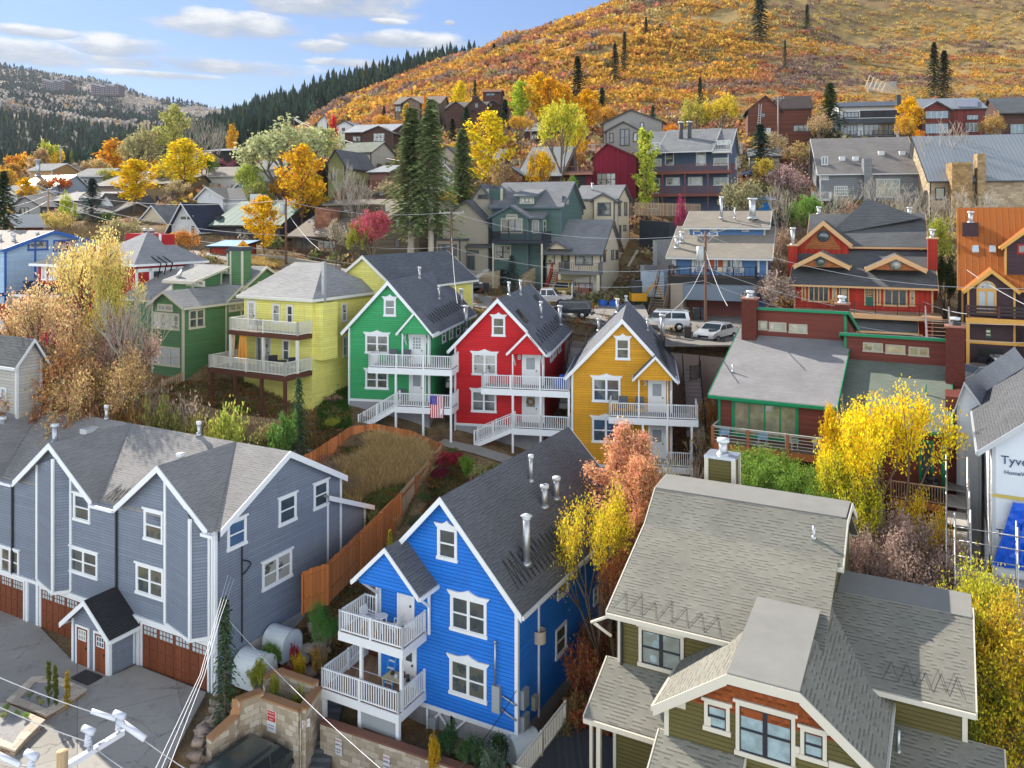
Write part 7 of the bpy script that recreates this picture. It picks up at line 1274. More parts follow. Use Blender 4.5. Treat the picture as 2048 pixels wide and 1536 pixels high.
def leaf_quads(rs,C,size,flat=.35,asp=.62):
 n=len(C);a=rs.normal(0,1,(n,3));a[:,2]*=flat+.4;a/=np.linalg.norm(a,axis=1)[:,None];b_=np.cross(a,rs.normal(0,1,(n,3)));b_/=np.linalg.norm(b_,axis=1)[:,None]
 s_=size*rs.uniform(.6,1.3,(n,1));a=a*s_;b_=b_*s_*asp;V=np.stack([C-a,C-b_*.9,C+a,C+b_*.9],1).reshape(-1,3);return V,np.arange(4*n).reshape(n,4)
TPL={}
def tree_tpl(key,kind,seed,n,leaf,sig,mat=None,bark=None,name='tree',rmin=0.,keep=1.):
 rs=np.random.RandomState(seed);segs,tips=skeleton(rs,kind);zmax=tips[:,2].max();sc_=1/zmax;segs=[(a*sc_,b_*sc_,r0,r1)for a,b_,r0,r1 in segs];tips=tips*sc_
 rad=np.percentile(np.hypot(tips[:,0],tips[:,1]),92)
 trunk=seg_mesh('trunk',segs,bark or BARK,6,rmin);crown=None
 if n:
  if keep<1:tips=tips[rs.rand(len(tips))<keep]
  C=tips[rs.randint(0,len(tips),n)]+rs.normal(0,sig,(n,3));C=C[C[:,2]>.02];V,Q=leaf_quads(rs,C,leaf);crown=npmesh('crown',V,Q,mat or LEAF)
 TPL[key]=(trunk,crown,rad+sig)
for i in range(3):
 tree_tpl(('aspen_hi',i),'aspen',10+i,19000,.0082,.021);tree_tpl(('aspen',i),'aspen',20+i,4200,.019,.024);tree_tpl(('aspen_lo',i),'aspen',30+i,1300,.036,.03)
 tree_tpl(('round_hi',i),'round',40+i,22000,.0088,.030);tree_tpl(('round',i),'round',50+i,4500,.020,.032);tree_tpl(('round_lo',i),'round',60+i,1400,.036,.036);tree_tpl(('sparse_hi',i),'round',70+i,9500,.0095,.032,rmin=.0012);tree_tpl(('sparse',i),'round',80+i,2000,.021,.034,rmin=.0018)
 tree_tpl(('bare',i),'bare',90+i,0,0,.0,bark=BARKP,rmin=.0016);tree_tpl(('shrub_hi',i),'shrub',100+i,4200,.030,.045);tree_tpl(('shrub',i),'shrub',110+i,900,.058,.06);tree_tpl(('twig',i),'shrub',120+i,500,.028,.05,bark=rocky((.40,.31,.27)),rmin=.004)
 tree_tpl(('column',i),'column',130+i,3600,.019,.018)
def spruce_tpl(key,seed,nb,cards,size,wid=.2,base=.06,droop=.25,trunk_r=.014,clear=0.):
 rs=np.random.RandomState(seed);Cc,A,B=[],[],[]
 for i in range(nb):
  t=base+clear+(1-base-clear)*(i/nb)**.85;r_=wid*(1-t)**.75*rs.uniform(.5,1.22)*(1 if t>clear+.08 else.75)+.006;a=i*2.399+rs.uniform(-.3,.3);u_=np.array([math.cos(a),math.sin(a),0]);side=np.array([-u_[1],u_[0],0])
  for k in range(cards):
   f=(k+.7)/cards;p=u_*r_*f+np.array([0,0,t-droop*r_*f*f*1.3+.02*(1-f)])+side*rs.normal(0,.012*(1-f)+.004);d=u_+np.array([0,0,-droop*f*1.6+.12])+rs.normal(0,.16,3);d/=np.linalg.norm(d);w=side*rs.uniform(.6,1)+np.array([0,0,rs.normal(0,.5)]);w/=np.linalg.norm(w)
   Cc.append(p);A.append(d*size*rs.uniform(.8,1.35)*(1.1-.35*f));B.append(w*size*rs.uniform(.5,.8)*(1.1-.5*f))
 for k in range(26):p=np.array([0,0,.9+.1*k/26]);Cc.append(p);A.append(np.array([0,0,size*.7]));B.append(rs.normal(0,1,3)*size*.16)
 Cc,A,B=map(np.array,(Cc,A,B));V=np.stack([Cc-A*.5-B*.35,Cc-A*.3+B*.5,Cc+A,Cc+A*.1-B*.9],1).reshape(-1,3);crown=npmesh('crown',V,np.arange(len(V)).reshape(-1,4),NEED)
 tr=seg_mesh('trunk',[(np.array([0,0,-.02]),np.array([0,0,.5]),trunk_r,trunk_r*.6),(np.array([0,0,.5]),np.array([0,0,.98]),trunk_r*.6,trunk_r*.1)],BARKP if clear>0 else BARK,8);TPL[key]=(tr,crown,wid*.66)
for i in range(3):
 spruce_tpl(('spruce_hi',i),200+i,260,22,.016,.20,clear=.22 if i<2 else 0.,trunk_r=.016);spruce_tpl(('spruce',i),210+i,150,9,.030,.22);spruce_tpl(('spruce_lo',i),220+i,60,5,.06,.20);spruce_tpl(('spindle',i),230+i,90,16,.016,.13,droop=.9)
_tc=[0]
def tree(label,key,u,vt,D,w,color,name=None,cat='tree',group=None,vb=None,k=None,lean=0,z=None):
 """vt: image row of the top; w: crown width in reference pixels"""
 i=_tc[0]%3 if k is None else k;_tc[0]+=1;tr,cr,rad=TPL[(key,i)];p=GP(u,D,-.15)
 if z is not None:p.z=z
 H=max(.3,-(vt-HV)/FL*D-p.z);s_=w/FL*D/2/rad;name=name or{'aspen':'aspen_tree','round':'deciduous_tree','sparse':'thinning_tree','bare':'bare_tree','shrub':'shrub','twig':'bare_shrub','column':'poplar_tree','spruce':'spruce_tree','spindle':'weeping_conifer'}[key.split('_')[0]]
 t=thing(name,label,cat,p,group);t.scale=(s_,s_,H);t.rotation_euler=(R(lean),0,random.uniform(0,6.28))
 a=bpy.data.objects.new('trunk',tr);COL.objects.link(a);a.parent=t
 if cr:c=bpy.data.objects.new('crown',cr);COL.objects.link(c);c.parent=t;c.color=(*color,1)
 return t
GOLD,LEM,LIME,ORA,RUSTC,PALE,OLI,GRE,DGR,PNK,CRI,TAN_,BSP=(.78,.46,.015),(.80,.60,.03),(.42,.50,.05),(.72,.27,.03),(.40,.16,.07),(.58,.50,.22),(.34,.36,.12),(.13,.24,.04),(.045,.085,.035),(.62,.27,.15),(.42,.03,.05),(.50,.34,.17),(.13,.19,.17)
T=tree
T('tall pinkish-orange tree behind the blue house, before the gold one','aspen_hi',1262,858,43.5,165,(.84,.46,.27),k=0);T('second pinkish-orange tree leaning towards the olive roof','aspen_hi',1290,925,41.5,120,(.80,.42,.23),k=1)
T('yellow and green leaved tree at the back corner of the blue house','sparse_hi',1196,972,38.5,160,(.74,.58,.05),k=0);T('thin rust-coloured tree between the blue wall and the olive roof','sparse_hi',1232,1090,38,80,(.50,.20,.08))
T('big golden aspen in front of the brown duplex','round_hi',1752,783,43,225,(.92,.70,.03),k=0);T('narrow golden aspen just left of the big one','aspen_hi',1664,822,43.5,48,(.78,.52,.02),k=1);T('low green-yellow aspen filling the foot of the big golden one','sparse_hi',1700,905,42,150,(.62,.58,.04),k=1)
T('pale bare tree left of the big golden aspen','bare',1690,785,45,95,GRE,k=0);T('bare tree with a few yellow leaves beside the scaffold','sparse_hi',1835,985,41,130,(.72,.48,.03),k=2)
for u,v,D,w,lab in((1500,920,44,110,'green leafy shrub at the left below the brown deck'),(1560,905,45,120,'green leafy shrub in the middle below the brown deck'),(1612,940,43.5,110,'green leafy shrub right below the brown deck'),(1660,955,43,90,'green shrub at the foot of the golden aspen')):T(lab,'round_hi',u,v,D,w*1.5,(.24,.38,.07),name='green_shrub',cat='shrub',z=-19.2,group='green shrubs below the brown deck')
for u,v,D,w,lab in((700,960,51,40,'leafless grey shrub in the middle of the grass yard'),(1752,1015,40,150,'mauve-brown bare shrub right behind the olive ridge'),(1850,1040,39.5,160,'mauve-brown bare shrub in front of the scaffold walkway'),(1790,1095,38,170,'mauve-brown bare shrub lowest behind the right olive wing'),(1705,1060,39,90,'thin bare shrub touching the olive roof end'),(1895,1120,38,110,'bare shrub at the foot of the scaffold')):T(lab,'sparse_hi',u,v,D,w*1.25,(.46,.33,.28),name='bare_shrub',cat='shrub',group='bare shrubs behind the olive house');T(lab.replace('shrub','sapling'),'bare',u+18,v-10,D+.5,w*.8,GRE,cat='tree',group='bare saplings behind the olive house')
for u,v,D,w,c,k_,lab in((1930,1135,33,190,(.60,.58,.06),'sparse_hi','lime-yellow tree nearest the plywood wall'),(2010,1185,31.5,230,(.66,.46,.04),'sparse_hi','loose yellow tree at the right edge over the yard'),(1990,1270,30,260,(.62,.50,.04),'sparse_hi','yellow-green tree right of the olive wing'),(2065,1290,29,260,(.68,.48,.04),'sparse_hi','yellow tree cut off by the right edge'),(1975,1345,29,170,(.30,.31,.04),'round_hi','dark olive-green tree low at the olive wing corner')):T(lab,k_,u,v,D,w,c)
T('tall pale yellow tree in front of the red hip-roofed house','sparse_hi',190,458,60,160,(.80,.64,.24),k=0);T('bright yellow leaved tree low in the left thicket','sparse_hi',222,545,58.5,110,(.74,.62,.16),k=1);T('peach-brown half bare tree at the far left of the thicket','sparse_hi',105,575,56,185,(.72,.50,.26),k=1);T('grey bare tree in the middle of the left thicket','bare',250,560,56,150,GRE,k=1)
T('pinkish half bare tree beside the dark green house','sparse_hi',255,625,57,130,(.58,.38,.30),k=2);T('orange-brown tree low at the left behind the townhouse roof','sparse_hi',115,690,53,190,(.60,.32,.13),k=2);T('tangled rust tree behind the townhouse flues','sparse_hi',215,700,52,190,(.66,.44,.20),k=0);T('bare tree with a leaning pale trunk behind the townhouse','bare',120,640,54,150,GRE,k=2)
for u,v,D,w,c,k_,lab in((300,770,53,110,(.40,.30,.22),'twig','grey bare shrub behind the townhouse ridge, leftmost'),(372,785,53,100,(.40,.32,.25),'twig','grey bare shrub behind the middle of the townhouse ridge'),(330,800,51,90,(.34,.32,.10),'shrub_hi','green and brown shrub between the bare shrubs'),(452,812,51,80,(.42,.46,.09),'shrub_hi','bright yellow-green shrub by the townhouse ridge end'),(395,835,50.5,60,(.40,.36,.10),'shrub_hi','small olive shrub beside the ridge flue'),(505,830,55,60,(.42,.28,.15),'twig','thin brown shrub before the picket fence'),(250,800,51.5,90,(.48,.28,.10),'shrub_hi','orange-brown shrub behind the ridge flues'),(60,760,52,120,(.46,.22,.12),'shrub_hi','rusty shrub behind the left townhouse roof'),(175,790,51,110,(.42,.22,.12),'shrub_hi','brown-orange shrub behind the second townhouse flue'),(540,845,54,70,(.36,.34,.14),'shrub_hi','mixed green shrub left of the weeping conifer')):T(lab,k_,u,v,D,w,c)
T('dark weeping conifer at the corner of the yellow house garden','spindle',598,757,54,46,(.05,.11,.06));T('low spreading juniper left of the weeping conifer','shrub_hi',562,830,53,74,(.14,.26,.06));T('small blue spruce behind the red fence','spruce',752,836,59,26,BSP,k=0);T('tiny round green shrub beside the lower stair of the green house','shrub_hi',848,858,58.5,16,(.20,.26,.08));T('golden-leaved garden shrub behind the white planters','shrub_hi',664,835,58,34,(.45,.48,.07))
T('little pink-cream magnolia in the grass by the green house','sparse',668,790,61,40,(.58,.36,.28));T('slim spindly conifer at the townhouse corner','spindle',450,1196,36.2,62,(.06,.10,.045),k=1);T('round clipped shrub on a thin stem by the hot tub','round_hi',647,1205,39.5,50,(.11,.26,.06),k=1)
for u,v,lab in((97,1324,'left'),(112,1331,'middle')):T(f'{lab} of three slim columnar shrubs by the stone bed','column',u,v,37,11,(.13,.15,.03),cat='shrub',name='columnar_shrub',group='columnar shrubs by the stone bed')
T('right, more golden one of three slim columnar shrubs by the stone bed','column',134,1343,36.6,13,(.40,.28,.04),cat='shrub',name='columnar_shrub',group='columnar shrubs by the stone bed');T('small yellow cone-shaped evergreen by the cedar fence','spruce',780,1060,45.5,24,(.50,.42,.04),k=2)
for u,v,D,w,c,lab in((549,1352,37.6,22,(.38,.40,.05),'yellow-green shrub at the left in the stone planter'),(597,1372,37,26,(.36,.38,.05),'yellow-green shrub at the right in the stone planter'),(560,1385,37.2,24,(.14,.26,.16),'bluish ground plant in the stone planter'),(540,1288,40,40,(.16,.28,.05),'dark green shrub beside the white well covers'),(512,1322,38.4,44,(.38,.40,.05),'yellow-green shrub below the white well covers'),(598,1308,39.5,30,(.66,.46,.03),'bright yellow shrub in the rock garden'),(588,1290,40,20,CRI,'small crimson shrub in the rock garden'),(640,1295,40,40,(.52,.33,.08),'orange-green shrub at the top of the rock garden'),(578,1330,39,22,(.30,.05,.06),'dark red shrub below the yellow one'),(868,1475,34,26,(.66,.42,.03),'yellow shrub in the bed under the blue house'),(893,1450,35,50,(.06,.14,.05),'dark green shrub against the blue house base'),(945,1470,34,56,(.08,.16,.06),'green shrub in the middle of the blue house bed'),(985,1500,33.5,60,(.20,.28,.18),'grey-green shrub at the bottom of the blue house bed'),(1000,1470,34.3,50,(.06,.12,.05),'dark shrub at the front corner of the blue house')):T(lab,'shrub_hi',u,v,D,w,c)
for u,v,D,w,c,lab in((1195,1235,40,70,(.44,.20,.09),'rusty shrub beside the blue house back corner'),(1165,1290,38,70,(.48,.18,.08),'orange-red shrub beside the blue house wall'),(1205,1330,37,60,(.36,.20,.10),'brown shrub next to the olive porch roof'),(1150,1385,36,60,(.34,.22,.09),'olive-brown shrub in the side yard'),(1175,1410,35,70,(.50,.16,.07),'red-orange shrub in the middle of the side yard'),(1130,1440,34.5,60,(.30,.22,.10),'brown shrub low in the side yard'),(1215,1400,34.5,40,(.42,.20,.08),'rusty shrub under the olive porch eave')):T(lab,'shrub_hi' if v!=1330 else 'twig',u,v,D,w,c,group='shrubs in the side yard')
for u,v,D,w,c,lab in((895,905,54,60,CRI,'large crimson shrub by the path corner'),(875,935,52.5,50,(.20,.03,.05),'dark purple shrub below the crimson one'),(935,912,52.5,34,(.20,.34,.05),'bright green garden shrub by the path'),(960,930,51.5,40,(.42,.42,.16),'pale yellow-green shrub at the blue roof'),(912,895,55,30,(.16,.22,.07),'dark green shrub next to the footpath'),(985,925,52,36,(.30,.26,.08),'olive shrub between path and blue roof'),(945,955,50,30,(.26,.04,.06),'small wine-red shrub at the blue roof'),(850,985,50.5,36,(.14,.20,.07),'green shrub right of the board fence'),(830,1030,48.5,34,(.16,.18,.08),'low green shrub lower along the board fence'),(640,905,54,54,(.30,.20,.18),'tangled leafless shrub in the fenced yard corner'),(668,920,52.5,60,(.28,.20,.19),'grey tangle of branches in the fenced yard'),(820,965,52.5,30,(.20,.28,.07),'green shrub inside the yard at the fence'),(715,1030,48.5,40,(.34,.38,.09),'yellow-green plants at the lower end of the grass yard'),(755,1020,48.5,40,(.24,.28,.10),'mixed green plants low in the grass yard')):T(lab,'twig' if 'tangle' in lab or 'leafless' in lab else 'shrub_hi',u,v,D,w,c)
for u,v,D,w,c,k_,lab in((1240,905,47.5,60,(.45,.4,.3),'bare','bare tree before the gold house entrance'),(1380,905,48,60,(.3,.3,.2),'bare','bare branching tree right of the gold decks'),(1405,850,53,70,(.42,.30,.12),'twig','dry golden shrub between gold house and duplex'),(1420,800,57,60,(.46,.28,.10),'shrub_hi','tan grassy shrub below the concrete wall'),(1330,910,47,70,(.40,.38,.20),'twig','thin pale shrub in front of the gold lower deck')):T(lab,k_,u,v,D,w,c)
T('blue spruce in front of the teal house garage','spruce',1024,512,89,46,(.13,.19,.18),k=1);T('tallest left spruce of the pair above the lodge','spruce_hi',822,222,90,128,(.20,.25,.11),k=0);T('right spruce of the tall pair with a long pale trunk','spruce_hi',862,205,88,122,(.22,.27,.12),k=1);T('narrower dark spruce right of the tall pair','spruce_hi',925,262,104,92,(.17,.22,.09),k=2)
for a in(('lemon yellow aspen above the beige house roof','aspen',976,228,128,92,LEM),('yellow-green aspen above the teal house','round',1122,205,126,110,(.62,.58,.06)),('small gold tree at the ribbed metal roof','round',1084,303,118,62,GOLD),('lime poplar left of the blue apartments','column',1288,262,114,46,(.52,.56,.08)),('golden tree by the roadside above the red shed','aspen',528,396,97,74,(.80,.48,.02)),('large gold tree right of the pale willow','aspen',602,295,112,90,(.76,.44,.03)),('pale green-white willow, the broadest tree of the left town','round',560,238,128,170,(.50,.52,.27)),('second pale willow crown behind the first','round',640,255,140,100,(.48,.50,.20)),('big golden cottonwood left of centre','aspen',375,282,142,92,LEM),('gold tree with an orange tip before the tan building','aspen',265,322,128,84,(.80,.54,.02)),('pale green loose tree beside the golden cottonwood','round',335,330,146,70,(.55,.50,.15)),('pale olive-green tree above the golden cottonwood','aspen',345,215,172,64,(.48,.47,.14)),('loose beige-green tree left of the olive-green one','round',283,248,172,84,(.45,.40,.20)),('fiery orange tree behind the wooden pole','round',118,352,150,48,(.75,.22,.04)),('yellow twin-topped tree at the far left','aspen',55,358,140,38,GOLD),('small lime tree right of the wooden pole','round',136,384,118,30,(.50,.55,.07)),('pale yellow bush-like tree above the light blue building','round',112,424,97,62,(.64,.50,.16)),('small orange tree below the white A-frame','round',366,462,86,62,(.68,.32,.08)),('pale bush behind the red hip roof','round',245,436,100,90,(.50,.44,.24)),('crimson-pink crabapple before the lodge','round',745,422,86,80,(.50,.10,.13)),('green-yellow shrub tree left of the crabapple','round',712,448,86,44,(.40,.42,.07)),('whitish half bare tree before the lodge','sparse',672,440,88,46,(.45,.40,.30)),('gold shrub tree behind the spruce trunks','round',895,385,112,50,GOLD),('dark green tree behind the spruces','round',912,372,118,56,GRE),('pale pink-white round shrub tree by the red duplex','round',1535,543,79,104,(.58,.44,.36)),('grey-green round tree before the blue apartments','round',1482,362,103,96,(.36,.34,.18)),('magenta small tree before the wrapped bank','sparse',1363,390,100,26,(.42,.05,.14)),('pink blossoming-like tree right of the apartments','sparse',1576,330,112,90,(.52,.34,.32)),('green shrub tree behind the red chimney','round',1612,392,98,70,(.18,.32,.06)),('lime shrub tree behind the orange roof corner','round',1878,438,88,46,(.45,.48,.08)),('bronze half bare tree right of the brown chalet','sparse',1605,285,132,84,(.45,.32,.14)),('golden aspen between the modern houses','aspen',1822,198,152,50,(.80,.46,.02)),('orange aspen below the golden one','column',1842,262,136,24,(.75,.30,.03)),('yellow-green round tree above the apartments roof, left','round',1392,192,158,66,(.52,.46,.10)),('yellow round tree above the apartments roof, right','round',1445,190,156,74,(.68,.52,.06)),('gold aspen among the hillside, tallest of the group','aspen',1078,148,190,58,(.82,.50,.02)),('orange-gold aspen second of the hillside group','aspen',1100,160,186,56,(.80,.40,.02)),('orange aspen third of the hillside group','aspen',1130,175,184,52,(.78,.38,.02)),('gold aspen at the right of the hillside group','aspen',1170,182,184,62,(.82,.46,.02)),('lime green aspen at the left of the hillside group','aspen',1038,165,192,48,(.45,.56,.05)),('bright yellow aspen behind the dark brown lodge','aspen',922,165,212,36,LEM),('scarlet poplar beside the white gabled cottage','column',667,235,166,18,(.72,.05,.03)),('maroon bush above the white A-frame','round',445,318,160,70,(.26,.10,.13)),('orange slim tree in front of the timber lodge','column',853,193,196,14,(.78,.30,.03)),('yellow slim tree before the timber lodge','column',812,208,196,16,(.7,.45,.05)),('ochre tree above the black cabin','aspen',462,252,205,24,(.70,.40,.04)),('green tree behind the black cabin','round',412,308,150,50,(.14,.24,.05)),('yellow-green tree left of the pale willow','round',495,330,122,60,(.40,.46,.08))):T(*a)
for u,v,D,w,lab in((395,222,176,90,'grey bare poplar behind the olive-green tree'),(428,238,185,60,'pale bare tree above the black cabin'),(690,318,110,70,'bare grey tree left of the red deck house'),(715,345,105,60,'bare tree before the red deck house'),(1700,372,108,80,'white-barked bare tree before the grey house'),(1760,350,106,90,'wide bare tree before the grey shingle house'),(1812,380,98,110,'bare thicket tree left of the orange roof'),(1880,235,118,130,'tall pale bare tree before the metal roof'),(1930,370,98,120,'tangled bare tree above the orange roof'),(2000,385,98,120,'bare tree at the right edge above the orange roof'),(1840,360,101,100,'leaning bare tree right of the grey house'),(1560,360,98,60,'small bare tree left of the pink one'),(165,318,215,30,'thin bare tree in the valley row')):T(lab,'bare',u,v,D,w,GRE)
for u,v,D,w,c,lab in((1520,250,132,66,(.07,.12,.09),'blue-green spruce between apartments and chalet'),(1660,168,158,64,(.09,.14,.05),'open spruce left of the modern dark house'),(185,358,118,58,(.10,.14,.13),'blue-grey spruce among the left houses'),(8,345,84,70,(.06,.09,.05),'dark spruce cut off by the left edge'),(1010,200,188,34,(.05,.08,.05),'dark spruce right of the brown cabins'),(905,238,178,30,(.05,.09,.05),'spruce in front of the dark brown lodge'),(932,216,186,28,(.05,.10,.05),'small spruce between the brown gables'),(768,212,215,18,(.05,.08,.05),'small spruce left of the timber lodge'),(1204,176,200,34,(.06,.10,.06),'spruce above the grey craftsman house'),(1306,212,160,26,(.09,.13,.11),'slim spruce at the craftsman house'),(950,160,250,16,(.05,.08,.05),'small spruce above the lodges'),(1400,155,185,22,(.06,.08,.05),'spruce by the hillside road')):T(lab,'spruce',u,v,D,w,c)
for u,v,D,w,lab in((1155,114,250,42,'dark spruce standing alone on the hillside, lower left'),(1230,88,285,26,'dark spruce on the hillside, second from the left'),(1249,64,300,22,'dark spruce just above and right of the second'),(1519,-22,345,44,'tallest dark spruce near the top of the hill'),(1868,86,222,36,'left spruce of the pair above the red modern house'),(1888,102,216,42,'right spruce of the pair above the red modern house'),(1292,34,350,14,'little spruce high on the hillside, left'),(1320,48,360,12,'little spruce high on the hillside, right'),(1614,10,380,18,'small spruce right of the tall one'),(988,88,430,15,'small crooked spruce on the skyline'),(1570,80,300,12,'tiny spruce by the hillside track')):T(lab,'spruce',u,v,D,w,(.035,.06,.035),group='spruces on the open hillside')
vr=random.Random(5)
VAL=((20,330,'ochre'),(38,308,'orange'),(58,312,'gold'),(78,300,'tan'),(96,284,'lime'),(112,304,'yellow'),(148,330,'grey-tan'),(178,322,'tan'),(200,318,'pale ochre'),(222,282,'orange-topped'),(238,310,'grey'),(300,300,'greenish'),(258,330,'beige'),(182,345,'olive'),(60,345,'brown'),(5,350,'gold-brown'),(320,322,'dull green'),(212,345,'pale yellow'))
VC={'ochre':(.62,.36,.08),'orange':(.70,.33,.05),'gold':(.72,.42,.04),'tan':TAN_,'lime':(.48,.52,.08),'yellow':(.75,.52,.05),'grey-tan':(.40,.33,.25),'pale ochre':(.60,.45,.2),'orange-topped':(.74,.36,.03),'grey':(.32,.29,.25),'greenish':(.30,.33,.15),'beige':(.5,.4,.25),'olive':(.27,.27,.10),'brown':(.36,.25,.15),'gold-brown':(.6,.38,.12),'dull green':(.22,.27,.12),'pale yellow':(.62,.5,.2)}
for i,(u,v,c)in enumerate(VAL):T(f'{c} autumn tree in the valley row, {("left of","right of")[u > 121]} the pale pole, number {i}'.replace(f', number {i}','')if i not in(7,)else 'tan autumn tree in the valley row, near the small bare tree','round_lo' if i%3 else 'aspen_lo',u,v,215+vr.uniform(-15,25),vr.uniform(34,56),VC[c],group='autumn trees in the valley row')
def pick(rs,n,ulo,uhi,dlo,dhi,cond=None):
 u=rs.uniform(ulo,uhi,n*4);D=np.exp(rs.uniform(math.log(dlo),math.log(dhi),n*4));keep=np.ones(len(u),bool)
 if cond is not None:keep=cond(u,D)
 u,D=u[keep][:n],D[keep][:n];x=(u-CU)/FL*D;return x,D,height(x,D),u
def stuff(name,V,Q,mat,col):me=npmesh(name,V,Q,mat,col=col);o_=bpy.data.objects.new(name,me);COL.objects.link(o_);o_['kind']='stuff';return o_
def outside(x,y_,m=1.2):
 ok=np.ones(len(x),bool)
 for ox,oy,cx,cy,x0,x1,y0,y1 in FOOT:
  dx,dy=x-ox,y_-oy;a=dx*cx+dy*cy;b_=-dx*cy+dy*cx;ok&=~((a>min(x0,x1)-m)&(a<max(x0,x1)+m)&(b_>min(y0,y1)-m*1.6)&(b_<max(y0,y1)+m))
 for(u0,D0,_),(u1,D1,_)in zip(ROAD,ROAD[1:]):
  ax,bx_=(u0-CU)/FL*D0,(u1-CU)/FL*D1;t=np.clip(((x-ax)*(bx_-ax)+(y_-D0)*(D1-D0))/((bx_-ax)**2+(D1-D0)**2),0,1);ok&=np.hypot(x-ax-t*(bx_-ax),y_-D0-t*(D1-D0))>6.5
 return ok
def brush(name,seed,n,dlo,dhi,hlo,hhi,pal,L,thr,ulo=-60,uhi=2110):
 rs=np.random.RandomState(seed);x,y_,z,u=pick(rs,n,ulo,uhi,dlo,dhi,lambda u,D:fbm((u-CU)/FL*D/9,D/9,seed,3)>thr);k=outside(x,y_);x,y_,z=x[k],y_[k],z[k];n=len(x)
 H=rs.uniform(hlo,hhi,n)*(.6+.8*fbm(x/7,y_/7,88,2));pal=np.array(pal);col=pal[rs.randint(0,len(pal),n)];C=rs.normal(0,1,(n,L,3));C/=np.linalg.norm(C,axis=2)[:,:,None];C*=rs.uniform(.3,1.,(n,L,1));C[:,:,2]=np.abs(C[:,:,2])*.9+.03;C=C*H[:,None,None]*np.array([.62,.62,.8])+np.stack([x,y_,z-.1],1)[:,None,:];C=C.reshape(-1,3)
 sz=np.repeat(H*.11+.05,L);V,Q=leaf_quads(rs,C,1.,1.,.7);V=(V.reshape(-1,4,3)-C[:,None,:])*sz[:,None,None]+C[:,None,:];stuff(name,V.reshape(-1,3),Q,SCRUB,np.repeat(np.repeat(col,L,0)*rs.uniform(.7,1.3,(n*L,1)),4,0))
brush('garden_brush',71,1500,94,135,.6,2.4,((.36,.27,.16),(.30,.25,.20),(.22,.24,.09),(.45,.34,.12),(.42,.25,.17),(.50,.40,.2),(.14,.20,.06)),70,.46)
brush('slope_brush',72,3200,128,215,1.2,4.2,((.44,.22,.09),(.32,.23,.17),(.55,.34,.08),(.28,.26,.11),(.36,.20,.13),(.48,.38,.2)),60,.40)
brush('yard_brush',73,420,62,90,.4,1.6,((.30,.24,.14),(.22,.22,.09),(.4,.27,.12)),70,.48)
def scrub():
 rs=np.random.RandomState(3)
 def cond(u,D):
  x=(u-CU)/FL*D;right=(u>1560)&(D<420);dens=fbm(x/26,D/26,77,3);trk=np.abs(fbm(x/70,D/30,12,2)-.5)<.012
  lo=np.interp(u,[380,560,700,900,1050,1250,1500,1700,2100,3000],[230,195,185,185,178,175,180,190,185,180])
  return(D>lo)&(dens>np.where(right,.27,.31))&(rs.rand(len(u))<np.where(u<620,.5,1))&~trk&((D<470)|(u>640))
 x,y_,z,u=pick(rs,19000,380,2450,170,640,cond);k_=outside(x,y_,1.5);x,y_,z,u=x[k_],y_[k_],z[k_],u[k_];n=len(x)
 nz=fbm(x/38,y_/38,55,4);nz2=fbm(x/12,y_/12,66,3);v_=HV-FL*z/y_
 pal=np.array([(.43,.19,.085),(.57,.315,.06),(.25,.17,.14),(.35,.20,.13),(.46,.34,.12),(.28,.24,.11)])
 w=np.stack([np.clip(1-np.abs(nz-.46)*7,0,1),np.clip((nz-.50)*8,0,1)+np.clip(1-np.abs(v_-205)/35,0,1)*.8*(u<1100)+np.clip(1-np.abs(v_-218)/18,0,1)*(u>1150),np.clip((.50-nz)*9,0,1),np.clip((nz2-.5)*5,0,1)*.8,np.clip(1-np.abs(v_-40)/60,0,1)*np.clip((u-1150)/150,0,1)*.9+np.clip((u-1500)/300,0,1)*.5,(rs.rand(n)<.10)*1.5+np.clip((u-1560)/300,0,1)*.35],1)+.02
 w=w**3;w/=w.sum(1)[:,None];idx=np.array([rs.choice(6,p=p)for p in w]);col=pal[idx]*rs.uniform(.8,1.2,(n,1));k=np.clip(((1700-u)/500),.0,1);H=rs.uniform(2.0,4.6,n)*(.42+.58*k)*np.clip(y_/260,.8,1.3)*(.5+1.0*fbm(x/15,y_/15,44,2))
 L=42;C=rs.normal(0,1,(n,L,3));C/=np.linalg.norm(C,axis=2)[:,:,None];C*=rs.uniform(.55,1.05,(n,L,1));C[:,:,2]=np.abs(C[:,:,2])*.75+.05;C[:,:,:2]*=1.0+.25*rs.normal(0,1,(n,1,2))*.5
 C=C*H[:,None,None]*.78+np.stack([x,y_,z-.2],1)[:,None,:];C=C.reshape(-1,3);sz=np.repeat(H*.155,L);V,Q=leaf_quads(rs,C,1.0,1.0,.8);V=(V.reshape(-1,4,3)-C[:,None,:])*sz[:,None,None]+C[:,None,:]
 cc=np.repeat(np.repeat(col,L,0)*rs.uniform(.75,1.25,(n*L,1)),4,0);stuff('hillside_scrub',V.reshape(-1,3),Q,SCRUB,cc)
scrub()
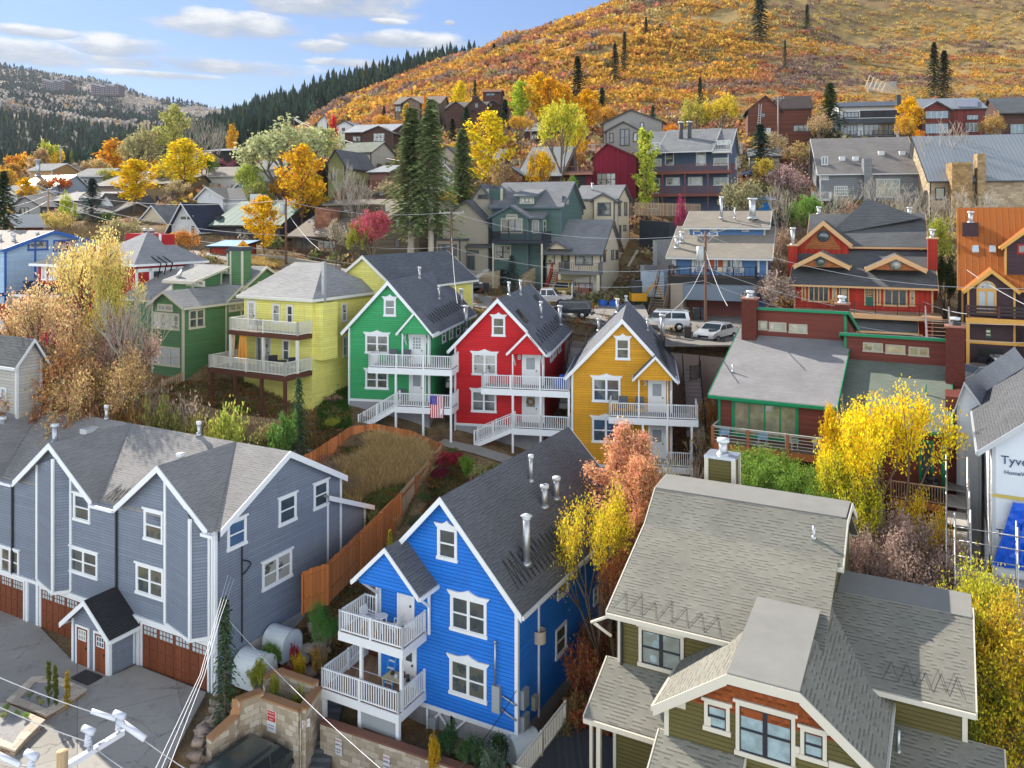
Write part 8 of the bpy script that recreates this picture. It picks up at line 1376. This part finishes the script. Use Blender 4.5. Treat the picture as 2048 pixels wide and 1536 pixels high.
def cones(rs,x,y_,z,H,col,layers=4,nb=7,wid=.17):
 n=len(x);Vs,Cs=[],[]
 for l in range(layers):
  t0=l/layers*.82;r_=H*wid*(1-t0*.9)
  for k in range(nb):
   a=rs.uniform(0,6.28,n);w=6.28/nb*.62;rr_=r_*rs.uniform(.7,1.2,n);zz=z+H*(t0+.04)*rs.uniform(.9,1.1,n);top=np.stack([x,y_,z+H*min(1,(t0+.42))],1)
   p1=np.stack([x+rr_*np.cos(a-w),y_+rr_*np.sin(a-w),zz+H*.03],1);p2=np.stack([x+rr_*1.25*np.cos(a),y_+rr_*1.25*np.sin(a),zz-H*.03],1);p3=np.stack([x+rr_*np.cos(a+w),y_+rr_*np.sin(a+w),zz+H*.03],1)
   Vs.append(np.stack([top,p1,p2,p3],1));Cs.append(np.repeat((col*rs.uniform(.75,1.25,(n,1)))[:,None,:],4,1))
 V=np.concatenate(Vs).reshape(-1,3);return V,np.arange(len(V)).reshape(-1,4),np.concatenate(Cs).reshape(-1,3)
def conifer_wood():
 rs=np.random.RandomState(8)
 def cond(u,D):
  edge=np.interp(u,[-500,0,150,280,350,450,560,620,700,800,900,960],[330,360,370,390,430,360,420,480,520,580,640,700]);far=np.interp(u,[-500,0,300,340,380,500,960],[1150,1150,1180,1250,1000,960,900]);return(D>edge)&(D<far)&(u<965)
 x,y_,z,u=pick(rs,7600,-420,965,330,1250,cond);n=len(x);col=np.array([.030,.055,.038])*rs.uniform(.7,1.5,(n,1));col=col*np.where(rs.rand(n,1)<.05,np.array([[2.6,1.5,.6]]),1);V,Q,c=cones(rs,x,y_,z-1,rs.uniform(5,19,n)*(.6+.8*fbm(x/25,y_/25,7,2)),col);stuff('conifer_wood',V,Q,NEEDA,c)
 x,y_,z,u=pick(rs,7000,-420,520,1250,2650,lambda u,D:(fbm(((u-CU)/FL*D)/160,D/220,91,4)>.50)|(D>2350)|((D<1500)&(rs.rand(len(u))<.5)));n=len(x);col=np.array([.030,.050,.045])*rs.uniform(.7,1.4,(n,1));V,Q,c=cones(rs,x,y_,z-1,rs.uniform(14,26,n),col,2,5,.2);stuff('far_conifer_wood',V,Q,NEEDA,c)
 x,y_,z,u=pick(rs,9000,-420,560,1180,2500,lambda u,D:fbm(((u-CU)/FL*D)/160,D/220,91,4)<.53);n=len(x);H=rs.uniform(9,16,n);L=7;C=np.stack([x,y_,z],1)[:,None,:]+rs.normal(0,1,(n,L,3))*np.array([2.4,2.4,0])+np.array([0,0,1])*(H[:,None]*rs.uniform(.25,1,(n,L)))[:,:,None];C=C.reshape(-1,3);V,Q=leaf_quads(rs,C,2.6,1.0,.8)
 base=np.where(rs.rand(n,1)<.06,np.array([[.42,.26,.10]]),np.array([[.36,.33,.31]]))*rs.uniform(.75,1.25,(n,1));stuff('bare_aspen_wood',V,Q,SCRUB,np.repeat(base,L*4,0))
conifer_wood()
def grasses():
 rs=np.random.RandomState(4);out=[]
 def blades(x,y_,h,c,nb,sp,tilt=.5,wd=.03):
  n=len(x);z=height(x,y_);a=rs.uniform(0,6.28,(n,nb));r_=rs.uniform(0,sp,(n,nb));bx_=x[:,None]+r_*np.cos(a);by_=y_[:,None]+r_*np.sin(a);hh=h*rs.uniform(.6,1.2,(n,nb));tx=rs.normal(0,tilt,(n,nb))*hh;ty=rs.normal(0,tilt,(n,nb))*hh
  B=np.stack([bx_,by_,np.repeat(z[:,None],nb,1)-.03],-1).reshape(-1,3);Tp=B+np.stack([tx,ty,hh],-1).reshape(-1,3);pd=np.stack([-ty,tx,tx*0],-1).reshape(-1,3);pd=rs.normal(0,1,pd.shape)*[1,1,0];pd/=np.linalg.norm(pd,axis=1)[:,None]+1e-6;pd*=wd;M_=(B+Tp)/2+np.array([0,0,1])*(hh.reshape(-1,1)*.12)
  V=np.stack([B-pd*.6,B+pd*.6,M_+pd,Tp,M_-pd],1);V4=np.stack([B-pd*.5,M_+pd,Tp,M_-pd],1).reshape(-1,3);cc=np.repeat(np.repeat(c,nb,0)*rs.uniform(.7,1.3,(n*nb,1)),4,0);return V4,cc
 def region(n,poly_ud):
  P_=np.array(poly_ud,float);out_u,out_d=[],[]
  while len(out_u)<n:
   u=rs.uniform(P_[:,0].min(),P_[:,0].max(),500);d=rs.uniform(P_[:,1].min(),P_[:,1].max(),500);ins=np.zeros(500,bool)
   for i in range(len(P_)):
    (x1,y1),(x2,y2)=P_[i],P_[(i+1)%len(P_)];ins^=((y1>d)!=(y2>d))&(u<(x2-x1)*(d-y1)/(y2-y1+1e-9)+x1)
   out_u+=list(u[ins]);out_d+=list(d[ins])
  u,d=np.array(out_u[:n]),np.array(out_d[:n]);return(u-CU)/FL*d,d
 x,y_=region(900,((665,49),(800,48.5),(862,54),(835,56),(760,56.5),(690,55.5),(655,52.5)));k_=fbm(x/2.2,y_/2.2,33,3)>.5;x,y_=x[k_],y_[k_];V,c=blades(x,y_,.95,np.tile([[.60,.44,.21]],(len(x),1)),46,.35,.45,.016);VV,CC=[V],[c]
 m=np.concatenate(VV);stuff('ornamental_grass',m,np.arange(len(m)).reshape(-1,4),SCRUB,np.concatenate(CC))
 VV,CC=[],[]
 for n,poly,h,col,var in((2600,((500,36.5),(640,36.5),(760,44),(660,48),(600,42),(440,38)),.14,(.20,.18,.07),1),(2600,((1060,30),(1260,30),(1250,47),(1150,49),(1060,38)),.2,(.32,.16,.07),1),(3000,((380,50),(640,50),(700,60),(560,63),(330,63),(250,52)),.25,(.22,.20,.08),1),(2200,((640,58),(700,58),(690,64),(640,64)),.15,(.07,.16,.03),0),(2600,((840,46),(900,44),(1010,51.5),(930,55),(860,53)),.2,(.16,.17,.07),1),(2800,((1400,40),(1950,36),(1950,50),(1400,52)),.25,(.24,.19,.09),1),(2600,((-50,50),(300,48),(330,62),(-50,64)),.25,(.32,.20,.09),1),(1100,((665,49),(800,48.5),(862,54),(835,56),(690,55.5)),.25,(.15,.20,.06),1),(1500,((840,32.5),(1010,32.5),(1010,35),(850,35.5)),.14,(.12,.16,.06),1),(3000,((860,62),(1420,58),(1420,70),(860,76)),.2,(.28,.22,.10),1),(6000,((-50,70),(2080,70),(2080,175),(-50,175)),.45,(.30,.22,.09),1),(1500,((470,88),(560,88),(560,95),(470,95)),.5,(.5,.36,.14),0)):
  x,y_=region(n,poly);nz=fbm(x*.6,y_*.6,17,3)[:,None];c0=np.array([col])*(1+(nz-.5)*1.2*var);c0=np.where(rs.rand(len(x),1)<.25*var,np.array([[.40,.17,.06]]),c0);V,c=blades(x,y_,h,c0,12,.3,.6,.03);VV.append(V);CC.append(c)
 m=np.concatenate(VV);stuff('ground_cover',m,np.arange(len(m)).reshape(-1,4),SCRUB,np.concatenate(CC))
 VV,CC=[],[]
 for n,poly,cols in((2600,((420,30),(640,36.5),(640,45),(440,40)),((.36,.27,.19),(.25,.2,.16),(.45,.24,.08))),(3200,((1060,30),(1260,30),(1260,47),(1100,47)),((.48,.17,.06),(.36,.14,.06),(.5,.3,.08))),(2500,((1400,38),(1950,36),(1950,50),(1400,52)),((.36,.24,.14),(.5,.36,.08))),(3000,((250,48),(700,50),(600,64),(100,64)),((.40,.22,.10),(.45,.3,.12)))):
  x,y_=region(n,poly);C=np.stack([x,y_,height(x,y_)+.03],1);V,Q=leaf_quads(rs,C,.07,.1,.8);V[:,2]=np.maximum(V[:,2],np.repeat(C[:,2],4)-.01);col=np.array(cols)[rs.randint(0,len(cols),n)];VV.append(V);CC.append(np.repeat(col,4,0))
 m=np.concatenate(VV);stuff('fallen_leaves',m,np.arange(len(m)).reshape(-1,4),SCRUB,np.concatenate(CC))
 V,Q=[],[]
 ico=np.array([(-1,-1,-1),(1,-1,-1),(1,1,-1),(-1,1,-1),(-1,-1,1),(1,-1,1),(1,1,1),(-1,1,1)],float);fq=np.array([(3,2,1,0),(4,5,6,7),(0,1,5,4),(1,2,6,5),(2,3,7,6),(3,0,4,7)])
 for n,poly,s0 in((420,((330,29.5),(440,30),(520,35.5),(430,38.2),(400,36)),.17),(60,((560,38.5),(640,39),(660,44),(600,42)),.2),(70,((830,44),(880,44.5),(890,49),(845,49)),.2),(60,((1000,30),(1100,31),(1140,36),(1080,37)),.16),(50,((540,50),(640,52),(650,56),(560,56)),.22)):
  x,y_=region(n,poly);z=height(x,y_)
  for a,b_,c in zip(x,y_,z):
   s_=s0*rs.uniform(.4,1.7)*np.array([rs.uniform(.8,1.5),rs.uniform(.8,1.3),rs.uniform(.4,.8)]);v8=ico*s_*rs.uniform(.6,1.1,(8,3));t=rs.uniform(0,6.28);rot=np.array([[math.cos(t),-math.sin(t),0],[math.sin(t),math.cos(t),0],[0,0,1]]);k=len(V)*8;V.append(v8@rot.T+[a,b_,c+s_[2]*.3]);Q.append(fq+k)
 me=npmesh('loose_rock',np.concatenate(V),np.concatenate(Q),rocky((.40,.31,.25),3.));o_=bpy.data.objects.new('loose_rock',me);COL.objects.link(o_);o_['kind']='stuff'
grasses()
for k,(u,v,D,w,lab)in enumerate(((560,1312,39.4,1.0,'largest pale boulder at the bottom of the garden rock line'),(577,1296,40,.9,'pale flat rock second up the garden line'),(587,1287,40.4,.7,'pale flat rock third up the garden line'),(598,1275,41,1.0,'tan slab rock fourth up the garden line'),(612,1262,41.6,.9,'pale rock at the top of the garden line'),(620,1345,38.2,1.3,'big grey boulder at the foot of the white porch stairs'))):
 p=GP(u,D,0);me=bpy.data.meshes.new('boulder');rs=np.random.RandomState(k);import bmesh;bm=bmesh.new();bmesh.ops.create_icosphere(bm,subdivisions=3,radius=.5)
 for v3 in bm.verts:n3=v3.co.normalized();q3=v3.co*(1+.35*(float(fbm(n3.x*2+k*9,n3.y*2+n3.z*3,3,3))-.5)*2);v3.co=Vector((q3.x*w*1.3,q3.y*w,q3.z*w*.6))
 bm.to_mesh(me);bm.free();me.materials.append(rocky((.48,.40,.30)if k<5 else(.20,.20,.21),4.));o_=bpy.data.objects.new('boulder',me);COL.objects.link(o_);o_.location=p;setp(o_,lab,'rock','garden boulders')
for i,(u,v,D,w,c)in enumerate(((60,1385,37.5,16,(.25,.32,.16)),(75,1392,37.3,14,(.30,.36,.2)),(82,1402,37,12,(.42,.40,.12)),(12,1410,36.4,14,(.20,.34,.08)),(33,1422,36.2,14,(.22,.36,.08)),(52,1430,36,14,(.24,.40,.06)),(8,1445,36,16,(.35,.38,.16)))):
 T(('grey-green tuft at the left of the upper stone bed','second grey-green tuft in the upper stone bed','yellowish tuft near the rim of the upper stone bed','green tuft at the left of the lower stone bed','middle green tuft in the lower stone bed','bright green tuft right in the lower stone bed','pale tuft at the near edge of the lower stone bed')[i],'shrub',u,v,D,w,c,name='bedding_plant',cat='plant',z=-22.0)
for a in(('yellow tree on the slope left of the craftsman house','aspen',1160,245,150,40,GOLD),('orange tree at the foot of the craftsman house','round',1345,250,150,44,ORA),('rust-brown round tree below the spruce group','round',1000,268,165,60,(.50,.24,.09)),('yellow round tree between lodge and beige gable','round',905,285,160,40,(.66,.45,.06)),('tan half bare tree left of the ribbed gable house','sparse',1010,318,122,60,TAN_),('russet tree right of the ribbed gable house','round',1150,300,140,44,(.50,.28,.10)),('green tree between teal house and crimson wing','round',1142,352,118,34,(.20,.30,.07)),('pale tan tree behind the lodge roof','sparse',770,360,125,60,(.50,.42,.26)),('grey-mauve tree behind the black roof by the lodge','sparse',705,360,118,70,(.40,.32,.26)),('yellow tree behind the lodge chimney','aspen',628,352,120,54,(.78,.52,.04)),('olive-green tree left of the lodge','round',520,365,118,56,(.34,.36,.10)),('small amber tree behind the ribbed roof','round',560,350,125,44,(.66,.36,.05)),('dark spruce between white house and willow','spruce',505,320,135,40,(.07,.11,.06)),('amber tree behind the white monitor house','round',305,318,178,50,(.66,.40,.08)),('beige tree right of the tan building','sparse',355,360,132,60,(.55,.44,.24)),('yellow-green tree over the low grey house','round',215,338,160,46,(.52,.50,.12)),('gold tree at the far left below the valley row','round',18,338,150,50,(.70,.44,.08)),('tan tree behind the grey porch house','round',90,352,150,44,TAN_),('tan tree between the chalet and the spruce','sparse',1640,225,150,54,(.50,.36,.2)),('amber tree right of the modern dark house','round',1812,235,150,40,(.72,.42,.05)),('bronze tree at the right of the red modern house','round',1985,225,150,48,(.52,.34,.12)),('tan bush tree below the brown chalet','sparse',1540,265,140,70,(.50,.40,.24)),('yellow tree between apartments and pink tree','round',1530,318,125,44,(.60,.46,.08)),('pale leafless tree left of the metal roof','bare',1850,300,120,80,GRE),('brown half bare tree right of the tan cottage','sparse',1565,455,90,60,(.45,.33,.24)),('grey tangled tree below the grey shingle house','bare',1640,370,100,90,GRE),('dark green tree in the gap left of the orange roof','round',1890,500,80,44,(.12,.18,.05)),('rust tree below the timber lodge','round',800,240,185,46,(.55,.27,.07)),('orange tree left of the timber lodge','round',765,232,190,40,(.72,.36,.05)),('russet tree below the brown cabins','round',985,245,175,60,(.46,.24,.12)),('gold tree under the hillside aspens','round',1040,232,170,50,(.70,.42,.06)),('amber tree right of the hillside aspens','round',1215,215,175,50,(.68,.36,.06))):T(*a)
def terrain_mesh():
 U=np.concatenate([np.linspace(-900,-100,40,endpoint=False),np.linspace(-100,2150,260),np.linspace(2170,2950,40)])
 Dm=np.concatenate([np.geomspace(9,30,30,endpoint=False),np.geomspace(30,130,210,endpoint=False),np.geomspace(130,5200,190)])
 UU,DD=np.meshgrid(U,Dm);X=(UU-CU)/FL*DD;Y=DD;Z=height(X.ravel(),Y.ravel()).reshape(X.shape)
 V=np.stack([X,Y,Z],-1).reshape(-1,3);n,k=X.shape;I=np.arange(n*k).reshape(n,k)
 Q=np.stack([I[:-1,:-1],I[:-1,1:],I[1:,1:],I[1:,:-1]],-1).reshape(-1,4)
 x,y=V[:,0],V[:,1];a=fbm(x/9,y/9,21,4);c=fbm(x/45,y/45,31,4);f2=fbm(x*.9,y*.9,41,3)
 soil=np.array([.13,.095,.065]);dry=np.array([.27,.19,.095]);leaf=np.array([.20,.10,.04]);gold=np.array([.33,.225,.085]);grn=np.array([.07,.09,.03]);brn=np.array([.14,.085,.055])
 t=a[:,None];near=soil*(1-t)+dry*t;w=np.clip((f2-.5)*4,0,1)[:,None];near=near*(1-w*.6)+leaf*w*.6;w=np.clip((c-.52)*6,0,1)[:,None];near=near*(1-w*.4)+grn*w*.4
 h2=fbm(x/3.5,y/5,61,4)[:,None];t2=np.clip((h2-.42)*4,0,1);far=gold*(1-t2)+np.array([.20,.15,.07])*t2;w=np.clip((c-.5)*5,0,1)[:,None];far=far*(1-w*.5)+brn*w*.5;far=far*(.7+.6*f2[:,None])
 k2=np.clip((y-150)/80,0,1)[:,None];colr=near*(1-k2)+far*k2
 asp=np.array([.26,.215,.17])*(.75+.5*a[:,None]);k3=np.clip((y-900)/300,0,1)[:,None];colr=colr*(1-k3)+asp*k3
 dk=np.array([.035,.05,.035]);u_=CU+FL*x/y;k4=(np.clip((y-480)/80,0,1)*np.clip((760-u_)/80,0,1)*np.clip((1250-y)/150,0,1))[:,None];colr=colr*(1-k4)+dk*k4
 t=NT('ground_soil');at=t.n('Attribute',_attribute_name='Col');tc=t.n('TexCoord');no=t.noise(1.7,8,tc.outputs['Object'],.75);n2=t.noise(9,5,tc.outputs['Object'],.7)
 col=t.mix(1.,at.outputs['Color'],t.ramp(no,[(.25,(.45,.45,.45)),(.75,(1.6,1.6,1.6))]),'MULTIPLY');col=t.mix(1.,col,t.ramp(n2,[(.3,(.6,.6,.6)),(.7,(1.4,1.4,1.4))]),'MULTIPLY')
 t.bsdf(col,.95,0,.1,n2,.6,.06)
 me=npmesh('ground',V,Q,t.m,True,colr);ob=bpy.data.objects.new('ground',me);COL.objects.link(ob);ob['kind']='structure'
terrain_mesh()
cam=bpy.data.cameras.new('camera');co=bpy.data.objects.new('camera',cam);COL.objects.link(co);SC.camera=co
cam.sensor_width=36;cam.lens=36*FL/2048;cam.shift_y=-(768-HV)/2048;co.rotation_euler=(math.pi/2,0,0);cam.clip_start=.5;cam.clip_end=20000
SUN_AZ,SUN_EL=-41,32
sun=bpy.data.lights.new('sun','SUN');so=bpy.data.objects.new('sun',sun);COL.objects.link(so);sun.energy=5.0;sun.angle=R(.5);sun.color=(1,.92,.80)
sd=Vector((math.sin(R(SUN_AZ))*math.cos(R(SUN_EL)),math.cos(R(SUN_AZ))*math.cos(R(SUN_EL)),math.sin(R(SUN_EL))))
so.rotation_euler=sd.to_track_quat('Z','Y').to_euler();so.location=(-60,40,90)
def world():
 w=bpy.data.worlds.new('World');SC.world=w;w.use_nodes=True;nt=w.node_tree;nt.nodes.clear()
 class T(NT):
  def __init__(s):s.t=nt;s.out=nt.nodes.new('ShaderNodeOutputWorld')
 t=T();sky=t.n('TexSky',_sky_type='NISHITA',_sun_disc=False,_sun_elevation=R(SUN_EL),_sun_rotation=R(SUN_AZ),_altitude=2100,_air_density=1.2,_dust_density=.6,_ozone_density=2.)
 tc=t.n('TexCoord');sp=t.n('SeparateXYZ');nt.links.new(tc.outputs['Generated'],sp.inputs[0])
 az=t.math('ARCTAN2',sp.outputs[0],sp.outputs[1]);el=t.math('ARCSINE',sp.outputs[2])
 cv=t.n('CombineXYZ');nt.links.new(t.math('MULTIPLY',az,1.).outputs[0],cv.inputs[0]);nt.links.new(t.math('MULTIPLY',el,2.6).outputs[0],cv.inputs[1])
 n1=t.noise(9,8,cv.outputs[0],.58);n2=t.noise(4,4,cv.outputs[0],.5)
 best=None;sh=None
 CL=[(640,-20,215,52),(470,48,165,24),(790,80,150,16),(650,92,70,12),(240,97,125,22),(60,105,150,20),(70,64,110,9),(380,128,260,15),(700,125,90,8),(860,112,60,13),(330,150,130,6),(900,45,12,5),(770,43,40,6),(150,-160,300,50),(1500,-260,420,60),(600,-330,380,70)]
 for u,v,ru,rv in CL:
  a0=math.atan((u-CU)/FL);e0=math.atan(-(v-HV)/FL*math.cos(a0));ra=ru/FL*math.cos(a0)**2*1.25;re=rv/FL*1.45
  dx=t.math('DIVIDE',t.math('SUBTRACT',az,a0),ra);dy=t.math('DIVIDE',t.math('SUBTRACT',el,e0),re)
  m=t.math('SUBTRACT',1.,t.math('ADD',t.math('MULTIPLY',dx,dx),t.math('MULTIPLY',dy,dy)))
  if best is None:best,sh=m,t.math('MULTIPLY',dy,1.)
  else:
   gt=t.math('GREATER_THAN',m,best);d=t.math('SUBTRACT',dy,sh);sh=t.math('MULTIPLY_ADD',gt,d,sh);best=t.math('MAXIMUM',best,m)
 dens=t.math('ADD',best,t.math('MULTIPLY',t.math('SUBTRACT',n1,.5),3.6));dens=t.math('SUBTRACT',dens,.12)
 back=t.math('MULTIPLY',t.math('LESS_THAN',sp.outputs[1],.0),t.math('LESS_THAN',sp.outputs[2],.55));gen=t.math('MULTIPLY',t.math('SUBTRACT',n2,.40),6.);dens=t.math('MULTIPLY_ADD',back,t.math('SUBTRACT',gen,dens),dens)  # unseen bright clouds behind the camera, added to light walls facing it
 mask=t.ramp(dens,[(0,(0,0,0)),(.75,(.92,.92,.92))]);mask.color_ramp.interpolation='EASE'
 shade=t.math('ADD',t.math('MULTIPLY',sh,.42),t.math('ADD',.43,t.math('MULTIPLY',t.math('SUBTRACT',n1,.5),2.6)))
 cc=t.ramp(shade,[(0,(.42,.48,.58)),(.4,(.60,.65,.73)),(.75,(1.,1.,1.))]);ccs=t.mix(back,t.mix(1.,cc,(CLK,CLK,CLK),'MULTIPLY'),t.mix(1.,cc,(CLFILL*1.06,CLFILL,CLFILL*.88),'MULTIPLY'))
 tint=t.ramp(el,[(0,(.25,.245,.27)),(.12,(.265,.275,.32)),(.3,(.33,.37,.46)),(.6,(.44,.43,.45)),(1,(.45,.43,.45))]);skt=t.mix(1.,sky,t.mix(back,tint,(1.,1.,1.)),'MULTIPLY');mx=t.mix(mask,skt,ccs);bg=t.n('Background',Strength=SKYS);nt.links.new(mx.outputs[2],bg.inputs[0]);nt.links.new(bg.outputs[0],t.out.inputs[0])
SKYS,CLK,CLFILL=.15,3.1,16.5
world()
def haze():
 m=MB();m.box((0,2620,-40),12900,5360,740);o_=m.obj('haze',None,None,kind='stuff');mt=bpy.data.materials.new('haze');mt.use_nodes=True;nt=mt.node_tree;nt.nodes.clear()
 out=nt.nodes.new('ShaderNodeOutputMaterial');v=nt.nodes.new('ShaderNodeVolumePrincipled');v.inputs['Color'].default_value=(.80,.88,1,1);v.inputs['Density'].default_value=.00004;v.inputs['Anisotropy'].default_value=.2;nt.links.new(v.outputs[0],out.inputs[1]);o_.data.materials.append(mt)
haze()
def fonts_to_mesh():
 bpy.context.view_layer.update();dg=bpy.context.evaluated_depsgraph_get()
 for o_ in[x for x in SC.objects if x.type=='FONT']:
  me=bpy.data.meshes.new_from_object(o_.evaluated_get(dg));n_=bpy.data.objects.new(o_.name,me);COL.objects.link(n_);n_.parent=o_.parent;n_.location=o_.location;n_.rotation_euler=o_.rotation_euler;bpy.data.objects.remove(o_)
fonts_to_mesh()
vs=SC.view_settings;vs.view_transform='Standard';vs.look='None';vs.gamma=1;vs.exposure=1.0
SC.cycles.max_bounces=5;SC.cycles.diffuse_bounces=2;SC.cycles.glossy_bounces=2;SC.cycles.transmission_bounces=2;SC.cycles.volume_bounces=0;SC.cycles.transparent_max_bounces=4
SC.cycles.use_adaptive_sampling=True;SC.cycles.use_denoising=True
